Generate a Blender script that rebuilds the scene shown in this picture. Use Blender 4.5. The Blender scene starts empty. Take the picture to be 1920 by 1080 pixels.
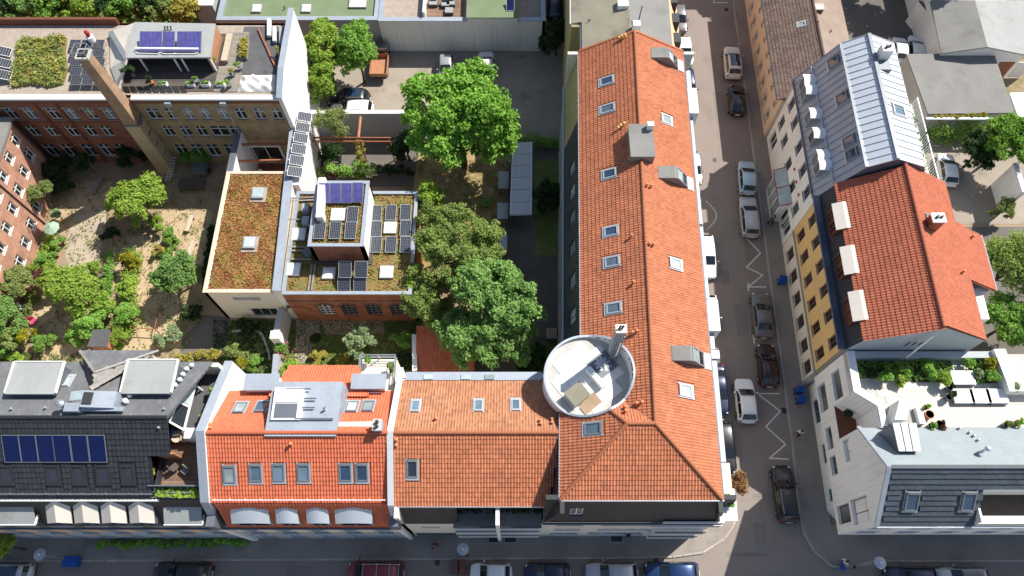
import bpy,math,random
import numpy as np
from mathutils import Vector,Matrix

# ------------------------------------------------------------------ camera, sky, sun, exposure
SC = bpy.context.scene
COL = SC.collection
CAM_H = 62.0
FPX = 1350.0                        # focal length in pixels of the 1920 px wide photograph
TILT = math.atan(633.0 / FPX)       # angle between the optical axis and straight down
CT,ST = math.cos(TILT),math.sin(TILT)
cam_d = bpy.data.cameras.new('camera')
cam = bpy.data.objects.new('camera',cam_d); COL.objects.link(cam)
cam.location = (0,0,CAM_H)
cam.rotation_euler = (TILT,0,0)
cam_d.sensor_width = 36.0
cam_d.lens = FPX / 1920 * 36.0
cam_d.clip_end = 2000
cam_d.clip_start = 0.5
SC.camera = cam

SUN_EL = math.radians(49)
SUN_AZ = math.radians(37)           # measured from +X towards +Y
sdir = Vector((math.cos(SUN_AZ) * math.cos(SUN_EL),math.sin(SUN_AZ) * math.cos(SUN_EL),math.sin(SUN_EL)))
world = bpy.data.worlds.new('World'); SC.world = world
world.use_nodes = True
wn = world.node_tree
for n_ in list(wn.nodes): wn.nodes.remove(n_)
wo = wn.nodes.new('ShaderNodeOutputWorld'); wb = wn.nodes.new('ShaderNodeBackground'); ws = wn.nodes.new('ShaderNodeTexSky')
ws.sky_type = 'NISHITA'; ws.sun_disc = False
ws.sun_elevation = SUN_EL; ws.sun_rotation = math.radians(90) - SUN_AZ
ws.air_density = 1.0; ws.dust_density = 1.0
wb.inputs['Strength'].default_value = 0.094
wn.links.new(ws.outputs[0],wb.inputs[0]); wn.links.new(wb.outputs[0],wo.inputs[0])
sun_d = bpy.data.lights.new('sun','SUN'); sun_d.energy = 4.8; sun_d.angle = math.radians(0.53); sun_d.color = (1.0,0.955,0.88)
sun = bpy.data.objects.new('sun',sun_d); COL.objects.link(sun)
sun.rotation_euler = sdir.to_track_quat('Z','Y').to_euler(); sun.location = (30,30,80)
SC.view_settings.view_transform = 'Standard'; SC.view_settings.look = 'None'
SC.view_settings.gamma = 1.0; SC.view_settings.exposure = 0.6
SC.cycles.max_bounces = 5; SC.cycles.diffuse_bounces = 3; SC.cycles.glossy_bounces = 2
SC.cycles.transmission_bounces = 3; SC.cycles.transparent_max_bounces = 6

# ------------------------------------------------------------------ helpers
def ray(px,py):
 u = (px - 960) / FPX; v = (540 - py) / FPX
 return Vector((u,ST + v * CT,-CT + v * ST))
def P(px,py,z=0.0):
 """world point at height z whose place was measured at photograph pixel (px, py)"""
 d = ray(px,py)
 k = (CAM_H - z) / -d.z
 return Vector((d.x * k,d.y * k,z))
def XY(px,py,z=0.0):
 p = P(px,py,z); return (p.x,p.y)
KS = 0.0322                          # the side street runs 1.8 degrees off the camera heading
def T(t,s,z=0.0): return Vector((t + KS * s,s,z))

RNG = random.Random(7)
MATS = {}

class MB:
 XF = None                        # optional mapping of every vertex, used to turn a dormer towards another side
 def __init__(s): s.v = []; s.f = []; s.m = []
 def add(s,vs,fs,mi=0):
  o = len(s.v); s.v.extend([tuple(p) for p in vs])
  for f in fs: s.f.append(tuple(i + o for i in f)); s.m.append(mi)
  return s
 def box(s,x0,y0,z0,x1,y1,z1,mi=0):
  return s.prism([(x0,y0),(x1,y0),(x1,y1),(x0,y1)],z0,z1,mi)
 def prism(s,poly,z0,z1,mi=0):
  poly = [(p[0],p[1]) for p in poly]
  a = sum(poly[i][0] * poly[(i + 1) % len(poly)][1] - poly[(i + 1) % len(poly)][0] * poly[i][1] for i in range(len(poly)))
  if a < 0: poly = poly[::-1]
  n = len(poly)
  vs = [(x,y,z0) for x,y in poly] + [(x,y,z1) for x,y in poly]
  fs = [tuple(range(n - 1,-1,-1)),tuple(range(n,2 * n))] + [(i,(i + 1) % n,n + (i + 1) % n,n + i) for i in range(n)]
  return s.add(vs,fs,mi)
 def slab(s,pts,th,d=None,mi=0):
  """planar polygon extruded by th against its (upward) normal"""
  pts = [Vector(p) for p in pts]
  nn = Vector((0,0,0))
  for i in range(len(pts)):
   nn += pts[i].cross(pts[(i + 1) % len(pts)])
  nn.normalize()
  if d is None:
   if nn.z < 0: pts = pts[::-1]; nn = -nn
   off = -nn * th
  else:
   off = Vector(d) * th
   if nn.dot(off) > 0: pts = pts[::-1]
  n = len(pts)
  vs = pts + [p + off for p in pts]
  fs = [tuple(range(n)),tuple(range(2 * n - 1,n - 1,-1))] + [(i,n + i,n + (i + 1) % n,(i + 1) % n) for i in range(n)]
  return s.add(vs,fs,mi)
 def obb(s,c,ax,half,mi=0):
  c = Vector(c); a,b,d = [Vector(x).normalized() for x in ax]
  h = half; vs = []
  for k in (-1,1):
   for j,i in ((-1,-1),(-1,1),(1,1),(1,-1)):
    vs.append(c + a * (i * h[0]) + b * (j * h[1]) + d * (k * h[2]))
  fs = [(3,2,1,0),(4,5,6,7),(0,1,5,4),(1,2,6,5),(2,3,7,6),(3,0,4,7)]
  if a.cross(b).dot(d) < 0: fs = [f[::-1] for f in fs]
  return s.add(vs,fs,mi)
 def bar(s,p,q,w,h=None,mi=0):
  p,q = Vector(p),Vector(q); d = q - p; L = d.length
  if L < 1e-6: return s
  d.normalize(); up = Vector((0,0,1)) if abs(d.z) < 0.95 else Vector((0,1,0))
  a = d.cross(up).normalized(); b = a.cross(d).normalized()
  return s.obb((p + q) / 2,(d,a,b),(L / 2,w / 2,(h or w) / 2),mi)
 def tube(s,pts,r,n=8,mi=0,cap=True):
  pts = [Vector(p) for p in pts]; rs = r if isinstance(r,(list,tuple)) else [r] * len(pts)
  o = len(s.v); prev = None
  for i,p in enumerate(pts):
   d = (pts[min(i + 1,len(pts) - 1)] - pts[max(i - 1,0)]).normalized()
   if prev is None:
    up = Vector((0,0,1)) if abs(d.z) < 0.9 else Vector((1,0,0))
    a = d.cross(up).normalized()
   else:
    a = (prev - d * prev.dot(d)).normalized()
   prev = a; b = d.cross(a)
   for k in range(n):
    t = 2 * math.pi * k / n
    s.v.append(tuple(p + (a * math.cos(t) + b * math.sin(t)) * rs[i]))
  for i in range(len(pts) - 1):
   for k in range(n):
    s.f.append((o + i * n + k,o + i * n + (k + 1) % n,o + (i + 1) * n + (k + 1) % n,o + (i + 1) * n + k)); s.m.append(mi)
  if cap:
   s.f.append(tuple(o + k for k in range(n - 1,-1,-1))); s.m.append(mi)
   e = o + (len(pts) - 1) * n
   s.f.append(tuple(e + k for k in range(n))); s.m.append(mi)
  return s
 def cyl(s,x,y,z0,z1,r,n=16,r2=None,mi=0):
  return s.tube([(x,y,z0),(x,y,z1)],[r,r if r2 is None else r2],n,mi)
 def ring(s,x,y,z0,z1,r0,r1,n=48,a0=0,a1=2 * math.pi,mi=0):
  full = abs(a1 - a0 - 2 * math.pi) < 1e-6; m = n if full else n + 1; o = len(s.v)
  for k in range(m):
   t = a0 + (a1 - a0) * k / n; c,q = math.cos(t),math.sin(t)
   s.v += [(x + r0 * c,y + r0 * q,z0),(x + r1 * c,y + r1 * q,z0),(x + r1 * c,y + r1 * q,z1),(x + r0 * c,y + r0 * q,z1)]
  for k in range(n):
   i = o + 4 * k; j = o + 4 * ((k + 1) % m)
   for a,b in ((0,1),(1,2),(2,3),(3,0)):
    s.f.append((i + b,i + a,j + a,j + b)); s.m.append(mi)
  if not full:
   s.f.append((o,o + 1,o + 2,o + 3)); s.m.append(mi)
   e = o + 4 * n; s.f.append((e + 3,e + 2,e + 1,e)); s.m.append(mi)
  return s
 def sphere(s,c,r,nu=12,nv=8,mi=0):
  c = Vector(c); r = r if isinstance(r,(tuple,list)) else (r,r,r); o = len(s.v)
  s.v.append((c.x,c.y,c.z - r[2]))
  for j in range(1,nv):
   ph = -math.pi / 2 + math.pi * j / nv
   for i in range(nu):
    t = 2 * math.pi * i / nu
    s.v.append((c.x + r[0] * math.cos(ph) * math.cos(t),c.y + r[1] * math.cos(ph) * math.sin(t),c.z + r[2] * math.sin(ph)))
  s.v.append((c.x,c.y,c.z + r[2])); e = len(s.v) - 1
  for i in range(nu):
   s.f.append((o,o + 1 + (i + 1) % nu,o + 1 + i)); s.m.append(mi)
   s.f.append((e,e - nu + i,e - nu + (i + 1) % nu)); s.m.append(mi)
  for j in range(nv - 2):
   for i in range(nu):
    a = o + 1 + j * nu; b = a + nu
    s.f.append((a + i,a + (i + 1) % nu,b + (i + 1) % nu,b + i)); s.m.append(mi)
  return s
 def build(s,name,mat,parent=None,smooth=False,origin=None,bevel=0):
  """one mesh object; vertices were given in world space, or in the parent's own space if the parent is marked local"""
  off = Vector((0,0,0)) if origin is None else Vector(origin)
  if parent is not None: off = Vector(parent.get('_o',(0,0,0)))
  if MB.XF is not None: s.v = [tuple(MB.XF(q)) for q in s.v]
  me = bpy.data.meshes.new(name)
  me.from_pydata([(x - off.x,y - off.y,z - off.z) for x,y,z in s.v],[],s.f)
  mats = mat if isinstance(mat,(list,tuple)) else [mat]
  for m in mats: me.materials.append(MATS[m] if isinstance(m,str) else m)
  if len(mats) > 1: me.polygons.foreach_set('material_index',s.m)
  if smooth: me.polygons.foreach_set('use_smooth',[True] * len(s.f))
  me.update()
  o = bpy.data.objects.new(name,me); COL.objects.link(o)
  if bevel:
   b = o.modifiers.new('edge','BEVEL'); b.width = bevel; b.segments = 2; b.limit_method = 'ANGLE'
  if parent is not None:
   o.parent = parent; o['_o'] = tuple(float(q) for q in off)
  else:
   o.location = off; o['_o'] = tuple(float(q) for q in off)
  return o

def tag(o,label=None,cat=None,group=None,kind=None):
 if label: o['label'] = label
 if cat: o['category'] = cat
 if group: o['group'] = group
 if kind: o['kind'] = kind
 return o
def thing(name,label,cat,loc,group=None):
 o = bpy.data.objects.new(name,None); COL.objects.link(o)
 o.empty_display_size = 0.3; o.location = loc; o['_o'] = tuple(float(q) for q in loc)
 return tag(o,label,cat,group)
def struct(mb,name,mat,label=None):
 return tag(mb.build(name,mat),label,None,None,'structure')
def copy_tree(o,parent=None):
 c = o.copy(); COL.objects.link(c); c.parent = parent
 for ch in o.children: copy_tree(ch,c)
 return c
def mesh_np(name,V,Fq,mat,parent=None,attr=None,smooth=False,origin=None,nv=4):
 """mesh from numpy arrays: V (n,3), faces (m,nv); attr = one float per face, stored as 'tv'"""
 off = np.array([float(q) for q in (parent.get('_o',(0.0,0.0,0.0)) if parent is not None else (origin or (0.0,0.0,0.0)))])
 me = bpy.data.meshes.new(name); n = len(V); m = len(Fq)
 me.vertices.add(n); vc = np.ascontiguousarray((V - off).ravel(),dtype=np.float32); me.vertices.foreach_set('co',vc)
 me.loops.add(m * nv); fi = np.ascontiguousarray(Fq.ravel(),dtype=np.int32); me.loops.foreach_set('vertex_index',fi)
 me.polygons.add(m); ls = np.ascontiguousarray(np.arange(0,m * nv,nv),dtype=np.int32); me.polygons.foreach_set('loop_start',ls)
 if attr is not None:
  at = me.attributes.new('tv','FLOAT','FACE'); av = np.ascontiguousarray(attr,dtype=np.float32); at.data.foreach_set('value',av)
 sf = np.full(m,bool(smooth)); me.polygons.foreach_set('use_smooth',sf)
 me.materials.append(MATS[mat] if isinstance(mat,str) else mat)
 me.update(calc_edges=True)
 o = bpy.data.objects.new(name,me); COL.objects.link(o)
 if parent is not None: o.parent = parent; o['_o'] = tuple(float(q) for q in off)
 else: o.location = tuple(off); o['_o'] = tuple(float(q) for q in off)
 return o

# ------------------------------------------------------------------ materials
def _new(name):
 m = bpy.data.materials.new(name); m.use_nodes = True
 nt = m.node_tree; b = nt.nodes['Principled BSDF']
 MATS[name] = m
 return m,nt,b
def _n(nt,t,**kw):
 n = nt.nodes.new(t)
 for k,v in kw.items():
  if k.startswith('i_'): n.inputs[k[2:].replace('_',' ')].default_value = v
  else: setattr(n,k,v)
 return n
def _mixc(nt,a,b,fac,mode='MIX'):
 x = nt.nodes.new('ShaderNodeMix'); x.data_type = 'RGBA'; x.blend_type = mode
 for sock,val in ((x.inputs[0],fac),(x.inputs[6],a),(x.inputs[7],b)):
  if hasattr(val,'is_output') or isinstance(val,bpy.types.NodeSocket): nt.links.new(val,sock)
  else: sock.default_value = val if isinstance(val,(int,float)) else (*val[:3],1)
 return x.outputs[2]
def sc(c,k): return tuple(min(1,x * k) for x in c)
def mat(name,col,rough=0.8,var=0.18,scale=1.2,fine=14.0,fvar=0.12,col2=None,c2amt=0.5,bump=0.0,bscale=25.0,
  metal=0.0,spec=0.3,attr=0.0,rnd=0.0,coat=0.0,streak=0.0,col3=None,c3scale=0.4,c3lo=0.55,c3hi=0.7):
 m,nt,b = _new(name)
 tc = _n(nt,'ShaderNodeTexCoord'); v = tc.outputs['Object']
 n1 = _n(nt,'ShaderNodeTexNoise',i_Scale=scale,i_Detail=5.0,i_Roughness=0.6); nt.links.new(v,n1.inputs['Vector'])
 n2 = _n(nt,'ShaderNodeTexNoise',i_Scale=fine,i_Detail=3.0,i_Roughness=0.7); nt.links.new(v,n2.inputs['Vector'])
 r1 = _n(nt,'ShaderNodeMapRange'); nt.links.new(n1.outputs[0],r1.inputs[0])
 r1.inputs[1].default_value = 0.3; r1.inputs[2].default_value = 0.7
 c = _mixc(nt,sc(col,1 - var),col2 if col2 else sc(col,1 + var),r1.outputs[0]) if not col2 else _mixc(nt,col,col2,r1.outputs[0])
 if col3:
  n3 = _n(nt,'ShaderNodeTexNoise',i_Scale=c3scale,i_Detail=6.0,i_Roughness=0.65); nt.links.new(v,n3.inputs['Vector'])
  r3 = _n(nt,'ShaderNodeMapRange'); nt.links.new(n3.outputs[0],r3.inputs[0]); r3.inputs[1].default_value = c3lo; r3.inputs[2].default_value = c3hi
  c = _mixc(nt,c,col3,r3.outputs[0])
 if fvar:
  r2 = _n(nt,'ShaderNodeMapRange'); nt.links.new(n2.outputs[0],r2.inputs[0])
  r2.inputs[1].default_value = 0.25; r2.inputs[2].default_value = 0.75; r2.inputs[3].default_value = 1 - fvar; r2.inputs[4].default_value = 1 + fvar
  cmb = _n(nt,'ShaderNodeVectorMath',operation='SCALE'); nt.links.new(c,cmb.inputs[0]); nt.links.new(r2.outputs[0],cmb.inputs['Scale']); c = cmb.outputs[0]
 if streak:
  mp = _n(nt,'ShaderNodeMapping'); mp.inputs['Scale'].default_value = (3.0,3.0,0.15); nt.links.new(v,mp.inputs[0])
  n4 = _n(nt,'ShaderNodeTexNoise',i_Scale=1.6,i_Detail=4.0); nt.links.new(mp.outputs[0],n4.inputs['Vector'])
  r4 = _n(nt,'ShaderNodeMapRange'); nt.links.new(n4.outputs[0],r4.inputs[0]); r4.inputs[1].default_value = 0.5; r4.inputs[2].default_value = 0.75
  r4.inputs[3].default_value = 1.0; r4.inputs[4].default_value = 1 - streak
  cmb = _n(nt,'ShaderNodeVectorMath',operation='SCALE'); nt.links.new(c,cmb.inputs[0]); nt.links.new(r4.outputs[0],cmb.inputs['Scale']); c = cmb.outputs[0]
 if attr:
  a = _n(nt,'ShaderNodeAttribute',attribute_name='tv'); ra = _n(nt,'ShaderNodeMapRange'); nt.links.new(a.outputs['Fac'],ra.inputs[0])
  ra.inputs[3].default_value = 1 - attr; ra.inputs[4].default_value = 1 + attr
  cmb = _n(nt,'ShaderNodeVectorMath',operation='SCALE'); nt.links.new(c,cmb.inputs[0]); nt.links.new(ra.outputs[0],cmb.inputs['Scale']); c = cmb.outputs[0]
 if rnd:
  a = _n(nt,'ShaderNodeObjectInfo'); ra = _n(nt,'ShaderNodeMapRange'); nt.links.new(a.outputs['Random'],ra.inputs[0])
  ra.inputs[3].default_value = 1 - rnd; ra.inputs[4].default_value = 1 + rnd
  cmb = _n(nt,'ShaderNodeVectorMath',operation='SCALE'); nt.links.new(c,cmb.inputs[0]); nt.links.new(ra.outputs[0],cmb.inputs['Scale']); c = cmb.outputs[0]
 nt.links.new(c,b.inputs['Base Color'])
 b.inputs['Roughness'].default_value = rough; b.inputs['Metallic'].default_value = metal
 b.inputs['Specular IOR Level'].default_value = spec
 if coat: b.inputs['Coat Weight'].default_value = coat; b.inputs['Coat Roughness'].default_value = 0.04
 if bump:
  nb = _n(nt,'ShaderNodeTexNoise',i_Scale=bscale,i_Detail=4.0); nt.links.new(v,nb.inputs['Vector'])
  bp = _n(nt,'ShaderNodeBump',i_Strength=bump,i_Distance=0.05); nt.links.new(nb.outputs[0],bp.inputs['Height']); nt.links.new(bp.outputs[0],b.inputs['Normal'])
 return m
def leafmat(name,c1,c2,trans=0.42):
 m,nt,b = _new(name)
 nt.nodes.remove(b)
 a = _n(nt,'ShaderNodeAttribute',attribute_name='tv')
 oi = _n(nt,'ShaderNodeObjectInfo')
 ra = _n(nt,'ShaderNodeMapRange'); nt.links.new(oi.outputs['Random'],ra.inputs[0]); ra.inputs[3].default_value = 0.85; ra.inputs[4].default_value = 1.12
 c = _mixc(nt,c1,c2,a.outputs['Fac'])
 cm = _n(nt,'ShaderNodeVectorMath',operation='SCALE'); nt.links.new(c,cm.inputs[0]); nt.links.new(ra.outputs[0],cm.inputs['Scale'])
 pb = _n(nt,'ShaderNodeBsdfPrincipled'); pb.inputs['Roughness'].default_value = 0.55; pb.inputs['Specular IOR Level'].default_value = 0.25
 tr = _n(nt,'ShaderNodeBsdfTranslucent')
 tcol = _mixc(nt,cm.outputs[0],(1.0,0.95,0.25),1.0,'MULTIPLY')
 nt.links.new(cm.outputs[0],pb.inputs['Base Color']); nt.links.new(tcol,tr.inputs[0])
 ms = _n(nt,'ShaderNodeMixShader'); ms.inputs[0].default_value = trans
 nt.links.new(pb.outputs[0],ms.inputs[1]); nt.links.new(tr.outputs[0],ms.inputs[2])
 nt.links.new(ms.outputs[0],nt.nodes['Material Output'].inputs[0])
 return m
def brickmat(name,c1,c2,mortar,ang=0.0,var=0.3,bw=0.25,bh=0.077,stain=0.35):
 """brick bond on a wall whose run makes angle ang with the X axis"""
 m,nt,b = _new(name)
 tc = _n(nt,'ShaderNodeTexCoord'); sep = _n(nt,'ShaderNodeSeparateXYZ'); nt.links.new(tc.outputs['Object'],sep.inputs[0])
 d1 = _n(nt,'ShaderNodeVectorMath',operation='DOT_PRODUCT'); nt.links.new(tc.outputs['Object'],d1.inputs[0]); d1.inputs[1].default_value = (math.cos(ang),math.sin(ang),0)
 cb = _n(nt,'ShaderNodeCombineXYZ'); nt.links.new(d1.outputs['Value'],cb.inputs[0]); nt.links.new(sep.outputs[2],cb.inputs[1])
 br = _n(nt,'ShaderNodeTexBrick'); nt.links.new(cb.outputs[0],br.inputs['Vector'])
 br.inputs['Color1'].default_value = (*c1,1); br.inputs['Color2'].default_value = (*c2,1); br.inputs['Mortar'].default_value = (*mortar,1)
 br.inputs['Scale'].default_value = 1.0; br.inputs['Mortar Size'].default_value = 0.008; br.inputs['Brick Width'].default_value = bw; br.inputs['Row Height'].default_value = bh
 n1 = _n(nt,'ShaderNodeTexNoise',i_Scale=0.9,i_Detail=6.0,i_Roughness=0.7); nt.links.new(tc.outputs['Object'],n1.inputs['Vector'])
 r = _n(nt,'ShaderNodeMapRange'); nt.links.new(n1.outputs[0],r.inputs[0]); r.inputs[1].default_value = 0.3; r.inputs[2].default_value = 0.7; r.inputs[3].default_value = 1 - stain; r.inputs[4].default_value = 1 + stain * 0.6
 cm = _n(nt,'ShaderNodeVectorMath',operation='SCALE'); nt.links.new(br.outputs['Color'],cm.inputs[0]); nt.links.new(r.outputs[0],cm.inputs['Scale'])
 nt.links.new(cm.outputs[0],b.inputs['Base Color']); b.inputs['Roughness'].default_value = 0.85; b.inputs['Specular IOR Level'].default_value = 0.2
 bp = _n(nt,'ShaderNodeBump',i_Strength=0.4,i_Distance=0.02); nt.links.new(br.outputs['Fac'],bp.inputs['Height']); bp.invert = True
 nt.links.new(bp.outputs[0],b.inputs['Normal'])
 return m
def glassmat(name,col,rough=0.04,spec=0.7):
 m,nt,b = _new(name)
 tc = _n(nt,'ShaderNodeTexCoord'); n1 = _n(nt,'ShaderNodeTexNoise',i_Scale=1.3,i_Detail=2.0); nt.links.new(tc.outputs['Object'],n1.inputs['Vector'])
 oi = _n(nt,'ShaderNodeObjectInfo'); ra = _n(nt,'ShaderNodeMath',operation='ADD'); nt.links.new(oi.outputs['Random'],ra.inputs[0]); nt.links.new(n1.outputs[0],ra.inputs[1])
 rr = _n(nt,'ShaderNodeMapRange'); nt.links.new(ra.outputs[0],rr.inputs[0]); rr.inputs[1].default_value = 0.3; rr.inputs[2].default_value = 1.6
 c = _mixc(nt,sc(col,0.5),sc(col,1.7),rr.outputs[0]); nt.links.new(c,b.inputs['Base Color'])
 b.inputs['Roughness'].default_value = rough; b.inputs['Specular IOR Level'].default_value = spec; b.inputs['IOR'].default_value = 1.52
 return m

# roofing
mat('tile_orange',(0.46,0.165,0.082),0.75,0.10,0.8,6,0.08,attr=0.17,spec=0.25,streak=0.2,col3=(0.34,0.125,0.068),c3scale=0.35,c3lo=0.5,c3hi=0.9)
mat('tile_red',(0.55,0.145,0.072),0.7,0.08,0.8,6,0.08,attr=0.13,spec=0.25)
mat('tile_brown',(0.41,0.185,0.10),0.8,0.15,0.7,6,0.12,attr=0.25,spec=0.2,col3=(0.29,0.15,0.09),c3scale=0.7,c3lo=0.5,c3hi=0.9)
mat('tile_rust',(0.42,0.13,0.072),0.75,0.08,0.8,6,0.08,attr=0.14,spec=0.25)
mat('tile_dark',(0.030,0.032,0.036),0.5,0.12,0.8,6,0.1,attr=0.18,spec=0.4)
mat('tile_grey',(0.14,0.143,0.148),0.6,0.12,0.8,6,0.1,attr=0.15,spec=0.35)
mat('tile_earth',(0.17,0.125,0.105),0.85,0.2,0.8,8,0.2,attr=0.25,spec=0.15)
mat('tile_light',(0.33,0.31,0.28),0.7,0.12,0.8,6,0.1,attr=0.12)
mat('slate',(0.035,0.037,0.042),0.6,0.2,1.5,9,0.25,spec=0.35)
mat('tile_zincblue',(0.07,0.085,0.10),0.55,0.1,0.8,8,0.15,attr=0.1)
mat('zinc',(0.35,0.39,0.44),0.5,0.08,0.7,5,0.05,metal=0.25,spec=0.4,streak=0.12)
mat('roof_blue',(0.30,0.345,0.36),0.6,0.06,0.7,5,0.05,streak=0.1)
mat('roof_pink',(0.27,0.205,0.165),0.9,0.12,0.8,12,0.2)
mat('zinc_dark',(0.15,0.165,0.19),0.5,0.1,0.7,5,0.06,metal=0.3,spec=0.4)
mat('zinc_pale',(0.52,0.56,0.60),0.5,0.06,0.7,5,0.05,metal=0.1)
mat('membrane',(0.31,0.32,0.31),0.75,0.08,0.6,6,0.06,col3=(0.25,0.25,0.23),c3scale=0.5)
mat('bitumen',(0.215,0.21,0.195),0.9,0.10,0.5,10,0.10,col3=(0.165,0.16,0.145),c3scale=0.35)
mat('bitumen_dark',(0.10,0.10,0.105),0.9,0.15,0.6,10,0.15,col3=(0.06,0.06,0.06),c3scale=0.5)
mat('bitumen_beige',(0.24,0.22,0.165),0.9,0.10,0.5,10,0.10,col3=(0.16,0.145,0.105),c3scale=0.3)
mat('bitumen_green',(0.16,0.21,0.115),0.9,0.08,0.5,10,0.08,col3=(0.20,0.23,0.15),c3scale=0.3)
mat('gravel_roof',(0.36,0.30,0.245),0.95,0.15,2.0,40,0.3,bump=0.5,bscale=30)
mat('sedum_base',(0.24,0.13,0.06),0.95,0.2,1.5,12,0.35,col2=(0.32,0.19,0.06),col3=(0.20,0.20,0.035),c3scale=0.8,c3lo=0.5,c3hi=0.68,bump=0.6,bscale=12)
mat('green_base',(0.19,0.165,0.055),0.95,0.2,1.0,12,0.35,col2=(0.25,0.15,0.06),col3=(0.13,0.15,0.035),c3scale=0.7,c3lo=0.45,c3hi=0.65,bump=0.6,bscale=12)
# walls
mat('plaster_white',(0.80,0.79,0.76),0.85,0.05,0.5,8,0.05,streak=0.16)
mat('plaster_cream',(0.72,0.66,0.56),0.85,0.04,0.5,8,0.04,streak=0.08)
mat('plaster_beige',(0.66,0.52,0.38),0.85,0.05,0.5,8,0.05,streak=0.1)
mat('plaster_yellow',(0.72,0.48,0.21),0.85,0.06,0.5,8,0.05,streak=0.1)
mat('plaster_ochre',(0.38,0.31,0.14),0.85,0.08,0.5,8,0.06,streak=0.12)
mat('plaster_grey',(0.42,0.44,0.45),0.85,0.06,0.5,8,0.05,streak=0.12)
mat('plaster_orange',(0.74,0.45,0.26),0.85,0.06,0.5,8,0.05)
mat('plaster_peach',(0.82,0.68,0.54),0.85,0.05,0.6,8,0.04)
mat('stone_grey',(0.34,0.33,0.31),0.85,0.12,1.0,10,0.12)
mat('concrete',(0.46,0.45,0.42),0.85,0.1,0.9,10,0.1,streak=0.12)
mat('concrete_dark',(0.20,0.20,0.195),0.85,0.12,0.9,10,0.1)
mat('capstone',(0.55,0.56,0.56),0.8,0.06,0.8,8,0.06)
brickmat('brick_red',(0.30,0.10,0.055),(0.23,0.08,0.045),(0.24,0.19,0.15))
brickmat('brick_redside',(0.56,0.28,0.19),(0.48,0.22,0.145),(0.42,0.33,0.26),math.radians(75))
brickmat('brick_yellow',(0.44,0.31,0.15),(0.36,0.25,0.12),(0.30,0.25,0.18))
brickmat('brick_orange',(0.42,0.14,0.065),(0.35,0.11,0.05),(0.30,0.20,0.14))
brickmat('brick_stack',(0.37,0.22,0.14),(0.42,0.28,0.17),(0.34,0.25,0.17),math.radians(60))
mat('chimney_ochre',(0.47,0.35,0.21),0.85,0.12,0.8,20,0.15)
# frames, glass, metal, wood
mat('frame_white',(0.76,0.76,0.74),0.5,0.03,1,8,0.03)
mat('frame_grey',(0.20,0.215,0.23),0.5,0.06,1,8,0.04,metal=0.2)
mat('frame_light',(0.46,0.48,0.49),0.45,0.06,1,8,0.04,metal=0.3)
mat('frame_brown',(0.16,0.06,0.035),0.6,0.1,2,10,0.1)
mat('frame_teal',(0.06,0.17,0.16),0.6,0.1,2,10,0.1)
mat('gutter',(0.40,0.44,0.48),0.4,0.06,1,8,0.05,metal=0.5)
mat('gutter_dark',(0.10,0.13,0.17),0.4,0.08,1,8,0.05,metal=0.4)
glassmat('glass_dark',(0.020,0.026,0.032))
glassmat('glass_sky',(0.10,0.15,0.19),0.05,0.9)
glassmat('glass_blue',(0.03,0.055,0.10),0.04,0.9)
glassmat('glass_milky',(0.30,0.36,0.36),0.15,0.6)
mat('acrylic',(0.74,0.75,0.74),0.3,0.03,1,8,0.02,spec=0.5)
mat('steel',(0.46,0.48,0.50),0.35,0.05,1,8,0.05,metal=0.7)
mat('steel_dark',(0.045,0.047,0.05),0.5,0.1,1,8,0.08,metal=0.3)
mat('rust',(0.30,0.115,0.06),0.8,0.2,3,14,0.2)
mat('wood_deck',(0.20,0.125,0.085),0.8,0.18,2.0,15,0.15,rnd=0.22)
mat('wood_grey',(0.25,0.22,0.185),0.85,0.15,2.0,15,0.15,rnd=0.18)
mat('wood_dark',(0.095,0.08,0.068),0.8,0.15,2.0,15,0.15,rnd=0.2)
mat('wood_pale',(0.50,0.42,0.32),0.8,0.12,2.0,15,0.12,rnd=0.15)
mat('timber_red',(0.40,0.19,0.10),0.8,0.15,2,12,0.15)
mat('bark',(0.10,0.075,0.05),0.95,0.25,4,18,0.25)
mat('terracotta',(0.42,0.15,0.075),0.8,0.12,4,14,0.1)
mat('tarp_white',(0.66,0.64,0.60),0.6,0.12,1.5,6,0.08)
mat('fabric_white',(0.80,0.80,0.78),0.8,0.04,2,10,0.03)
mat('fabric_red',(0.42,0.03,0.04),0.8,0.1,2,10,0.08)
mat('fabric_green',(0.30,0.42,0.30),0.8,0.1,2,10,0.08)
mat('fabric_pink',(0.70,0.06,0.20),0.8,0.1,2,10,0.08)
mat('plastic_blue',(0.012,0.075,0.32),0.45,0.08,2,10,0.05)
mat('plastic_grey',(0.16,0.17,0.18),0.5,0.1,2,10,0.06)
mat('plastic_brown',(0.16,0.06,0.045),0.5,0.1,2,10,0.06)
mat('vent_orange',(0.62,0.24,0.11),0.7,0.1,2,10,0.06)
mat('copper_yellow',(0.70,0.48,0.14),0.5,0.1,2,10,0.06)
# ground
mat('soil',(0.28,0.20,0.125),0.95,0.2,0.5,9,0.25,col2=(0.35,0.26,0.17),col3=(0.13,0.135,0.045),c3scale=0.22,c3lo=0.52,c3hi=0.64,bump=0.4,bscale=9)
mat('soil_dark',(0.07,0.055,0.04),0.95,0.2,2,12,0.3,bump=0.5)
mat('sand_path',(0.44,0.33,0.21),0.95,0.12,0.5,10,0.15,col3=(0.28,0.21,0.13),c3scale=0.4,bump=0.2)
mat('garden_slab',(0.40,0.33,0.25),0.9,0.12,0.6,10,0.12,col3=(0.27,0.24,0.19),c3scale=0.5)
mat('lawn_ground',(0.13,0.17,0.045),0.95,0.2,0.7,14,0.3,col3=(0.24,0.19,0.09),c3scale=0.35,c3lo=0.5,c3hi=0.7)
mat('dry_lawn',(0.34,0.25,0.12),0.95,0.15,0.6,12,0.25,col3=(0.16,0.17,0.045),c3scale=0.35,c3lo=0.5,c3hi=0.66)
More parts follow.
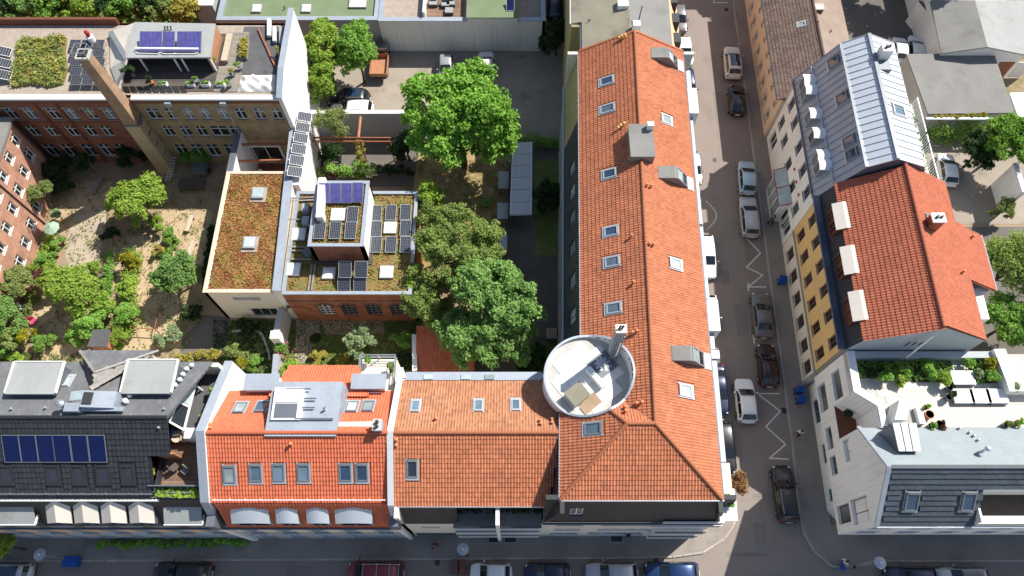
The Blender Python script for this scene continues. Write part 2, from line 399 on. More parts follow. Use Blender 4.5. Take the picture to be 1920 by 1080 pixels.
mat('asphalt',(0.25,0.21,0.185),0.92,0.07,0.25,30,0.10,col3=(0.195,0.165,0.145),c3scale=0.25,c3lo=0.48,c3hi=0.72)
mat('asphalt_patch',(0.20,0.175,0.155),0.92,0.08,0.5,30,0.12)
mat('pavement',(0.27,0.235,0.205),0.92,0.10,0.6,22,0.15,col3=(0.21,0.185,0.165),c3scale=0.4)
mat('kerb',(0.40,0.36,0.32),0.9,0.1,1.0,14,0.12,rnd=0.15)
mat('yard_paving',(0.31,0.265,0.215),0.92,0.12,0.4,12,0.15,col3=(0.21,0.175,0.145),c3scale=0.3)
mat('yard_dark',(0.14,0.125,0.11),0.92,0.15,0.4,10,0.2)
mat('cobble',(0.20,0.19,0.175),0.9,0.15,1,12,0.2,rnd=0.25)
mat('marking',(0.66,0.64,0.60),0.8,0.08,3,20,0.15)
mat('tower_slab',(0.74,0.73,0.69),0.85,0.06,0.9,10,0.06,rnd=0.06)
mat('terrace_tile',(0.62,0.575,0.50),0.85,0.05,0.6,10,0.05,rnd=0.05)
mat('pv_cell',(0.035,0.036,0.045),0.25,0.15,3,20,0.1,spec=0.6)
mat('pv_blue',(0.012,0.016,0.12),0.2,0.3,0.9,6,0.2,spec=0.7)
mat('tube_blue',(0.10,0.095,0.30),0.2,0.2,2,10,0.15,spec=0.8)
mat('collector',(0.004,0.010,0.062),0.3,0.2,1.2,6,0.15,spec=0.35)
# leaves
leafmat('leaf_maple',(0.133,0.305,0.042),(0.332,0.57,0.092))
leafmat('leaf_linden',(0.196,0.301,0.07),(0.406,0.511,0.147))
leafmat('leaf_cool',(0.14,0.28,0.07),(0.336,0.532,0.161))
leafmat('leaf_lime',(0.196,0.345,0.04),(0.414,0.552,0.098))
leafmat('leaf_yellow',(0.24,0.25,0.015),(0.42,0.38,0.03))
leafmat('leaf_mid',(0.151,0.331,0.055),(0.331,0.552,0.111))
leafmat('leaf_dark',(0.026,0.063,0.02),(0.063,0.119,0.039))  # dark foliage; for plants in shadow it carries their shade as colour
leafmat('leaf_olive',(0.176,0.243,0.068),(0.365,0.432,0.149))
leafmat('leaf_grey',(0.21,0.298,0.149),(0.385,0.473,0.263))
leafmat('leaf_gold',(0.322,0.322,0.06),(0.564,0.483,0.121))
leafmat('leaf_rust',(0.17,0.085,0.03),(0.34,0.19,0.08),0.2)
leafmat('leaf_purple',(0.07,0.03,0.025),(0.16,0.07,0.05),0.2)
leafmat('petal_pink',(0.50,0.06,0.16),(0.62,0.16,0.25),0.2)
leafmat('sedum_red',(0.24,0.075,0.035),(0.42,0.21,0.07),0.1)
leafmat('sedum_green',(0.16,0.18,0.03),(0.30,0.27,0.05),0.1)
leafmat('grass_blade',(0.06,0.11,0.018),(0.13,0.17,0.035),0.25)
leafmat('grass_dry',(0.25,0.20,0.07),(0.36,0.29,0.12),0.2)

# ------------------------------------------------------------------ building pieces
def facade(root,A,B,z0,z1,m,wins=(),lean=0.0,th=0.3,reveal=0.16,fm='frame_white',gm='glass_dark',sillm='stone_grey',name='wall',extra=None):
 """wall from A to B (outward side to the right of A->B) with real openings; lean = how far the top sits back.
    wins: (u, z, w, h[, kind]) with u = centre along the wall, z = sill height"""
 A = Vector((A[0],A[1],0)); B = Vector((B[0],B[1],0)); d = (B - A); L = d.length; d.normalize(); n = Vector((d.y,-d.x,0))
 def pos(u,z,q=0.0):
  p = A + d * u + n * (q - lean * (z - z0) / max(1e-6,z1 - z0)); p.z = z; return p
 holes = []
 for w in wins:
  u,z,ww,hh = w[:4]
  if u - ww / 2 > 0.05 and u + ww / 2 < L - 0.05: holes.append((u - ww / 2,u + ww / 2,z,z + hh,w[4] if len(w) > 4 else 'w',w[5] if len(w) > 5 else {}))
 us = sorted({0.0,L,*[h[0] for h in holes],*[h[1] for h in holes]}); zs = sorted({z0,z1,*[h[2] for h in holes],*[h[3] for h in holes]})
 mb = MB()
 for i in range(len(us) - 1):
  j = 0
  while j < len(zs) - 1:
   uc = (us[i] + us[i + 1]) / 2; zc = (zs[j] + zs[j + 1]) / 2
   if any(h[0] < uc < h[1] and h[2] < zc < h[3] for h in holes): j += 1; continue
   k = j
   while k + 1 < len(zs) - 1 and not any(h[0] < uc < h[1] and h[2] < (zs[k + 1] + zs[k + 2]) / 2 < h[3] for h in holes): k += 1
   a,b = zs[j],zs[k + 1]
   mb.add([pos(us[i],a),pos(us[i + 1],a),pos(us[i + 1],b),pos(us[i],b)],[(0,1,2,3)]); j = k + 1
 # back face and rim give the wall its thickness
 c = [pos(0,z0,-th),pos(L,z0,-th),pos(L,z1,-th),pos(0,z1,-th),pos(0,z0),pos(L,z0),pos(L,z1),pos(0,z1)]
 mb.add(c,[(3,2,1,0),(7,6,2,3),(4,7,3,0),(1,2,6,5)])
 for (a,b,lo,hi,k,o) in holes:
  r = reveal
  f = [pos(a,lo),pos(b,lo),pos(b,hi),pos(a,hi)]; g = [pos(a,lo,-r),pos(b,lo,-r),pos(b,hi,-r),pos(a,hi,-r)]
  mb.add(f + g,[(0,1,5,4),(1,2,6,5),(2,3,7,6),(3,0,4,7)])
 wall = mb.build(name,m,root)
 for (a,b,lo,hi,k,o) in holes:
  window(root,pos,a,b,lo,hi,k,reveal,o.get('fm',fm),o.get('gm',gm),o.get('sillm',sillm),o)
 return wall
def window(root,pos,a,b,lo,hi,k='w',r=0.16,fm='frame_white',gm='glass_dark',sillm='stone_grey',o={}):
 def bx(mb,u0,u1,q0,q1,za,zb,mi=0):
  vs = [pos(u0,za,q0),pos(u1,za,q0),pos(u1,za,q1),pos(u0,za,q1),pos(u0,zb,q0),pos(u1,zb,q0),pos(u1,zb,q1),pos(u0,zb,q1)]
  mb.add(vs,[(0,1,2,3),(7,6,5,4),(4,5,1,0),(5,6,2,1),(6,7,3,2),(7,4,0,3)],mi)
 fw = 0.07; mb = MB()
 q0,q1 = -r - 0.03,-r + 0.05
 bx(mb,a,a + fw,q0,q1,lo,hi); bx(mb,b - fw,b,q0,q1,lo,hi)
 bx(mb,a + fw,b - fw,q0,q1,lo,lo + fw); bx(mb,a + fw,b - fw,q0,q1,hi - fw,hi)
 W = b - a; H = hi - lo
 nm = o.get('nm',2 if W > 0.9 else 1)
 for i in range(1,nm):
  u = a + W * i / nm; bx(mb,u - 0.04,u + 0.04,q0,q1,lo + fw,hi - fw)
 nt = o.get('nt',2 if (H > 1.2 and k == 'w') else 1)
 for i in range(1,nt):
  z = lo + H * (i / nt if nt > 2 else 0.68); bx(mb,a + fw,b - fw,q0,q1,z - 0.03,z + 0.03)
 w = mb.build('door' if k == 'd' else 'window',fm,root)
 g = MB(); g.add([pos(a + fw,lo + fw,-r),pos(b - fw,lo + fw,-r),pos(b - fw,hi - fw,-r),pos(a + fw,hi - fw,-r)],[(0,1,2,3)])
 g.build('pane',gm,w)
 if k == 'w' and sillm:
  s = MB(); bx(s,a - 0.08,b + 0.08,-r + 0.05,0.07,lo - 0.06,lo - 0.003); s.build('sill',sillm,w)
 return w

class RP:
 """a roof plane: A, B at the eave (left to right when looking up the slope), C anywhere up the slope"""
 def __init__(s,A,B,C):
  s.A = Vector(A); s.U = (Vector(B) - s.A).normalized(); w = Vector(C) - s.A
  s.N = s.U.cross(w).normalized(); s.V = s.N.cross(s.U).normalized()
  s.L = (Vector(B) - s.A).length; s.S = w.dot(s.V)
 def pt(s,u,v,h=0.0): return s.A + s.U * u + s.V * v + s.N * h
 def uv(s,p):
  w = Vector(p) - s.A; return (w.dot(s.U),w.dot(s.V))
 def px(s,x,y,h=0.0):
  d = ray(x,y); o = Vector((0,0,CAM_H)); k = (s.A + s.N * h - o).dot(s.N) / d.dot(s.N)
  return s.uv(o + d * k)
 def slab(s,mb,uvs,th=0.2,h=0.0): return mb.slab([s.pt(u,v,h) for u,v in uvs],th)
 def box(s,mb,u0,u1,v0,v1,h0,h1,mi=0):
  return mb.obb(s.pt((u0 + u1) / 2,(v0 + v1) / 2,(h0 + h1) / 2),(s.U,s.V,s.N),((u1 - u0) / 2,(v1 - v0) / 2,(h1 - h0) / 2),mi)

def inpoly(x,y,poly):
 c = np.zeros(x.shape,bool); n = len(poly)
 for i in range(n):
  x0,y0 = poly[i]; x1,y1 = poly[(i + 1) % n]
  if y0 == y1: continue
  t = ((y0 > y) != (y1 > y)) & (x < (x1 - x0) * (y - y0) / (y1 - y0) + x0); c ^= t
 return c
def tiles(root,rp,poly,holes=(),w=0.205,e=0.335,m='tile_orange',kind='pan',name='roof_tiles',seed=1,deck=True,lift=0.04,circ=None):
 """overlapping clay tiles over the polygon (u, v) of a roof plane, cut out round the rectangles in holes (u0, u1, v0, v1)"""
 rng = np.random.default_rng(seed)
 pu = [p[0] for p in poly]; pv = [p[1] for p in poly]
 nu = int((max(pu) - min(pu)) / w) + 1; nv = int((max(pv) - min(pv)) / e) + 1
 u0 = min(pu); v0 = min(pv)
 ii,jj = np.meshgrid(np.arange(nu),np.arange(nv)); ii = ii.ravel(); jj = jj.ravel()
 off = (jj % 2) * 0.5 * w if kind == 'flat' else 0
 uu = u0 + ii * w + off; vv = v0 + jj * e
 cu = uu + w / 2; cv = vv + e * 0.5
 keep = inpoly(cu,cv,poly)
 for h in holes: keep &= ~((cu > h[0] - 0.08) & (cu < h[1] + 0.08) & (cv > h[2] - 0.12) & (cv < h[3] + 0.12))
 if circ is not None:
  X = rp.A.x + cu * rp.U.x + cv * rp.V.x; Y = rp.A.y + cu * rp.U.y + cv * rp.V.y; keep &= np.hypot(X - circ[0],Y - circ[1]) > circ[2]
 uu = uu[keep]; vv = vv[keep]; nT = len(uu)
 if kind == 'pan':
  fu = np.array([0.0,0.14,0.32,0.62,1.0]); fh = np.array([0.029,0.05,0.029,0.0,0.029])
 elif kind == 'wave':
  fu = np.array([0.0,0.25,0.5,0.75,1.0]); fh = np.array([0.02,0.028,0.02,0.0,0.02])
 else:
  fu = np.array([0.01,0.99]); fh = np.array([0.004,0.004])
 K = len(fu)
 jit = rng.normal(0,0.006,nT); tl = rng.normal(0,0.004,nT)
 bu = uu[:,None] + fu[None] * w
 fr_v = np.repeat((vv - 0.02 + jit)[:,None],K,1); bk_v = np.repeat((vv + e + 0.01)[:,None],K,1)
 fr_h = fh[None] + lift + tl[:,None]; bk_h = fh[None] + 0.004 + np.zeros((nT,1))
 lo_h = fr_h - lift * 0.9
 def to(u,v,h):
  A = np.array(rp.A); U = np.array(rp.U); V = np.array(rp.V); N = np.array(rp.N)
  return A + u[...,None] * U + v[...,None] * V + h[...,None] * N
 V3 = np.concatenate([to(bu,fr_v,lo_h),to(bu,fr_v,fr_h),to(bu,bk_v,bk_h)],axis=1).reshape(-1,3)
 base = (np.arange(nT) * 3 * K)[:,None,None]
 q = []
 for r in range(2):
  for k in range(K - 1): q.append([r * K + k,r * K + k + 1,(r + 1) * K + k + 1,(r + 1) * K + k])
 F = (base + np.array(q)[None]).reshape(-1,4)
 tv = np.clip(np.repeat(rng.beta(2.2,2.2,nT),len(q)),0,1)
 o = mesh_np(name,V3,F,m,root,tv,smooth=False); o['kind'] = 'stuff'
 if deck and circ is not None:      # deck cut round a tower: small cells
  g_ = .16; a_,b_ = np.meshgrid(np.arange(min(pu),max(pu),g_),np.arange(min(pv),max(pv),g_)); a_ = a_.ravel(); b_ = b_.ravel(); am,bm = a_ + g_ / 2,b_ + g_ / 2
  X = rp.A.x + am * rp.U.x + bm * rp.V.x; Y = rp.A.y + am * rp.U.y + bm * rp.V.y; k_ = inpoly(am,bm,poly) & (np.hypot(X - circ[0],Y - circ[1]) > circ[2] - .12); a_ = a_[k_]; b_ = b_[k_]
  Vd = np.stack([to(a_,b_,a_ * 0),to(a_ + g_,b_,a_ * 0),to(a_ + g_,b_ + g_,a_ * 0),to(a_,b_ + g_,a_ * 0)],1).reshape(-1,3); mesh_np('roof_deck',Vd,np.arange(len(Vd)).reshape(-1,4),m,root,np.full(len(a_),.5))
 elif deck:
  mb = MB(); rp.slab(mb,poly,0.18,-0.005); mb.build('roof_deck',m,root)
 return o
RIDGE_CACHE = {}
def ridge_tiles(root,p,q,m,r=0.13,step=0.36,name='ridge_tile'):
 p,q = Vector(p),Vector(q); d = q - p; L = d.length; n = max(1,int(L / step)); d.normalize()
 key = (m,r,step)
 if key not in RIDGE_CACHE:
  mb = MB(); K = 6; vs = []
  for i,(x,rr) in enumerate(((0,r * 0.92),(step + 0.04,r * 1.08))):
   for k in range(K + 1):
    t = math.pi * k / K; vs.append((x,math.cos(t) * rr,math.sin(t) * rr * 0.85))
  fs = [(k,k + 1,K + 2 + k,K + 1 + k) for k in range(K)] + [tuple(range(K + 1,2 * K + 2))]
  mb.add(vs,fs); me = bpy.data.meshes.new(name); me.from_pydata(mb.v,[],mb.f); me.materials.append(MATS[m]); RIDGE_CACHE[key] = me
 me = RIDGE_CACHE[key]
 up = Vector((0,0,1)); b = up.cross(d).normalized(); c = d.cross(b)
 R = Matrix((d,b,c)).transposed().to_4x4(); off = Vector(root['_o'])
 for i in range(n):
  o = bpy.data.objects.new(name,me); COL.objects.link(o); o.parent = root
  o.matrix_local = Matrix.Translation(p + d * (L * i / n) - off + Vector((0,0,0.02))) @ R
def roof_window(root,rp,uc,vc,w=0.8,h=1.2,fm='frame_grey',gm='glass_sky',flm='frame_light',up=0.13,name='roof_window'):
 """a pitched roof window with frame, flashing and pane; returns the hole for the tiles"""
 mb = MB(); t = 0.085
 rp.box(mb,uc - w / 2,uc - w / 2 + t,vc - h / 2,vc + h / 2,-0.05,up)
 rp.box(mb,uc + w / 2 - t,uc + w / 2,vc - h / 2,vc + h / 2,-0.05,up)
 rp.box(mb,uc - w / 2 + t,uc + w / 2 - t,vc - h / 2,vc - h / 2 + t,-0.05,up)
 rp.box(mb,uc - w / 2 + t,uc + w / 2 - t,vc + h / 2 - t * 1.6,vc + h / 2,-0.05,up + 0.03)
 o = mb.build(name,fm,root)
 g = MB(); rp.box(g,uc - w / 2 + t,uc + w / 2 - t,vc - h / 2 + t,vc + h / 2 - t * 1.6,-0.03,up - 0.05); g.build('pane',gm,o)
 f = MB(); rp.box(f,uc - w / 2 - 0.1,uc + w / 2 + 0.1,vc - h / 2 - 0.2,vc - h / 2 - 0.002,0.0,0.075)
 rp.box(f,uc - w / 2 - 0.09,uc - w / 2 - 0.002,vc - h / 2,vc + h / 2 + 0.08,0,0.07); rp.box(f,uc + w / 2 + 0.002,uc + w / 2 + 0.09,vc - h / 2,vc + h / 2 + 0.08,0,0.07)
 f.build('flashing',flm,o)
 return (uc - w / 2 - 0.08,uc + w / 2 + 0.08,vc - h / 2 - 0.1,vc + h / 2 + 0.05)
def vent(root,rp,uc,vc,m='vent_orange',h=0.35,r=0.085):
 p = rp.pt(uc,vc,0); mb = MB(); mb.cyl(p.x,p.y,p.z - 0.1,p.z + h,r,10); mb.cyl(p.x,p.y,p.z + h + 0.04,p.z + h + 0.12,r * 1.5,10,r * 0.9)
 mb.bar((p.x,p.y,p.z + h - 0.05),(p.x,p.y,p.z + h + 0.06),0.05)
 mb.build('vent_pipe',m,root,smooth=False)
def solar_panel(label,c,ax_u,ax_v,w,h,kind='pv',group='solar panels',rows=10,cols=6,frame='frame_light',tilt_n=None,legs=None):
 """a framed solar module centred at c with in-plane axes ax_u, ax_v"""
 c = Vector(c); U = Vector(ax_u).normalized(); N = U.cross(Vector(ax_v)).normalized(); V = N.cross(U)
 root = thing('photovoltaic_module' if kind != 'tube' else 'solar_collector',label,'solar panel',c,group)
 mb = MB(); t = 0.035
 for s in (-1,1):
  mb.obb(c + U * s * (w / 2 - t / 2) + N * 0.02,(U,V,N),(t / 2,h / 2,0.025)); mb.obb(c + V * s * (h / 2 - t / 2) + N * 0.02,(U,V,N),(w / 2 - t,t / 2,0.025))
 mb.build('frame',frame,root)
 g = MB(); cells = {'pv': 'pv_cell','blue': 'pv_blue','tube': 'tube_blue','coll': 'collector'}[kind]
 if kind == 'tube':
  n = cols
  for i in range(n):
   x = -w / 2 + t + (w - 2 * t) * (i + 0.5) / n
   g.tube([c + U * x + V * (-h / 2 + t) + N * 0.03,c + U * x + V * (h / 2 - t) + N * 0.03],(w - 2 * t) / n * 0.42,6)
  g.build('glass_tubes',cells,root)
  bk = MB(); bk.obb(c - N * 0.03,(U,V,N),(w / 2 - t,h / 2 - t,0.01)); bk.build('backing','membrane',root)
 else:
  cw = (w - 2 * t) / cols; ch = (h - 2 * t) / rows
  gap = 0.012 if kind != 'coll' else 0.0
  for i in range(cols):
   for j in range(rows):
    g.obb(c + U * (-w / 2 + t + cw * (i + 0.5)) + V * (-h / 2 + t + ch * (j + 0.5)) + N * 0.022,(U,V,N),(cw / 2 - gap,ch / 2 - gap,0.008))
  g.build('cells',cells,root)
  bk = MB(); bk.obb(c + N * 0.006,(U,V,N),(w / 2 - t,h / 2 - t,0.006)); bk.build('backing','zinc' if kind == 'pv' else 'pv_cell',root)
 if legs:
  lg = MB()
  for s in (-1,1):
   for q in (-1,1):
    p = c + U * s * w * 0.4 + V * q * h * 0.4; lg.bar(p,(p.x,p.y,legs),0.04)
  lg.build('mounting','steel',root)
 return root
def skylight_dome(root,x,y,z,w,h,lightm='acrylic',rot=0.0,name='skylight',kerb='membrane'):
 """square rooflight: kerb and a shallow dome"""
 c,s = math.cos(rot),math.sin(rot)
 def R(a,b): return (x + a * c - b * s,y + a * s + b * c)
 mb = MB(); mb.prism([R(-w / 2,-h / 2),R(w / 2,-h / 2),R(w / 2,h / 2),R(-w / 2,h / 2)],z,z + 0.22); o = mb.build(name,kerb,root)
 d = MB(); k = 6; o0 = []
 for j in range(k + 1):
  for i in range(k + 1):
   a = -1 + 2 * i / k; b = -1 + 2 * j / k
   q = R(a * w * 0.46,b * h * 0.46); o0.append((*q,z + 0.222 + 0.16 * (1 - a * a) ** 0.6 * (1 - b * b) ** 0.6))
 d.add(o0,[(j * (k + 1) + i,j * (k + 1) + i + 1,(j + 1) * (k + 1) + i + 1,(j + 1) * (k + 1) + i) for j in range(k) for i in range(k)])
 d.build('dome',lightm,o,smooth=True); return o
def gabled_dormer(root,x0,x1,yf,yb,z0,z1,rise,m_roof,m_side,win=True,over=0.18,arch=False,fm='frame_white',back=0.0):
 """dormer facing -Y with a small ridge (or an arched roof) running back to yb"""
 d = thing_part = None
 s = MB(); xm = (x0 + x1) / 2
 prof = [(x0,z1),(xm,z1 + rise),(x1,z1)] if not arch else [(x0 + (x1 - x0) * i / 8,z1 + rise * math.sin(math.pi * (0.12 + 0.76 * i / 8)) - rise * math.sin(math.pi * 0.12)) for i in range(9)]
 front = [(x0,yf,z0)] + [(p[0],yf,p[1]) for p in prof] + [(x1,yf,z0)]
 nF = len(front)
 s.add(front + [(a,yb,c + (back if c > z0 else 0)) for a,b,c in front],[tuple(range(nF - 1,-1,-1)),tuple(range(nF,2 * nF))] + [(i,i + 1,nF + i + 1,nF + i) for i in range(nF - 1)] + [(nF - 1,0,nF,2 * nF - 1)])
 body = s.build('dormer',m_side,root)
 r = MB(); k = 1 + 2 * over / (x1 - x0)
 pr = [(xm + (p[0] - xm) * k,p[1] - (0 if arch else 0.0) + 0.02) for p in prof]
 if not arch:
  sl = rise / ((x1 - x0) / 2); pr = [(x0 - over,z1 - over * sl + 0.02),(xm,z1 + rise + 0.02),(x1 + over,z1 - over * sl + 0.02)]
 n = len(pr); th = 0.09; yo = yf - over
 vs = [(a,yo,b) for a,b in pr] + [(a,yb,b + back) for a,b in pr] + [(a,yo,b + th) for a,b in pr] + [(a,yb,b + th + back) for a,b in pr]
 fs = []
 for i in range(n - 1):
  fs += [(i + 1,i,n + i,n + i + 1),(2 * n + i,2 * n + i + 1,3 * n + i + 1,3 * n + i),(i,i + 1,2 * n + i + 1,2 * n + i),(n + i + 1,n + i,3 * n + i,3 * n + i + 1)]
 fs += [(0,2 * n,3 * n,n),(n - 1,2 * n - 1,4 * n - 1,3 * n - 1)]
 r.add(vs,fs); r.build('dormer_roof',m_roof,body)
 if win:
  def pos(u,z,q=0.0): return Vector((x0 + u,yf - 0.02 - q,z))
  W = x1 - x0
  w = window(body,pos,0.14,W - 0.14,z0 + 0.35,z1 - 0.05,'g',0.02,fm,'glass_dark',None,{'nm': 2})
 return body
def flat_dormer(root,x0,x1,yf,yb,z0,z1,m_roof,m_side,fm='frame_grey',trim='frame_white',slope=0.25,nm=3):
 s = MB()
 s.add([(x0,yf,z0),(x1,yf,z0),(x1,yf,z1),(x0,yf,z1),(x0,yb,z0),(x1,yb,z0),(x1,yb,z1 + slope),(x0,yb,z1 + slope)],
          [(0,1,2,3),(5,4,7,6),(1,5,6,2),(4,0,3,7),(3,2,6,7),(1,0,4,5)])
 body = s.build('dormer',m_side,root)
 r = MB(); o = 0.15
 r.slab([(x0 - o,yf - o,z1 + 0.1),(x1 + o,yf - o,z1 + 0.1),(x1 + o,yb,z1 + slope + 0.1),(x0 - o,yb,z1 + slope + 0.1)],0.095); r.build('dormer_roof',m_roof,body)
 t = MB(); t.box(x0 - o - 0.03,yf - o - 0.06,z1 - 0.04,x1 + o + 0.03,yf - o - 0.002,z1 + 0.14); t.box(x1 + o + 0.002,yf - o,z1 - 0.02,x1 + o + 0.06,yf + 0.5,z1 + 0.16); t.build('fascia',trim,body)
 def pos(u,z,q=0.0): return Vector((x0 + u,yf - 0.02 - q,z))
 window(body,pos,0.15,x1 - x0 - 0.15,z0 + 0.4,z1 - 0.06,'g',0.02,fm,'glass_dark',None,{'nm': nm})
 return body
def wallprism(root,pts,z0,z1,m,name='wall'):
 mb = MB(); mb.prism(pts,z0,z1); return mb.build(name,m,root)
def parapet(root,pts,z0,z1,th,m,name='parapet',closed=True):
 """a low wall along the inside of a polygon given counter-clockwise, one mesh per side"""
 n = len(pts)
 for i in range(n if closed else n - 1):
  a = Vector((*pts[i][:2],0)); b = Vector((*pts[(i + 1) % n][:2],0)); d = (b - a).normalized(); q = Vector((-d.y,d.x,0)) * th
  mb = MB(); mb.prism([a + d * 0.0015,b - d * (th + 0.0015),b - d * (th + 0.0015) + q,a + d * 0.0015 + q],z0,z1 + 0.002 * i); mb.build(name,m,root)
def planks(root,p0,du,dv,nu,w,L,z,m,name='plank',gap=0.012,th=0.03):
 """nu boards side by side along du, each L long along dv, sharing one mesh"""
 du = Vector(du).normalized(); dv = Vector(dv).normalized()
 me = bpy.data.meshes.new(name); mb = MB(); mb.obb((0,0,0),(du,dv,(0,0,1)),((w - gap) / 2,L / 2,th / 2)); me.from_pydata(mb.v,[],mb.f); me.materials.append(MATS[m])
 off = Vector(root['_o'])
 for i in range(nu):
  o = bpy.data.objects.new(name,me); COL.objects.link(o); o.parent = root
  o.location = Vector((p0[0],p0[1],z)) + du * (w * (i + 0.5)) + dv * (L / 2) - off + Vector((0,0,RNG.uniform(-0.003,0.003)))
def pieces(root,name,me,locs,rots=None):
 off = Vector(root['_o'])
 for i,p in enumerate(locs):
  o = bpy.data.objects.new(name,me); COL.objects.link(o); o.parent = root; o.location = Vector(p) - off
  if rots is not None: o.rotation_euler = (0,0,rots[i])
def pmesh(mb,name,m):
 me = bpy.data.meshes.new(name); me.from_pydata(mb.v,[],mb.f); me.materials.append(MATS[m]); return me

# ------------------------------------------------------------------ plants
LEAF_RNG = np.random.default_rng(11)
def leaves_np(centers,radii,per,size,rng,flat=0.0,up=0.5,aspect=1.5):
 """leaf-sized folded quads spread over the shells of many clumps; returns vertices, faces, one value per face"""
 C = np.repeat(centers,per,axis=0); R = np.repeat(radii,per,axis=0); n = len(C)
 d = rng.normal(size=(n,3)); d /= np.linalg.norm(d,axis=1)[:,None] + 1e-9
 d[:,2] = np.where(d[:,2] < -0.25,-d[:,2],d[:,2])
 rad = rng.uniform(0.15,1.2,n) ** 0.7
 pos = C + d * R * rad[:,None]
 nrm = d * 0.7 + rng.normal(size=(n,3)) * 0.6 + np.array([0.12,0.1,up]); nrm /= np.linalg.norm(nrm,axis=1)[:,None]
 t = rng.normal(size=(n,3)); t -= (t * nrm).sum(1)[:,None] * nrm; t /= np.linalg.norm(t,axis=1)[:,None]
 b = np.cross(nrm,t)
 s = size * rng.uniform(0.6,1.35,n)[:,None]
 p0 = pos - t * s * aspect * 0.5; p2 = pos + t * s * aspect * 0.5
 p1 = pos + b * s * 0.5 + nrm * s * 0.14; p3 = pos - b * s * 0.5 + nrm * s * 0.14
 V = np.stack([p0,p1,p2,p3],1).reshape(-1,3); F = np.arange(n * 4).reshape(-1,4)
 cl = np.repeat(rng.uniform(0,1,len(centers)),per)
 tv = np.clip(0.5 * cl + 0.5 * rng.uniform(0,1,n),0,1)
 return V,F,tv
def clumps(rng,rx,ry,rz,n,cr,cz=0.0,core=0.35):
 """clump centres over several limb lobes, so the crown's outline is ragged and dark gaps stay between the limbs"""
 nl = int(np.clip(n / 9,3,18)); i = np.arange(nl); az = i * 2.4 + rng.uniform(0,6.28) + rng.normal(0,.35,nl)
 el = rng.uniform(-.5,1.0,nl); dist = rng.uniform(.5,.82,nl) * np.where(el > .7,.75,1.0)
 ld = np.stack([np.cos(az) * np.cos(el),np.sin(az) * np.cos(el),np.sin(el)],1); lc = ld * dist[:,None]; lr = rng.uniform(.30,.52,nl)
 lc[0] = (0,0,.35); lr[0] = .5
 k = rng.choice(nl,n,p=lr ** 2 / (lr ** 2).sum())
 d = rng.normal(size=(n,3)) + ld[k] * .7 + np.array([0,0,.4]); d /= np.linalg.norm(d,axis=1)[:,None]
 c = (lc[k] + d * (lr[k] * rng.uniform(.55,1.12,n))[:,None]) * np.array([rx,ry,rz]); c[:,2] += cz
 R = cr * rng.uniform(.4,1.0,n); return c,np.stack([R,R,R * .8],1)
def tree(name,label,cat,px,py,h,r,leaf='leaf_mid',top=None,group=None,n=60,per=110,size=0.26,cr=None,ry=None,rz=None,seed=1,trunk_r=0.16,base=0.0,at=None,aspect=1.5):
 """a tree or shrub: its crown's middle was measured at (px, py); h = height of the crown's middle above the ground, r = crown radius"""
 rng = np.random.default_rng(seed)
 p = P(px,py,base + h) if at is None else Vector((*at,base + h))
 root = thing(name,label,cat,(p.x,p.y,base),group)
 ry = ry or r; rz = rz or min(r * 0.8,h * 0.9); cr = cr or r * 0.30
 C,R = clumps(rng,max(0.05,r - cr * 0.6),max(0.05,ry - cr * 0.6),max(0.05,rz - cr * 0.4),n,cr)
 C = C + np.array([p.x,p.y,base + h])
 C[:,2] = np.maximum(C[:,2],base + R[:,2] * 0.5 + 0.05)
 V,F,tv = leaves_np(C,R,per,size,rng,aspect=aspect)
 V[:,2] = np.maximum(V[:,2],base + 0.03)
 mesh_np('crown',V,F,leaf,root,tv)
 mb = MB(); b0 = Vector((p.x,p.y,base)); fork = Vector((p.x + rng.uniform(-.1,.1),p.y,base + max(0.15,h - rz * 0.7)))
 mb.tube([b0 - Vector((0,0,0.1)),b0.lerp(fork,0.5) + Vector((rng.uniform(-.05,.05),rng.uniform(-.05,.05),0)),fork],[trunk_r * 1.25,trunk_r,trunk_r * 0.8],8)
 for i in range(min(9,max(3,n // 8))):
  c = Vector(C[rng.integers(0,len(C))]); mid = fork.lerp(c,0.5) + Vector((0,0,0.12 * r))
  mb.tube([fork - Vector((0,0,0.05)),mid,c],[trunk_r * 0.6,trunk_r * 0.4,trunk_r * 0.12],5,cap=False)
 mb.build('trunk' if trunk_r > 0.07 else 'stems','bark',root)
 return root
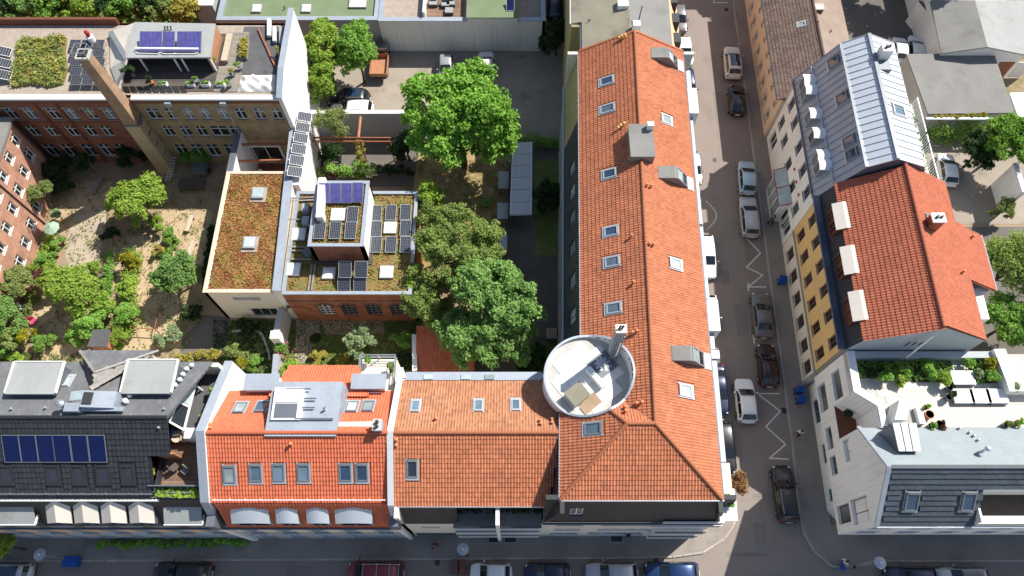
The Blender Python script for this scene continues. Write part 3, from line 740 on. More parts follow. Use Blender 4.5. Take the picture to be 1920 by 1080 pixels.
def mat_plants(parent_or_none,name,poly,z,n,size,leaf,seed=1,hgt=0.12,kind='stuff',label=None,lump=0.35,up=1.0):
 """low ground cover over a polygon: many small leaf quads in clumps"""
 rng = np.random.default_rng(seed)
 xs = [p[0] for p in poly]; ys = [p[1] for p in poly]
 m = int(n * 2.2) + 10; x = rng.uniform(min(xs),max(xs),m); y = rng.uniform(min(ys),max(ys),m)
 f = np.sin(x * 2.3 + seed) * np.sin(y * 1.9 + seed * 2) + 0.6 * np.sin(x * 5.1 + y * 3.7)
 k = inpoly(x,y,poly) & (rng.uniform(-1.3,1.3,m) < f + lump); x = x[k][:n]; y = y[k][:n]; n = len(x)
 if n == 0: return None
 pos = np.stack([x,y,z + rng.uniform(0.0,hgt,n)],1)
 nrm = rng.normal(size=(n,3)) * 0.6 + np.array([0,0,up]); nrm /= np.linalg.norm(nrm,axis=1)[:,None]
 t = rng.normal(size=(n,3)); t -= (t * nrm).sum(1)[:,None] * nrm; t /= np.linalg.norm(t,axis=1)[:,None]; b = np.cross(nrm,t)
 s = size * rng.uniform(0.5,1.5,n)[:,None]
 V = np.stack([pos - t * s * .6,pos + b * s * .5 + nrm * s * .12,pos + t * s * .6,pos - b * s * .5 + nrm * s * .12],1).reshape(-1,3)
 V[:,2] = np.maximum(V[:,2],z + 0.004)
 tvv = np.clip(.5 + .42 * np.sin(x * 1.3 + seed + np.sin(y * .9)) * np.sin(y * 1.5 + np.sin(x * 1.1 + seed)) + .5 * (rng.random(n) - .5),0,1)
 o = mesh_np(name,V,np.arange(n * 4).reshape(-1,4),leaf,parent_or_none,tvv); tag(o,label,None,None,kind)
 return o

# ================================================================== THE SETTING
g = MB(); g.add([(-300,-120,-0.03),(300,-120,-0.03),(300,400,-0.03),(-300,400,-0.03)],[(0,1,2,3)]); ground = struct(g,'ground','soil')
def sheet(name,pts,z,m):
 mb = MB(); a = sum(pts[i][0] * pts[(i + 1) % len(pts)][1] - pts[(i + 1) % len(pts)][0] * pts[i][1] for i in range(len(pts)))
 if a < 0: pts = pts[::-1]
 mb.add([(p[0],p[1],z) for p in pts],[tuple(range(len(pts)))]); return struct(mb,name,m)
def pxs(l,z=0.0): return [XY(x,y,z) for x,y in l]
road_t0,road_t1 = 16.3,23.7
road = sheet('road',[(-110,-4.5),(130,-4.5),(130,6),(T(24.2,6)[0],6),(T(24.2,130)[0],130),(T(16.0,130)[0],130),(T(16.0,6)[0],6),(-110,6)],0.0,'asphalt')
sheet('road',[(-110,-8),(130,-8),(130,-4.5),(-110,-4.5)],-0.006,'asphalt')
KERB_ME = pmesh(MB().obb((0,0,0),((1,0,0),(0,1,0),(0,0,1)),(0.485,0.075,0.10)),'kerb_stone','kerb')
def kerb_line(root,pts,z=0.036,step=1.0):
 for i in range(len(pts) - 1):
  a,b = Vector((*pts[i][:2],0)),Vector((*pts[i + 1][:2],0)); L = (b - a).length; n = max(1,round(L / step)); an = math.atan2(b.y - a.y,b.x - a.x)
  for k in range(n):
   c = a.lerp(b,(k + 0.5) / n); o = bpy.data.objects.new('kerb_stone',KERB_ME); COL.objects.link(o); o.parent = root
   o.location = (c.x,c.y,z); o.rotation_euler = (0,0,an); o.scale = (L / n * 0.985,1,1)
def pavement(kerb,inner,m='pavement',z=0.12,vis=None):
 mb = MB(); mb.prism(kerb + inner,-0.02,z); o = struct(mb,'pavement',m); kerb_line(o,vis or kerb); return o
kA = [(-58,4.62)] + pxs([(1180,1046),(1261,1044),(1318,1036),(1359,1010),(1376,985),(1381,960),(1380,933)],0.12) + [T(18.3,9.6)[:2],T(16.35,11.2)[:2],T(16.35,78)[:2]]
kA = [(p[0],p[1]) for p in kA]
pavA = pavement(kA,[T(13.9,78)[:2],T(13.9,7.0)[:2],(-58,7.0)])
kB = pxs([(1640,1052),(1606,1062),(1560,1062),(1527,1034),(1507,998),(1500,962)],0.12)
kB = [(62,XY(1640,1052,0.12)[1])] + kB + [T(23.7,14)[:2],T(23.7,78)[:2]]
kB = [(p[0],p[1]) for p in kB]
pavB = pavement(kB,[T(26.0,78)[:2],T(26.0,7.5)[:2],(62,7.5)])
pavC = pavement([(62,-4.4),(-58,-4.4)],[(-58,-7),(62,-7)],vis=[(-30,-4.4),(30,-4.4)])
# painted markings
def stripe(pts,w,name='road_marking'):
 for a,b in zip(pts[:-1],pts[1:]):
  a,b = Vector((*a,0)),Vector((*b,0)); d = (b - a).normalized(); q = Vector((-d.y,d.x,0)) * w / 2
  mb = MB(); z = 0.004 + 0.001 * RNG.random()
  mb.add([(*(a - q - d * w * .4)[:2],z),(*(b - q + d * w * .4)[:2],z),(*(b + q + d * w * .4)[:2],z),(*(a + q - d * w * .4)[:2],z)],[(0,1,2,3)]); mb.build(name,'marking',road)
stripe(pxs([(1393,441),(1426,474),(1400,501),(1430,516),(1403,538),(1436,538)]),0.12)
stripe(pxs([(1403,531),(1403,545)]),0.12)
stripe(pxs([(1424,741),(1463,771),(1436,800),(1473,833),(1443,859),(1478,861)]),0.12)
stripe(pxs([(1424,738),(1462,738)]),0.12)
stripe(pxs([(1412,628),(1414,643)]),0.12); stripe(pxs([(1413,635),(1432,636)]),0.12)
stripe(pxs([(1338,0),(1338,5),(1364,5)]),0.12)
for k in range(14):                       # dotted arc in front of the west entrance
 t = k / 13; x = 1325 + 18 * math.sin(t * math.pi * 0.98); y = 378 + 52 * t
 c = P(x,y); mb = MB(); mb.add([(c.x - .06,c.y - .11,.0045),(c.x + .06,c.y - .11,.0045),(c.x + .06,c.y + .11,.0045),(c.x - .06,c.y + .11,.0045)],[(0,1,2,3)]); mb.build('road_marking','marking',road)
# yards and gardens, each its own sheet a few millimetres above the one below
sheet('parking_yard',pxs([(575,96),(1080,96),(1064,262),(740,262),(575,210)]),-0.022,'yard_paving')
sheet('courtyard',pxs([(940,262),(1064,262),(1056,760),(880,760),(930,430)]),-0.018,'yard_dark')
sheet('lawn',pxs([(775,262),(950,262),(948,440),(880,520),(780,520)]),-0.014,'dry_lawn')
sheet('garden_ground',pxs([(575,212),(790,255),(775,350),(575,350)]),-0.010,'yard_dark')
sheet('lawn',pxs([(530,600),(790,600),(790,700),(530,700)]),-0.012,'lawn_ground')
sheet('path',pxs([(555,600),(600,600),(597,640),(563,690),(553,690)]),-0.006,'garden_slab')
sheet('path',pxs([(600,598),(720,596),(720,625),(610,628)]),-0.006,'sand_path')
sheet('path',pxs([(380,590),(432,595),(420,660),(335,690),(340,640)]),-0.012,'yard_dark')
sheet('lawn',pxs([(432,600),(515,600),(515,700),(415,700),(420,650)]),-0.016,'lawn_ground')
sheet('path',pxs([(140,395),(200,385),(196,440),(180,512),(132,512),(120,470)]),-0.010,'garden_slab')
sheet('path',pxs([(120,340),(212,340),(205,400),(100,445),(108,400)]),-0.014,'sand_path')
sheet('path',pxs([(300,395),(398,395),(382,500),(318,480)]),-0.014,'sand_path')
sheet('path',pxs([(205,445),(300,440),(310,520),(200,600),(210,520)]),-0.016,'sand_path')
sheet('path',pxs([(60,545),(100,535),(105,590),(60,620),(35,610)]),-0.010,'sand_path')
sheet('path',pxs([(95,600),(160,585),(165,650),(70,690),(60,670)]),-0.013,'sand_path')
sheet('path',pxs([(250,555),(335,550),(340,650),(230,660)]),-0.011,'sand_path')
sheet('lawn',pxs([(-20,660),(60,668),(50,720),(-40,720)]),-0.010,'lawn_ground')
sheet('lawn',pxs([(-40,-60),(480,-60),(470,60),(-40,60)]),-0.014,'lawn_ground')
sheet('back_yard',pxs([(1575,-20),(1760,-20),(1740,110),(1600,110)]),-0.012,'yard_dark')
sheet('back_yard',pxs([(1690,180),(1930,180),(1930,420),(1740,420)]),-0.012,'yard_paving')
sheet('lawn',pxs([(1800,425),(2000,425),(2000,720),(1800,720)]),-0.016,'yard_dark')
# repairs, manholes and drains in the road
for i,(x,y,w_,h_) in enumerate(((1390,600,1.1,3.2),(1405,470,.9,2.2),(1350,200,1.2,4.0),(1440,930,2.6,.35),(1400,1040,3.4,.3),(1360,520,.8,1.4),(560,1072,2.2,.9),(1425,1000,1.0,1.6))):
 q = P(x,y); mb = MB(); z = .0025 + i * .0001; mb.add([(q.x - w_ / 2,q.y - h_ / 2,z),(q.x + w_ / 2,q.y - h_ / 2,z),(q.x + w_ / 2 + .05,q.y + h_ / 2,z),(q.x - w_ / 2 + .04,q.y + h_ / 2,z)],[(0,1,2,3)]); mb.build('tarmac_patch','asphalt_patch',road)
for x,y in ((1385,680),(1376,420),(1396,905),(1352,255),(1420,1030),(460,1076)):
 q = P(x,y); mb = MB(); mb.cyl(q.x,q.y,.001,.009,.32,20); mb.build('manhole_cover','concrete_dark',road)
for x,y in ((1362,18),(1340,300),(1456,600),(1470,770),(820,1054),(1230,1050)):
 q = P(x,y); mb = MB(); mb.box(q.x - .2,q.y - .25,.001,q.x + .2,q.y + .25,.01); mb.build('drain_grate','steel_dark',road)
for (x0_,y0_,x1_,y1_) in ((1392,400,1428,700),(1340,150,1350,330),(1395,700,1432,1000),(1385,937,1470,938),(1378,1000,1540,1003),(300,1074,800,1072),(1360,620,1372,760)):
 a,b = P(x0_,y0_),P(x1_,y1_); mb = MB(); mb.bar((a.x,a.y,.001),(b.x,b.y,.001),.045,.006); mb.build('tar_seam','asphalt_patch',road)
sheet('lawn',pxs([(1003,300),(1053,300),(1052,480),(1003,478)]),-0.008,'lawn_ground')
sheet('lawn',pxs([(985,640),(1050,640),(1046,690),(960,700)]),-0.008,'lawn_ground')

# ================================================================== CORNER BUILDING (orange roof, round tower)
ZW,ZE,ZR = 8.9,13.5,15.9
tL,tR,tM = 4.385,13.53,8.94
M = thing('corner_building','long corner building with orange tiled hip roof, slate mansard and round roof-terrace tower','building',T(9,26,0))
S_N = 45.7
# walls: west court side, east street side, south street side, north gable
wins = []
for s_ in np.arange(2.2,27,2.9):
 wins += [(s_,1.0,1.1,1.4),(s_,4.2,1.1,1.4),(s_,7.0,1.1,1.3)]
facade(M,T(tL - 0.95,S_N)[:2],T(tL - 0.95,15)[:2],0,ZW,'plaster_grey',wins)
facade(M,T(tR + 0.95,6.62)[:2],T(tR + 0.95,S_N)[:2],0,ZW,'plaster_cream',[(u,z,1.2,1.5) for u in np.arange(3,38,3.1) for z in (1.0,4.0,6.8)])
facade(M,T(2.0,6.62)[:2],T(tR + 0.95,6.62)[:2],0,ZW,'plaster_cream',
       [(2.0,6.5,2.0,1.1,'g'),(6.4,6.6,4.2,1.0,'g',{'nm': 4}),(2.0,3.6,2.0,1.5,'g'),(6.4,3.6,4.2,1.5,'g',{'nm': 4}),(1.9,0.2,2.2,2.2,'d'),(6.0,0.5,4.4,2.2,'g',{'nm': 4}),(10.5,0.3,1.2,2.3,'d')],th=0.25)
facade(M,T(2.0,15.5)[:2],T(2.0,6.62)[:2],0,ZW,'plaster_cream',[])
facade(M,T(tR + 0.95,S_N)[:2],T(tL - 0.95,S_N)[:2],0,ZE,'plaster_cream',[])
# slate mansard storey
mw = []
for i,y_ in enumerate([312,356,404,462,524,590,650]):
 sY = P(1072,y_,11.5).y; mw.append((38.6 - sY,10.4,1.25,1.7,'g',{'gm': 'glass_milky','fm': 'frame_grey'}))
facade(M,T(tL - 0.95,38.6)[:2],T(tL - 0.95,15)[:2],ZW,ZE,'slate',mw,lean=0.95,name='mansard')
facade(M,T(tL - 0.95,S_N)[:2],T(tL - 0.95,38.6)[:2],ZW,ZE,'plaster_ochre',[],lean=0.95,name='mansard')
facade(M,T(2.0,15.5)[:2],T(2.0,6.62)[:2],ZW,ZE,'slate',[],lean=0.9,name='mansard')
facade(M,T(2.0,6.62)[:2],T(tR + 0.95,6.62)[:2],ZW,ZE,'slate',[(2.2,10.2,0.9,1.6,'g',{'fm': 'frame_white','gm': 'glass_milky'})],lean=0.85,name='mansard')
facade(M,T(tR + 0.95,6.62)[:2],T(tR + 0.95,S_N)[:2],ZW,ZE,'slate',[],lean=0.95,name='mansard')
mb = MB(); mb.tube([T(tL - 1.02,S_N,ZW),T(tL - 1.02,15,ZW)],0.09,8); mb.build('gutter','gutter',M)
mb = MB(); mb.tube([T(1.95,6.5,ZW),T(tR + 1.0,6.5,ZW)],0.08,8); mb.build('gutter','gutter_dark',M)
mb = MB(); mb.tube([T(tL - 0.06,S_N,ZE - 0.02),T(tL - 0.06,17.6,ZE - 0.02)],0.06,6); mb.build('gutter','gutter',M)
mb = MB(); mb.tube([T(2.84,7.38,ZE),T(tR + 0.1,7.38,ZE)],0.06,6); mb.build('gutter','gutter',M)
mb = MB(); mb.tube([T(tR + 0.07,7.4,ZE - 0.02),T(tR + 0.07,S_N,ZE - 0.02)],0.07,6); mb.build('gutter','gutter_dark',M)
mb = MB(); mb.tube([T(2.84,7.4,ZE),T(2.84,13.2,ZE)],0.05,6); mb.build('gutter','gutter',M)
TW_C = Vector((5.28,15.72,0)); TW_R = 3.06; TW_F = 13.72      # tower centre, radius, terrace floor
# roof planes
rpW = RP(T(tL,S_N,ZE),T(tL,7.45,ZE),T(tM,S_N,ZR))
rpE = RP(T(tR,7.45,ZE),T(tR,S_N,ZE),T(tM,20,ZR))
hl = []
for x,y,h_ in ((1139,152,1.2),(1140,204,1.25),(1144,326,1.1),(1147,434,1.1),(1149,491,1.15),(1152,578,1.15)):
 u,v = rpW.px(x,y); gm = {326: 'glass_blue',434: 'glass_blue',152: 'glass_blue'}.get(y,'glass_sky')
 hl.append(roof_window(M,rpW,u,v,0.8,h_,'frame_light',gm))
vtop = rpW.uv(T(tM,20,ZR))[1]
vall = rpW.uv(T(tM,11.9,ZR)); vlow = rpW.uv(T(tL,7.45 + (tL - 2.9) + 4.4,ZE))
# west slope polygon ends along the valley with the corner pavilion; the tower's circle is cut by dropping tiles inside it
polyW = [(0,0),(rpW.uv(T(tL,16.3,ZE))[0],0),vall,(0,vtop)]
hol = list(hl)
TWC = (TW_C.x,TW_C.y,TW_R)
tiles(M,rpW,polyW,hol,seed=3,circ=TWC)
he = []
for x,y,w_,h_ in ((1248,224,0.85,1.0),(1265,495,0.85,1.05),(1284,733,0.85,1.1)):
 u,v = rpE.px(x,y); he.append(roof_window(M,rpE,u,v,w_,h_,'frame_light','glass_milky'))
polyE = [(0,0),rpE.uv(T(tR,S_N,ZE)),rpE.uv(T(tM,S_N,ZR)),rpE.uv(T(tM,11.9,ZR))]
tiles(M,rpE,polyE,he,seed=4)
# corner pavilion: south, west and north slopes
rpS = RP(T(2.9,7.45,ZE),T(tR,7.45,ZE),T(8,11.9,ZR))
rpCW = RP(T(2.9,16.3,ZE),T(2.9,7.45,ZE),T(7.1,16.3,ZR))
rpCN = RP(T(tM,16.3,ZE),T(2.9,16.3,ZE),T(7.1,11.9,ZR))
tiles(M,rpS,[rpS.uv(T(2.9,7.45,ZE)),rpS.uv(T(tR,7.45,ZE)),rpS.uv(T(tM,11.9,ZR)),rpS.uv(T(7.1,11.9,ZR))],[],m='tile_orange',seed=5)
u,v = rpCW.px(1113,804); hcw = [roof_window(M,rpCW,u,v,0.8,1.25,'frame_grey','glass_sky')]
tiles(M,rpCW,[rpCW.uv(T(2.9,14.2,ZE)),rpCW.uv(T(2.9,7.45,ZE)),rpCW.uv(T(7.1,11.9,ZR)),rpCW.uv(T(5.0,14.2,14.7))],hcw,seed=6,circ=TWC)
nU = rpCN.uv
tiles(M,rpCN,[nU(T(7.0,13.9,14.83)),nU(T(5.2,13.9,14.83)),nU(T(7.1,11.9,ZR)),nU(T(tM,11.9,ZR))],[],seed=7,circ=TWC)
ridge_tiles(M,T(tM,S_N,ZR + 0.02),T(tM,11.9,ZR + 0.02),'tile_orange')
ridge_tiles(M,T(7.1,11.9,ZR + 0.02),T(tM,11.9,ZR + 0.02),'tile_orange')
ridge_tiles(M,T(2.9,7.45,ZE + 0.06),T(7.1,11.9,ZR + 0.02),'tile_orange')
ridge_tiles(M,T(tR,7.45,ZE + 0.06),T(tM,11.9,ZR + 0.02),'tile_orange')
ridge_tiles(M,T(6.0,13.05,15.31),T(7.1,11.9,ZR + 0.02),'tile_orange')
mb = MB(); mb.bar(T(tM,11.95,ZR - 0.03),T(7.4,13.44,15.09),0.22,0.05); mb.build('valley_gutter','gutter_dark',M)
# verge along the north gable
for a,b in ((T(tL,S_N,ZE + .05),T(tM,S_N,ZR + .05)),(T(tR,S_N,ZE + .05),T(tM,S_N,ZR + .05))):
 mb = MB(); mb.bar(a,b,0.2,0.12); mb.build('verge','tile_orange',M)
mb = MB(); mb.add([T(tL - 0.6,S_N,ZE - 0.3),T(tR + 0.6,S_N,ZE - 0.3),T(tM,S_N,ZR),T(tL - 0.6,S_N - .2,ZE - 0.3),T(tR + 0.6,S_N - .2,ZE - 0.3),T(tM,S_N - .2,ZR)],[(1,0,2),(3,4,5),(0,3,5,2),(1,2,5,4),(0,1,4,3)]); mb.build('gable','plaster_cream',M)
# pipes and vents
for x,y in ((1158,244),(1163,240),(1169,236)): vent(M,rpW,*rpW.px(x,y),m='copper_yellow')
for x,y in ((1160,76),(1165,73),(1171,71)): vent(M,rpW,*rpW.px(x,y),m='copper_yellow')
for x,y in ((1179,300),(1183,445),(1187,532),(1185,626),(1193,623)): vent(M,rpW,*rpW.px(x,y))
for x,y in ((1212,350),(1220,352),(1217,460),(1224,461),(1192,758),(1202,756)): vent(M,(rpW if y > 700 else rpE),*(rpW if y > 700 else rpE).px(x,y))
for x,y in ((1171,765),(1172,772)): vent(M,rpCN,*rpCN.px(x,y))
# grey plant box astride the ridge
c = T(tM + 0.05,P(1208,262,16.4).y,0)
mb = MB(); mb.box(c.x - 0.95,c.y - 1.55,14.6,c.x + 0.85,c.y + 1.45,16.35); mb.build('lift_housing','bitumen',M)
mb = MB(); mb.box(c.x - 1.0,c.y - 1.6,16.352,c.x + 0.9,c.y + 1.5,16.42); mb.build('housing_cover','bitumen',M)
q = P(1220,233,16.9); mb = MB(); mb.box(q.x - 0.25,q.y - 0.22,16.42,q.x + 0.25,q.y + 0.22,17.0); mb.build('chimney_pot','plaster_white',M)
# three hatch dormers on the street slope: zinc hood with an inclined glazed front
for (x,y) in ((1236,107),(1251,330),(1278,667)):
 u,v = rpE.px(x,y); d = MB()
 u0,u1 = u - 0.55,u + 0.55
 prof = [(v + 1.0,0.0),(v + 0.9,0.12),(v - 0.15,0.75),(v - 0.35,0.75),(v - 1.9,0.1),(v - 1.9,0.0)]
 vs = [rpE.pt(u0,a,b) for a,b in prof] + [rpE.pt(u1,a,b) for a,b in prof]; n = len(prof)
 d.add(vs,[tuple(range(n)),tuple(range(2 * n - 1,n - 1,-1))] + [(i,n + i,n + (i + 1) % n,(i + 1) % n) for i in range(n)])
 dm = d.build('roof_hatch','bitumen',M)
 gl = MB(); a,b = (v - 0.4,0.735),(v - 1.85,0.125)
 for k in range(2):
  p0 = (a[0] + (b[0] - a[0]) * (k * 0.5 + 0.04),a[1] + (b[1] - a[1]) * (k * 0.5 + 0.04) + 0.03); p1 = (a[0] + (b[0] - a[0]) * (k * 0.5 + 0.46),a[1] + (b[1] - a[1]) * (k * 0.5 + 0.46) + 0.03)
  gl = MB(); gl.add([rpE.pt(u0 + 0.12,*p0),rpE.pt(u0 + 0.12,*p1),rpE.pt(u1 - 0.12,*p1),rpE.pt(u1 - 0.12,*p0)],[(0,1,2,3)]); gl.build('pane','glass_milky' if k == 0 else 'glass_dark',dm)
 fr = MB()
 for uu in (u0 + 0.04,u1 - 0.04): fr.bar(rpE.pt(uu,a[0],a[1] + 0.04),rpE.pt(uu,b[0],b[1] + 0.04),0.09,0.06)
 for k in (0,0.5,1): fr.bar(rpE.pt(u0,a[0] + (b[0] - a[0]) * k,a[1] + (b[1] - a[1]) * k + 0.045),rpE.pt(u1,a[0] + (b[0] - a[0]) * k,a[1] + (b[1] - a[1]) * k + 0.045),0.08,0.05)
 fr.build('hatch_frame','frame_grey',dm)
 wb_ = MB(); rpE.box(wb_,u0 - 0.05,u1 + 0.05,v - 2.55,v - 1.92,0.05,0.1); wb_.build('flashing','zinc_pale',dm)
# street side: dormer roofs, balconies and bays seen beyond the eave
def eastbox(y0,y1,t0,t1,z0,z1,m,name):
 a,b = P(1300,y0,z1).y,P(1300,y1,z1).y
 mb = MB(); mb.prism([T(t0,b)[:2],T(t1,b)[:2],T(t1,a)[:2],T(t0,a)[:2]],z0,z1); return mb.build(name,m,M)
eastbox(132,165,13.75,14.6,9,11.6,'zinc','dormer'); eastbox(165,212,13.75,14.95,9,11.8,'plaster_white','bay_window')
eastbox(215,420,13.8,14.55,9,11.2,'zinc','dormer'); eastbox(230,330,14.56,15.0,8.0,9.2,'plaster_white','balcony')
eastbox(425,560,13.8,14.55,9,11.2,'zinc','dormer'); eastbox(562,620,13.78,15.0,8.5,11.8,'plaster_white','bay_window'); eastbox(622,655,13.8,14.6,9,11.3,'zinc','dormer')
eastbox(657,672,13.8,14.8,9,11.6,'plaster_white','dormer'); eastbox(674,866,13.8,14.6,9,11.4,'zinc','dormer')
eastbox(868,934,13.8,14.6,9,12.2,'plaster_peach','bay_window')
# ---- south balconies and terrace edge of the corner
mb = MB(); mb.prism([T(9.6,6.3)[:2],T(14.5,6.3)[:2],T(14.5,6.55)[:2],T(9.6,6.55)[:2]],8.6,8.8); mb.build('balcony_slab','plaster_white',M)
mb = MB()
for k in range(30): mb.bar(T(9.65 + k * 0.165,6.32,8.8),T(9.65 + k * 0.165,6.32,9.5),0.025)
mb.bar(T(9.6,6.32,9.52),T(14.5,6.32,9.52),0.05); mb.build('balcony_rail','steel',M)
for zz in (3.3,6.0):
 mb = MB(); mb.prism([T(10.2,6.1)[:2],T(13.9,6.1)[:2],T(13.9,6.58)[:2],T(10.2,6.58)[:2]],zz,zz + 0.18); mb.build('balcony_slab','plaster_white',M)
 mb = MB()
 for k in range(24): mb.bar(T(10.25 + k * 0.158,6.14,zz + .18),T(10.25 + k * 0.158,6.14,zz + 1.05),0.025)
 mb.bar(T(10.2,6.14,zz + 1.07),T(13.9,6.14,zz + 1.07),0.05); mb.build('balcony_rail','steel_dark',M)
mb = MB(); mb.prism([T(tR + 0.1,6.3)[:2],T(tR + 1.3,6.3)[:2],T(tR + 1.25,8.4)[:2],T(tR + 0.1,8.4)[:2]],11.9,12.1); mb.build('balcony_slab','plaster_white',M)
mb = MB(); mb.prism([T(10.4,6.5)[:2],T(14.7,6.5)[:2],T(14.7,6.61)[:2],T(10.4,6.61)[:2]],ZW + 0.1,9.4); mb.build('parapet','plaster_white',M)
# ---- round tower with its roof terrace, its rim climbing with the roof slopes around it
def rim_z(x,y):
 t = x - KS * y; z = 13.98
 if t > tL: z = max(z,ZE + .527 * (t - tL) + .16)
 if y < TW_C.y and t > 2.9: z = max(z,min(ZE + .571 * (t - 2.9),ZR - .54 * (y - 11.9)) + .16)
 return z
mb = MB(); mb.ring(TW_C.x,TW_C.y,0,TW_F - .01,TW_R - 0.3,TW_R,64); mb.build('tower_wall','plaster_white',M)
def rim(r0,r1,dz0,dz1,name,m,par):
 mb = MB(); n = 96; vs = []
 for k in range(n):
  a_ = 2 * math.pi * k / n; c,q = math.cos(a_),math.sin(a_); zt_ = rim_z(TW_C.x + TW_R * c,TW_C.y + TW_R * q)
  lo = TW_F if dz0 is None else zt_ + dz0
  vs += [(TW_C.x + r0 * c,TW_C.y + r0 * q,lo),(TW_C.x + r1 * c,TW_C.y + r1 * q,lo),(TW_C.x + r1 * c,TW_C.y + r1 * q,zt_ + dz1),(TW_C.x + r0 * c,TW_C.y + r0 * q,zt_ + dz1)]
 mb.add(vs,[(4 * k + y_,4 * k + x_,4 * ((k + 1) % n) + x_,4 * ((k + 1) % n) + y_) for k in range(n) for x_,y_ in ((0,1),(1,2),(2,3),(3,0))]); return mb.build(name,m,par)
tp = rim(TW_R - .10,TW_R - .004,None,0,'tower_parapet','plaster_white',M); rim(TW_R - .13,TW_R + .02,.001,.04,'coping','zinc',tp)
mb = MB(); mb.cyl(TW_C.x,TW_C.y,TW_F - .3,TW_F - .005,TW_R - 0.125,64); mb.build('terrace_floor','concrete',M)
tz = TW_F; ang = math.radians(38)
sq = MB().obb((0,0,0),((1,0,0),(0,1,0),(0,0,1)),(0.44,0.44,0.02)); sqm = pmesh(sq,'floor_slab','tower_slab'); L_,R_ = [],[]
for i in range(-4,5):
 for j in range(-4,5):
  x,y = i * 0.9,j * 0.9; r_ = math.hypot(abs(x) + 0.44,abs(y) + 0.44)
  if r_ < TW_R - 0.13: L_.append((TW_C.x + x * math.cos(ang) - y * math.sin(ang),TW_C.y + x * math.sin(ang) + y * math.cos(ang),tz + 0.02)); R_.append(ang)
pieces(M,'floor_slab',sqm,L_,R_)
q = P(1082,738,14.6); mb = MB(); ax = (Vector((math.cos(ang),math.sin(ang),0)),Vector((-math.sin(ang),math.cos(ang),0)),Vector((0,0,1)))
mb.obb((q.x,q.y,tz + 0.45),ax,(0.66,0.55,0.4)); hb = mb.build('access_hatch','concrete',M)
mb = MB(); mb.obb((q.x,q.y,tz + 0.885),ax,(0.7,0.6,0.03)); mb.build('hatch_lid','bitumen_beige',hb)
q = P(1117,708,14.1); mb = MB(); mb.obb((q.x,q.y,tz + 0.30),(ax[1],ax[0],ax[2]),(0.85,0.2,0.28)); mb.build('bench_block','plaster_white',M)
q = P(1131,681,14.1); mb = MB(); mb.obb((q.x,q.y,tz + 0.06),ax,(0.85,0.75,0.03)); mb.build('stair_landing','zinc_dark',M)
for k in range(9):     # spiral stair treads
 a = k * 0.62; mb = MB(); p0 = Vector((q.x,q.y - 0.1,tz + 0.1 + k * 0.09)); p1 = p0 + Vector((math.cos(a),math.sin(a),0)) * 0.62
 mb.bar(p0,p1,0.2,0.03); mb.build('stair_tread','steel',M)
mb = MB(); mb.cyl(q.x,q.y - 0.1,tz,tz + 1.0,0.05,8); mb.build('stair_post','steel',M)
q = P(1106,756,13.8); mb = MB(); mb.obb((q.x,q.y,tz + 0.05),ax,(0.75,0.45,0.02)); mb.build('planter_bed','soil',M)
# chimney with ladder rising at the tower's edge
qb = P(1152,700,14.9); qt = Vector((qb.x + 0.25,qb.y + 0.42,0))
cz = 18.6; qq = P(1165,616,cz)
mb = MB(); mb.box(qq.x - 0.33,qq.y - 0.26,14.4,qq.x + 0.33,qq.y + 0.26,cz - 0.12); mb.build('chimney','steel',M)
mb = MB(); mb.box(qq.x - 0.37,qq.y - 0.30,cz - 0.118,qq.x + 0.37,qq.y + 0.30,cz); cc = mb.build('chimney_cap','plaster_cream',M)
for dx in (-0.12,0.06):
 mb = MB(); mb.tube([(qq.x + dx,qq.y,cz),(qq.x + dx,qq.y,cz + 0.25),(qq.x + dx + 0.1,qq.y + 0.08,cz + 0.3)],0.07,8); mb.build('flue','steel_dark',cc)
lad = MB()
for sx in (-0.26,0.26): lad.bar((qq.x + sx,qq.y - 0.42,tz),(qq.x + sx,qq.y - 0.42,cz - 0.4),0.05)
lad.build('ladder_rail','steel',M)
for k in range(12):
 mb = MB(); mb.bar((qq.x - 0.26,qq.y - 0.42,tz + 0.3 + k * 0.27),(qq.x + 0.26,qq.y - 0.42,tz + 0.3 + k * 0.27),0.035); mb.build('ladder_rung','steel',M)

# ================================================================== ORANGE TERRACED HOUSE (between the red house and the corner)
cL = -8.05
C_ = thing('orange_house','terraced house with weathered orange tiled roof between the bright red house and the corner tower','building',(-3,12,0))
facade(C_,(cL,6.62),(T(2.0,6.62)[0],6.62),0,7.9,'plaster_cream',[(2.0,5.4,1.4,1.0,'g'),(1.9,0.1,3.4,2.2,'d',{'nm': 4,'fm': 'frame_grey'}),(6.2,0.1,1.3,2.3,'d',{'fm': 'frame_grey'}),(7.7,0.1,1.3,2.3,'d',{'fm': 'frame_grey'})],th=0.25)
facade(C_,(T(2.0,16.8)[0],16.85),(cL,16.85),0,11.1,'plaster_cream',[(u,z,1.1,1.4) for u in (2,4.5,7) for z in (1,4,7.5)])
facade(C_,(cL,16.85),(cL,6.62),0,11.0,'plaster_cream',[])
facade(C_,(cL,6.62),(cL + 4.2,6.62),7.9,11.0,'slate',[],lean=0.8,name='mansard')
rpCs = RP((cL,7.43,11),(3.0,7.43,11),(cL,11.87,13.5)); rpCn = RP((4.2,16.35,11),(cL,16.35,11),(cL,11.87,13.5))
u,v = rpCs.px(773,878); h1 = [roof_window(C_,rpCs,u,v,0.72,1.25,'frame_grey','glass_dark')]
tiles(C_,rpCs,[(0,0),rpCs.uv(T(2.25,7.43,11)),rpCs.uv(T(2.95,11.87,13.5)),rpCs.uv((cL,11.87,13.5))],h1,m='tile_orange',seed=8)
h2 = []
for x,y in ((779,763),(897,762),(967,761)):
 u,v = rpCn.px(x,y); h2.append(roof_window(C_,rpCn,u,v,0.62,1.1,'frame_light','glass_sky'))
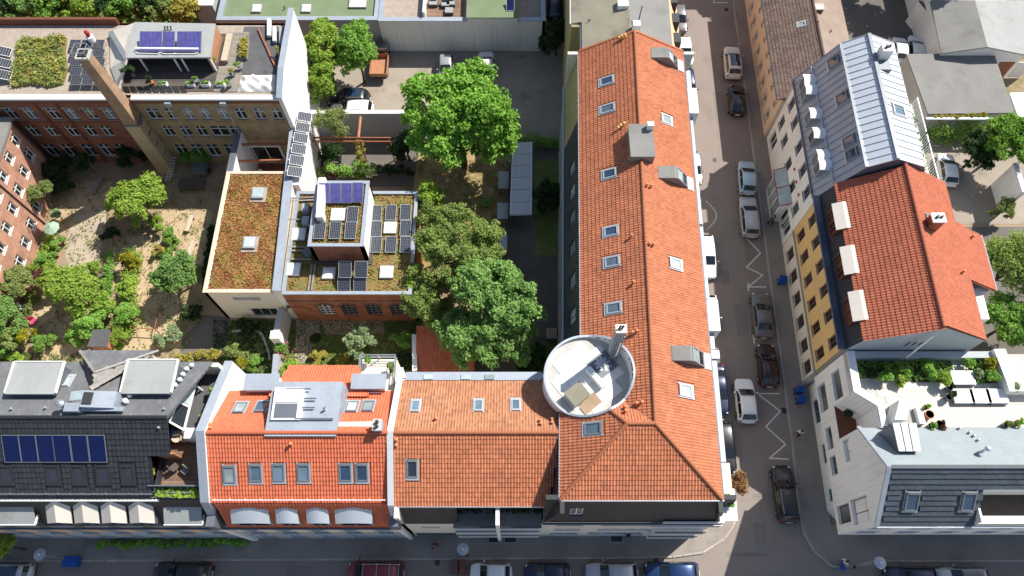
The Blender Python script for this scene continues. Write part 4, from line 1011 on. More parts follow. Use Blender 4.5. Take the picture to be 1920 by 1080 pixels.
tiles(C_,rpCn,[(1.0,0),(rpCn.uv((cL,16.35,11))[0],0),rpCn.uv((cL,11.87,13.5)),rpCn.uv(T(2.9,11.87,13.5))],h2,m='tile_brown',seed=9,circ=TWC)
ridge_tiles(C_,(cL + 0.1,11.87,13.55),(T(2.8,11.87)[0],11.87,13.55),'tile_orange')
for x,y in ((818,786),): vent(C_,rpCn,*rpCn.px(x,y))
for x,y in ((1013,789),(1014,795),(1035,787),(1035,793)): vent(C_,rpCn,*rpCn.px(x,y),h=0.25)
for x,y in ((741,826),(741,836)): vent(C_,rpCs,*rpCs.px(x + 3,y),h=0.25)
mb = MB(); mb.box(cL + 0.2,16.37,10.6,2.2,17.0,11.12); mb.build('box_gutter','zinc',C_)
for x in (803,873,918):
 q = P(x,706,11.2); mb = MB(); mb.box(q.x - 0.35,q.y - 0.2,11.122,q.x + 0.35,q.y + 0.16,11.19); mb.build('rooflight','glass_milky',C_)
mb = MB(); mb.tube([(cL + 0.2,7.36,10.98),(T(2.1,7)[0],7.36,10.98)],0.06,6); mb.build('gutter','gutter',C_)
# recessed terrace behind two white fins with planting, on the street side
x0,x1 = XY(848,960,9.5)[0],T(1.9,7)[0]; xm = XY(934,985,8)[0]
mb = MB(); mb.box(x0,6.3,7.92,x1,8.6,8.1); mb.build('terrace_floor','concrete_dark',C_)
mb = MB(); mb.box(x0,8.602,8.0,x1,8.9,10.9); mb.build('terrace_wall','slate',C_)
mb = MB(); mb.box(xm - 0.13,6.2,0,xm + 0.13,7.4,10.7); mb.build('fin_wall','plaster_white',C_)
for zz in (2.9,5.5,8.1):
 mb = MB(); mb.box(x0 + 0.02,6.24,zz - 0.15,xm - 0.14,6.3 if zz > 8 else 6.6,zz); mb.build('balcony_slab','plaster_white',C_)
 mb = MB(); mb.box(xm + 0.14,6.24,zz - 0.15,x1 - 0.05,6.3 if zz > 8 else 6.6,zz); mb.build('balcony_slab','plaster_white',C_)
 for a,b in ((x0 + .02,xm - .16),(xm + .16,x1 - .07)):
  mb = MB(); n = int((b - a) / 0.14)
  for k in range(n): mb.bar((a + k * 0.14,6.28,zz),(a + k * 0.14,6.28,zz + 0.9),0.02)
  mb.bar((a,6.28,zz + 0.92),(b,6.28,zz + 0.92),0.05); mb.build('balcony_rail','steel_dark',C_)
# party wall between the red and the orange house
pw = thing('party_wall','white rendered fire wall strip between the red roof and the orange roof','wall',(cL - 0.15,11,0))
prof = [(6.35,8.2),(7.4,11.35),(11.87,13.85),(16.3,11.4),(17.3,11.2),(17.3,0),(6.35,0)]
mb = MB(); n = len(prof); mb.add([(cL - 0.36,a,b) for a,b in prof] + [(cL - 0.03,a,b) for a,b in prof],[tuple(range(n)),tuple(range(2 * n - 1,n - 1,-1))] + [(i,n + i,n + (i + 1) % n,(i + 1) % n) for i in range(n)]); mb.build('wall','plaster_white',pw)
mb = MB()
for i in range(4):
 a,b = prof[i],prof[i + 1]; mb.bar((cL - 0.195,a[0],a[1] + 0.03),(cL - 0.195,b[0],b[1] + 0.03),0.42,0.05)
mb.build('coping','capstone',pw)

# ================================================================== RED HOUSE
R_ = thing('red_house','terraced house with bright red tiled roof, grey flat roof box and four arched white dormers','building',(-14.5,11.5,0))
rx0,rx1 = -20.65,cL - 0.37; rzr,rze = 13.8,11.0; ryr,rye = 11.8,7.6
def pattern_facade(root,A,B,z1,base,colr,n,zr):
 """street front with a stepped ornament of render panels"""
 A = Vector(A); B = Vector(B); L = (B - A).length
 facade(root,A[:2],B[:2],0,z1,base,[(L * (k + 0.5) / n,z,1.1,1.5) for k in range(n) for z in (0.9,3.9)] + [(L * (k + 0.5) / n,6.2,1.1,0.9) for k in range(n)],th=0.25)
 for k in range(n + 1):
  xc = A.x + (B.x - A.x) * k / n
  for q,(hw,za,zb) in enumerate(((0.32,z1 - 1.2,z1 - 0.05),(0.5,z1 - 1.9,z1 - 1.21),(0.75,z1 - 2.5,z1 - 1.91),(0.45,z1 - 3.1,z1 - 2.51))):
   x0,x1 = max(A.x + .03,xc - hw),min(B.x - .03,xc + hw)
   if x1 - x0 < 0.1: continue
   mb = MB(); mb.box(x0,A.y - 0.04,za,x1,A.y - 0.004,zb); mb.build('render_panel',colr,root)
pattern_facade(R_,(rx0,6.45),(rx1,6.45),7.95,'plaster_grey','plaster_peach',5,0)
facade(R_,(rx1,15.6),(rx0,15.6),0,11.1,'plaster_cream',[(u,z,1.1,1.4) for u in (2,5,8,10.5) for z in (1,4,7.4)])
rpRs = RP((rx0,rye,rze),(rx1,rye,rze),(rx0,ryr,rzr)); rpRn = RP((rx1,15.5,11.1),(rx0,15.5,11.1),(rx0,ryr,rzr))
hR = []
for x,y,w_,gm in ((431,888,0.78,'glass_milky'),(480,886,0.8,'glass_sky'),(523,885,0.78,'glass_sky'),(570,885,0.78,'glass_sky'),(648,885,0.8,'glass_blue'),(679,885,0.8,'glass_blue')):
 u,v = rpRs.px(x,y); hR.append(roof_window(R_,rpRs,u,v,w_,1.25,'frame_grey',gm))
tiles(R_,rpRs,[(0,0),(rpRs.L,0),(rpRs.L,rpRs.S),(0,rpRs.S)],hR,m='tile_red',seed=21)
hR = []
for x,y,gm in ((450,766,'glass_milky'),(490,764,'glass_blue'),(660,764,'glass_milky'),(690,763,'glass_milky')):
 u,v = rpRn.px(x,y); hR.append(roof_window(R_,rpRn,u,v,0.8,1.15,'frame_grey',gm))
bxa,bxb = -16.7,-11.85
hR.append((rpRn.uv((bxb,13,12))[0] + 0.1,rpRn.uv((bxa,13,12))[0] - 0.1,-1,9))
tiles(R_,rpRn,[(0,0),(rpRn.L,0),(rpRn.L,rpRn.S),(0,rpRn.S)],hR,m='tile_red',seed=22)
ridge_tiles(R_,(rx0,ryr,rzr + .04),(rx1,ryr,rzr + .04),'tile_red')
# lower north roof behind the box
rpRx = RP((P(672,686,10.1).x,P(672,686,10.1).y,10.1),(P(542,686,10.1).x,P(542,686,10.1).y,10.1),(-14,15.0,11.75))
tiles(R_,rpRx,[(0,0),(rpRx.L,0),(rpRx.L + 0.6,rpRx.S),(-1.3,rpRx.S)],[],m='tile_red',seed=23)
yb = P(600,686,10.1).y - 0.15
facade(R_,(P(672,686,10.1).x - .2,yb),(P(542,686,10.1).x + .2,yb),0,10.0,'plaster_cream',[(1.2,1,1.2,1.5),(3.2,1,1.2,1.5),(1.2,4.2,1.2,1.5),(3.2,4.2,1.2,1.5)])
for xx in (P(672,686,10.1).x - .2,P(542,686,10.1).x + .2): wallprism(R_,[(xx - .12,15.6),(xx + .12,15.6),(xx + .12,yb - .3),(xx - .12,yb - .3)],0,10.0,'plaster_cream')
# grey roof box with a raised glazed hatch, guard bars and flue
mb = MB(); mb.slab([(bxa,11.55,13.86),(bxb,11.55,13.86),(bxb,15.45,13.6),(bxa,15.45,13.6)],2.3,d=(0,0,-1)); mb.build('roof_box','zinc',R_)
q0 = P(538,755,14.1); mb = MB(); mb.box(q0.x - 1.0,q0.y - 1.15,13.6,q0.x + 1.05,q0.y + 1.1,13.98); hb = mb.build('roof_hatch','plaster_white',R_)
mb = MB(); mb.box(q0.x - .8,q0.y + .05,13.982,q0.x + .75,q0.y + 0.98,14.05); mb.build('pane','acrylic',hb)
mb = MB(); mb.box(q0.x - .82,q0.y - 1.02,13.982,q0.x + .72,q0.y - 0.03,14.01); mb.build('hatch_panel','zinc_dark',hb)
for a,b in (((536,729),(582,729)),((570,747),(593,747)),((567,764),(590,764)),((553,785),(625,785))):
 mb = MB(); mb.bar(P(*a,13.95),P(*b,13.95),0.07,0.12); mb.build('guard_bar','zinc_dark',R_)
q = P(608,767,14); mb = MB(); mb.tube([(q.x,q.y,13.6),(q.x,q.y,14.1),(q.x + .1,q.y + .1,14.2)],0.08,10); mb.build('flue','steel',R_)
# small flat dormers on the north side
for (xa,xb,ya,yb_) in ((459,522,704,731),(660,722,704,728)):
 a,b = P(xa,yb_,11.9),P(xb,ya,11.9); mb = MB(); mb.box(a.x,a.y,9.5,b.x,b.y,11.85); d = mb.build('dormer','plaster_white',R_)
 mb = MB(); mb.box(a.x - .1,a.y - .05,11.852,b.x + .1,b.y + .12,11.95); mb.build('dormer_roof','zinc',d)
q = P(716,696,11);
mb = MB(); mb.box(P(676,700,9.3).x,16.2,0,P(742,700,9.3).x,P(700,672,9.3).y,9.1); mb.build('terrace_block','plaster_cream',R_)
tx0,tx1,ty1 = P(676,700,9.3).x,P(742,700,9.3).x,P(700,672,9.3).y
mb = MB()
for a,b in (((tx0,ty1),(tx1,ty1)),((tx1,ty1),(tx1,16.4)),((tx0,ty1),(tx0,16.9))):
 for zz in (9.5,9.8,10.15): mb.bar((*a,zz),(*b,zz),0.05)
for x,y in ((tx0,ty1),(tx1,ty1),(tx1,16.4),((tx0 + tx1) / 2,ty1)): mb.bar((x,y,9.1),(x,y,10.2),0.06)
mb.build('terrace_rail','steel',R_)
dish = P(505,762,13.2); mb = MB(); k = 20; rd = 0.36; nrm = Vector((-0.55,-0.35,0.6)).normalized(); a_ = nrm.cross(Vector((0,0,1))).normalized(); b_ = nrm.cross(a_)
vs = [dish - nrm * 0.1] + [dish + (a_ * math.cos(2 * math.pi * i / k) + b_ * math.sin(2 * math.pi * i / k)) * rd for i in range(k)]
mb.add(vs,[(0,1 + i,1 + (i + 1) % k) for i in range(k)]); mb.add([v - nrm * 0.02 for v in vs],[(0,1 + (i + 1) % k,1 + i) for i in range(k)])
sd = thing('satellite_dish','round reddish satellite dish on a bracket at the edge of the grey roof box','satellite dish',dish); mb.build('dish','timber_red',sd)
mb = MB(); mb.bar(dish - nrm * .1,dish + Vector((0.35,-0.35,-0.35)),0.05); mb.bar(dish - nrm * .1 + Vector((0,0,-.3)),dish + nrm * 0.35,0.03); mb.build('bracket','steel_dark',sd)
# chimney and duct at the east end
q = P(707,796,14.6); mb = MB(); mb.box(q.x - .28,q.y - .35,12.6,q.x + .28,q.y + .35,14.5); ch = mb.build('chimney','zinc',R_)
mb = MB(); mb.box(q.x - .32,q.y - .4,14.502,q.x + .32,q.y + .4,14.58); mb.build('chimney_cap','concrete',ch)
for dy in (-.14,.16): mb = MB(); mb.cyl(q.x,q.y + dy,14.58,14.85,0.11,10); mb.build('flue','steel_dark',ch)
mb = MB(); mb.bar(P(634,797,13.4),P(698,796,13.4),0.4,0.16); mb.build('duct','terrace_tile',R_)
vent(R_,rpRs,*rpRs.px(547,834)); vent(R_,rpRn,*rpRn.px(395,797),h=.25); vent(R_,rpRn,*rpRn.px(397,803),h=.25)
mb = MB(); a = rpRs.pt(0.2,0.35,0.25); b = rpRs.pt(rpRs.L - 0.2,0.35,0.25); mb.bar(a,b,0.05)
for k in range(12): mb.bar(rpRs.pt(0.3 + k * (rpRs.L - .6) / 11,0.35,0),rpRs.pt(0.3 + k * (rpRs.L - .6) / 11,0.35,0.26),0.04)
mb.build('snow_guard','frame_white',R_)
for y0 in (0.3,0.3): pass
mb = MB(); rpRn.box(mb,6.0 - 5,4.2,0.4,0.46,0.2,0.26); mb.build('snow_guard','frame_white',R_)
# red tiled mansard with arched dormers
rpRm = RP((rx0 + .3,6.42,7.95),(rx1,6.42,7.95),(rx0 + .3,7.55,10.98)); tiles(R_,rpRm,[(0,0),(rpRm.L,0),(rpRm.L,rpRm.S),(0,rpRm.S)],[],m='tile_red',seed=24)
for xa,xb in ((426,503),(511,558),(569,616),(623,698)):
 a,b = P(xa,976,10.2).x,P(xb,976,10.2).x
 gabled_dormer(R_,a + .15,b - .15,6.5,7.75,8.0,9.4,0.34,'zinc_pale','plaster_grey',arch=True,fm='frame_grey',over=.06,back=1.25)
mb = MB(); mb.tube([(rx0,6.3,7.9),(rx1,6.3,7.9)],0.09,8); mb.build('gutter','gutter_dark',R_)
# tall gable fire wall west of the red house
gw = thing('gable_wall','tall white rendered gable fire wall at the red house beside the dark roof terrace','wall',(rx0 - .3,12,0))
prof = [(6.25,8.0),(7.6,11.4),(11.8,14.2),(15.2,12.7),(17.7,11.5),(17.7,0),(6.25,0)]
mb = MB(); n = len(prof); mb.add([(rx0 - .52,a,b) for a,b in prof] + [(rx0 - .03,a,b) for a,b in prof],[tuple(range(n)),tuple(range(2 * n - 1,n - 1,-1))] + [(i,n + i,n + (i + 1) % n,(i + 1) % n) for i in range(n)]); mb.build('wall','plaster_white',gw)
mb = MB()
for i in range(4):
 a,b = prof[i],prof[i + 1]; mb.bar((rx0 - .275,a[0],a[1] + .03),(rx0 - .275,b[0],b[1] + .03),0.58,0.06)
mb.build('coping','zinc',gw)
for xx,nm_ in ((rx0 - .28,'a'),(cL - .2,'b')):
 mb = MB(); mb.box(xx - .3,6.2,8.0,xx + .3,7.3,9.9); mb.build('corbel','zinc_dark',gw if nm_ == 'a' else pw)

# ================================================================== DARK HOUSE
D_ = thing('dark_house','terraced house with black tiled roof, blue collectors and a row of cream gabled dormers','building',(-30,12,0))
dx1 = rx0 - .54; dxm = P(318,800,13.8).x; dx0 = -46.0; dxl = P(286,900,12).x
dyr,dzr = 12.67,14.5; dye,dze = 7.9,11.0
pattern_facade(D_,(dx0,6.45),(dx1,6.45),7.95,'plaster_grey','plaster_orange',10,0)
facade(D_,(dx1,17.2),(dx0,17.2),0,12.6,'plaster_cream',[(u,z,1.2,1.5) for u in np.arange(2,24,2.9) for z in (1,4,7,9.8)])
wallprism(D_,[(dx0,6.5),(dx0 + .3,6.5),(dx0 + .3,17),(dx0,17)],0,12.4,'plaster_cream')
rpDs = RP((dx0,dye,dze),(dx1,dye,dze),(dx0,dyr,dzr))
hD = []
for x in (12,99,147,194,240):
 u,v = rpDs.px(x,888); hD.append(roof_window(D_,rpDs,u,v,0.85,1.3,'steel_dark','pv_cell',flm='steel_dark',up=0.08))
uS,vS = rpDs.px(318,850); uS2 = rpDs.px(286,900)[0]
tiles(D_,rpDs,[(0,0),(uS2,0),(uS2,vS),(uS,vS),(uS,rpDs.S),(0,rpDs.S)],hD,w=0.30,e=0.40,m='tile_dark',kind='wave',seed=31,lift=0.06)
ridge_tiles(D_,(dx0,dyr,dzr + .03),(dxm,dyr,dzr + .03),'tile_dark')
def snow(root,rp,v,u0,u1):
 mb = MB(); mb.bar(rp.pt(u0,v,0.2),rp.pt(u1,v,0.2),0.05); n = int((u1 - u0) / 0.8)
 for k in range(n + 1): mb.bar(rp.pt(u0 + (u1 - u0) * k / n,v,0),rp.pt(u0 + (u1 - u0) * k / n,v,0.21),0.04)
 mb.build('snow_guard','steel',root)
snow(D_,rpDs,0.45,0.2,uS2)
mb = MB(); mb.tube([(dx0,7.8,10.95),(dxl + .2,7.8,10.95)],0.09,8); mb.build('gutter','frame_white',D_)
rpDn = RP((dxm + 1.6,17.2,12.7),(dx0,17.2,12.7),(dx0,dyr,dzr))
u,v = rpDn.px(125,716); hDn = [roof_window(D_,rpDn,u,v,0.7,0.9,'frame_light','glass_milky')]
tiles(D_,rpDn,[(0,0),(rpDn.L,0),(rpDn.L,rpDn.S),(rpDn.uv((dxm,dyr,dzr))[0],rpDn.S)],hDn,w=0.28,e=0.38,m='tile_grey',kind='flat',seed=32,lift=0.03)
# two flat pale dormer roofs on the garden side
for (pts) in ([(30,682),(115,679),(96,740),(12,739)],[(247,678),(328,674),(315,737),(226,738)]):
 top = [P(x,y,14.45) for x,y in pts]
 x0 = (top[0].x + top[3].x) / 2; x1 = (top[1].x + top[2].x) / 2; y1 = top[0].y; y0 = top[3].y
 mb = MB(); mb.box(x0,y0,12.0,x1,y1,14.3); d = mb.build('dormer','zinc_dark',D_)
 mb = MB(); mb.slab([(x0 - .15,y0,14.46),(x1 + .15,y0,14.46),(x1 + .15,y1 + .15,14.36),(x0 - .15,y1 + .15,14.36)],.1); mb.build('dormer_roof','membrane',d)
 mb = MB(); mb.box(x0 - .2,y1 + .152,14.2,x1 + .2,y1 + .22,14.42); mb.box(x0 - .22,y0 + .1,14.25,x0 - .152,y1 + .15,14.5); mb.box(x1 + .152,y0 + .1,14.25,x1 + .22,y1 + .15,14.5); mb.build('fascia','plaster_white',d)
# cross gable towards the garden: west slope dark, east slope pale
g0,g1,gr = P(147,650,13.0),P(297,648,13.0),P(180,705,0)
apx = P(168,726,14.2); gE = P(296,648,13.3); gW = P(146,655,13.3)
ga = Vector((gW.x,gW.y,13.1)); gb = Vector((gE.x,gE.y,13.1)); gm_ = Vector(((gW.x) + 0.2,gW.y - 0.2,14.0))
xg0,xg1,yg = ga.x,gb.x,ga.y
ridge0 = P(178,698,14.35);
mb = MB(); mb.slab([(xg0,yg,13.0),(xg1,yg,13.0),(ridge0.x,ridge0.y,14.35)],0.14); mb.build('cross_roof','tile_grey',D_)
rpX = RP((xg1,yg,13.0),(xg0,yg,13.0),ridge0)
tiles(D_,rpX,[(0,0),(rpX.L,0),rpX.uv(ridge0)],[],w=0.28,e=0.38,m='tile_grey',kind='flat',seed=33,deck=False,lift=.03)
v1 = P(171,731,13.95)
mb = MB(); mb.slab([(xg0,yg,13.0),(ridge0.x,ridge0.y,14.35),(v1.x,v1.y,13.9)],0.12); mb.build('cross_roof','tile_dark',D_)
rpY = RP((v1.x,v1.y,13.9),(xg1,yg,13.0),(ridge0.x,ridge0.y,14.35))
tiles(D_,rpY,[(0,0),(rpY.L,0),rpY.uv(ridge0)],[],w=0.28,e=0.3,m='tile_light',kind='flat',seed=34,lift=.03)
wallprism(D_,[(xg0 + .2,17),(xg1 - .6,17),(xg1 - .6,yg - .2),(xg0 + .2,yg - .2)],0,12.8,'plaster_cream')
for a,b in ((ridge0,Vector((xg1,yg,13.05))),(Vector((xg0,yg,13.05)),ridge0)): mb = MB(); mb.bar(a,b,.16,.08); mb.build('ridge_cap','tile_light',D_)
# roof plant: lift box, chimney, vents, blue collectors are things of their own
q = P(170,748,15); mb = MB(); mb.slab([(q.x - .5,q.y - .6,15.2),(q.x + 1.6,q.y - .6,14.9),(q.x + 1.6,q.y + .55,14.9),(q.x - .5,q.y + .55,15.2)],1.3,d=(0,0,-1)); lb = mb.build('lift_housing','zinc',D_)
mb = MB(); mb.obb((q.x - .1,q.y,15.22),((1,0,-.14),(0,1,0),(0,0,1)),(.3,.4,.03)); mb.build('vent_grille','steel_dark',lb)
mb = MB(); mb.slab([(q.x - 1.5,q.y - .1,14.9),(q.x - .55,q.y - .1,15.2),(q.x - .55,q.y + .55,15.2),(q.x - 1.5,q.y + .55,14.9)],.06); mb.build('pane','glass_milky',lb)
q = P(120,760,15.2); mb = MB(); mb.box(q.x - .1,q.y - .35,13.8,q.x + .9,q.y + .25,15.0); cc = mb.build('chimney','zinc',D_)
mb = MB(); mb.cyl(q.x - .3,q.y + .1,14,15.25,.17,12); mb.cyl(q.x - .3,q.y + .1,15.25,15.45,.3,12,.1); mb.build('flue','steel',cc)
mb = MB(); mb.bar(P(142,767,14.7),P(232,767,14.7),.3,.12); mb.build('roof_duct','zinc',D_)
for x,y in ((331,724),(340,714),(346,704),(353,694),(362,687),(238,753),(247,743),(240,755)):
 q = rpDn.pt(*rpDn.px(x,y)); mb = MB(); mb.cyl(q.x,q.y,q.z - .1,q.z + .3,.1,10); mb.cyl(q.x,q.y,q.z + .3,q.z + .42,.19,12,.12); mb.build('vent_pipe','zinc_pale',D_)
for x,y in ((24,768),(88,766),(290,695),(310,768),(300,803)): vent(D_,rpDn if y < 780 else rpDs,*(rpDn if y < 780 else rpDs).px(x,y),m='zinc',h=.2,r=.06)
for i,x in enumerate((22,54,86,117,150,183)):
 u,v = rpDs.px(x,841,.1); p_ = rpDs.pt(u,v,.11)
 solar_panel(('first','second','third','fourth','fifth','sixth')[i] + ' from the left of six deep blue solar collectors on the black tiled roof',p_,rpDs.U,rpDs.V,1.16,1.98,'coll','blue solar collectors on the black roof',1,1,'frame_grey')
# dormers to the street
for xa,xb in ((77,126),(129,178),(181,230),(234,283)):
 a,b = P(xa,968,10.3).x,P(xb,968,10.3).x
 gabled_dormer(D_,a + .1,b - .1,6.52,7.8,8.0,9.38,0.4,'terrace_tile','zinc_dark',fm='frame_grey',over=.05,back=.95)
for xa,xb,ya in ((-60,54,988),(300,372,983)):
 a,b = P(xa,975,10.2).x,P(xb,975,10.2).x
 flat_dormer(D_,a + .15,b - .15,6.55,7.85,8.0,9.35,'membrane','zinc_dark',slope=.9)
facade(D_,(dx0,6.5),(dx1,6.5),7.95,10.95,'slate',[],lean=1.35,name='mansard')
mb = MB(); mb.tube([(dx0,6.3,7.9),(dx1,6.3,7.9)],.09,8); mb.build('gutter','gutter_dark',D_)
# roof terrace cut into the east end
tz = 10.9; mb = MB(); mb.box(dxl + .05,8.2,tz - .3,dx1,17.0,tz - .02); mb.build('terrace_slab','bitumen_dark',D_)
n = int((12.6 - 8.6) / .145); planks(D_,(dxl + .1,8.7),(0,1,0),(1,0,0),n,.145,dx1 - dxl - .2,tz,'wood_deck','deck_board')
planks(D_,(dxm + 1.9,13.0),(0,1,0),(1,0,0),22,.145,dx1 - dxm - 2.0,tz + .02,'wood_dark','deck_board')
wallprism(D_,[(dxl + .02,8.2),(dxl + .12,8.2),(dxl + .12,P(286,850,12.9).y),(dxl + .02,P(286,850,12.9).y)],tz,11.6,'slate')
wallprism(D_,[(dxl,P(286,850,12.9).y),(dxm + .1,P(286,850,12.9).y),(dxm + .1,P(286,850,12.9).y + .12),(dxl,P(286,850,12.9).y + .12)],tz,12.7,'timber_red')
# glazed conservatory beside the terrace
cons = [P(318,790,13),P(352,800,12),P(368,690,12.6),P(352,694,13.4)]
mb = MB()
A0,A1,B0,B1 = P(317,790,13.2),P(345,806,12.2),P(349,716,13.2),P(366,722,12.2)
for a,b in ((A0,A1),(B0,B1),(A1,B1),(A0,B0),(A0.lerp(B0,.5),A1.lerp(B1,.5))): mb.bar(a,b,.14,.14)
for p_ in (A1,B1): mb.bar((p_.x,p_.y,tz),p_,.12)
mb.build('glazing_frame','frame_white',D_)
for k in range(2):
 mb = MB(); p4 = [A0.lerp(B0,k * .5 + .04),A1.lerp(B1,k * .5 + .04),A1.lerp(B1,k * .5 + .46),A0.lerp(B0,k * .5 + .46)]; mb.slab(p4,.03); mb.build('pane','glass_milky' if k else 'glass_dark',D_)
mb = MB(); mb.box(P(355,812,12).x - .3,P(355,812,12).y - .4,tz,P(355,812,12).x + .5,P(355,812,12).y + .35,12.1); mb.build('chimney','plaster_white',D_)
# planter trays in front of the terrace
a,b = P(288,928,10.6),P(383,912,10.6)
mb = MB(); mb.box(a.x,a.y,9.6,dx1 - .02,a.y + .12,11.3); mb.build('terrace_parapet','zinc_dark',D_)
mb = MB(); mb.box(a.x,8.62,tz,dx1 - .02,8.7,11.75); mb.build('terrace_parapet','zinc_dark',D_)
for k in range(6):
 x = a.x + .1 + k * (dx1 - a.x - .2) / 6; mb = MB(); mb.box(x,7.95,10.6,x + .62,8.55,11.15); mb.build('planter_tray','wood_grey',D_)
mat_plants(D_,'planter_greens',[(a.x,7.95),(dx1 - .1,7.95),(dx1 - .1,8.6),(a.x,8.6)],11.15,420,.16,'leaf_lime',41,.22)
# terrace furniture
def table_round(label,p,r,h,m):
 t = thing('round_table',label,'table',(p.x,p.y,p.z)); mb = MB(); mb.cyl(p.x,p.y,p.z + h - .04,p.z + h,r,20); mb.build('tabletop',m,t); mb = MB(); mb.cyl(p.x,p.y,p.z,p.z + h - .04,.05,8); mb.cyl(p.x,p.y,p.z,p.z + .04,r * .6,14); mb.build('pedestal','steel_dark',t)
def chair(label,p,rz,m,group=None,sm=None):
 t = thing('garden_chair',label,'chair',(p.x,p.y,p.z),group); t.rotation_euler = (0,0,rz); t['_o'] = (0.0,0.0,0.0)
 mb = MB(); mb.box(-.24,-.24,.40,.24,.24,.45); mb.build('seat',sm or m,t); mb = MB(); mb.obb((0,.25,.68),((1,0,0),(0,1,.12),(0,-.12,1)),(.24,.025,.24)); mb.build('backrest',sm or m,t)
 for x in (-.2,.2):
  for y in (-.2,.2): mb = MB(); mb.bar((x,y,0),(x,y,.40),.04); mb.build('leg',m,t)
q = P(340,823,tz); table_round('small round wooden table on the deck of the black house',Vector((q.x,q.y,tz + .015)),.42,.72,'wood_pale')
chair('folding wooden chair beside the round deck table',Vector((P(355,825,tz).x,P(355,825,tz).y,tz + .015)),1.6,'wood_pale')
chair('dark chair with a blue cushion beside the round deck table',Vector((P(325,818,tz).x,P(325,818,tz).y,tz + .015)),-1.4,'steel_dark',sm='plastic_blue')
chair('brown chair in the sun near the deck planters',Vector((P(332,878,tz).x,P(332,878,tz).y,tz + .015)),2.4,'wood_dark')
chair('pale folding chair by the terrace wall',Vector((P(352,884,tz).x,P(352,884,tz).y,tz + .015)),-.6,'wood_grey')

# ================================================================== BRICK FACTORY (top left)
F_ = thing('factory_building','long brick factory with a roof terrace, half red and half yellow brick','building',(-40,48,0))
fY,fB,fZ = 43.5,52.6,10.0; fX0,fX1 = -75.0,-21.1; fMid = P(262,230,7).x
def fx(px,py,z): return P(px,py,z).x
upL = [fx(x,213,7.7) for x in (-60,-15,23,58,101,134,170,205)]; loL = [fx(x,247,5.2) for x in (-20,20,61,95,134,168,199)]
upR = [fx(x,213,7.7) for x in (289,321,354,385,419,452,487)]; loR = [fx(x,247,5.2) for x in (315,347,377,411,440)]
Wd = 1.0
facade(F_,(fX0,fY),(fMid,fY),0,fZ,'brick_red',[(x - fX0,6.9,Wd,1.6,'w',{'gm': 'glass_sky' if i % 2 else 'glass_dark'}) for i,x in enumerate(upL)] + [(x - fX0,4.3,Wd,1.6) for x in loL] + [(x - fX0,1.0,1.2,2.0) for x in loL[1:]],sillm='concrete_dark')
facade(F_,(fMid,fY),(fX1,fY),0,fZ,'brick_yellow',[(x - fMid,6.9,Wd if i else 1.3,1.6,'w',{'gm': 'glass_sky' if i in (2,3,4) else 'glass_dark'}) for i,x in enumerate(upR)] + [(x - fMid,4.3,1.0 if i != 3 else 1.7,1.6) for i,x in enumerate(loR)] + [(x - fMid,1.0,1.2,2.0) for x in loR] + [(fX1 - fMid - 1.0,6.9,1.0,1.6)],sillm='concrete_dark')
# segmental brick lintels over the windows
for x in upL + upR:
 mb = MB(); mb.tube([(x - .62,fY - .03,8.52),(x - .3,fY - .03,8.66),(x + .3,fY - .03,8.66),(x + .62,fY - .03,8.52)],.07,5); mb.build('lintel','stone_grey',F_)
for zz in (6.45,3.85):
 mb = MB(); mb.box(fMid,fY - .07,zz,fX1,fY - .004,zz + .14); mb.build('string_course','brick_yellow',F_)
 mb = MB(); mb.box(fX0,fY - .07,zz,fMid - .01,fY - .004,zz + .14); mb.build('string_course','brick_red',F_)
facade(F_,(fX1,fB),(fX0,fB),0,fZ,'brick_red',[])
mb = MB(); mb.box(fX0,fY + .02,fZ - .4,fX1,fB - .02,fZ); mb.build('flat_roof','gravel_roof',F_)
mb = MB(); mb.box(fX0,fY - .35,fZ + .002,fMid - 1.2,fY + .25,fZ + .2); mb.build('cornice','capstone',F_)
mb = MB(); mb.box(fMid + .6,fY - .35,fZ + .003,fX1 + .3,fY + .2,fZ + .2); mb.build('cornice','capstone',F_)
mb = MB(); mb.box(fX0,fY - .2,fZ - .55,fX1,fY - .004,fZ - .01); mb.build('eaves_board','frame_brown',F_)
mb = MB(); mb.box(fX0,fB - .3,fZ,P(225,42,10).x,fB,fZ + .75); mb.build('parapet','frame_brown',F_)
for x in (318,421):
 q = P(x,187,9.7); mb = MB(); mb.box(q.x - .28,fY - .62,9.5,q.x + .28,fY - .36,9.95); mb.cyl(q.x,fY - .5,0,9.5,.055,8); mb.build('downpipe','zinc',F_)
for x in (100,60):
 q = P(x,187,9.7); mb = MB(); mb.cyl(q.x,fY - .15,0,9.6,.06,8); mb.build('downpipe','frame_brown',F_)
# white gable fire wall at the east end
fw = thing('fire_wall','bright white gable fire wall at the east end of the brick factory','wall',(fX1 + .2,48,0))
mb = MB(); mb.add([(fX1,fY - .5,0),(fX1,fB + .4,0),(fX1,fB + .4,11.4),(fX1,fY + 2.2,11.4),(fX1,fY - .5,10.6),(fX1 + .35,fY - .5,0),(fX1 + .35,fB + .4,0),(fX1 + .35,fB + .4,11.4),(fX1 + .35,fY + 2.2,11.4),(fX1 + .35,fY - .5,10.6)],
   [(4,3,2,1,0),(5,6,7,8,9),(0,5,9,4),(4,9,8,3),(3,8,7,2),(2,7,6,1)]); mb.build('wall','plaster_white',fw)
mb = MB(); mb.box(fX1 - .12,fY + 2.2,11.402,fX1 + .42,fB + .45,11.47); mb.bar((fX1 + .15,fY - .55,10.64),(fX1 + .15,fY + 2.2,11.44),.54,.07); mb.build('coping','zinc',fw)
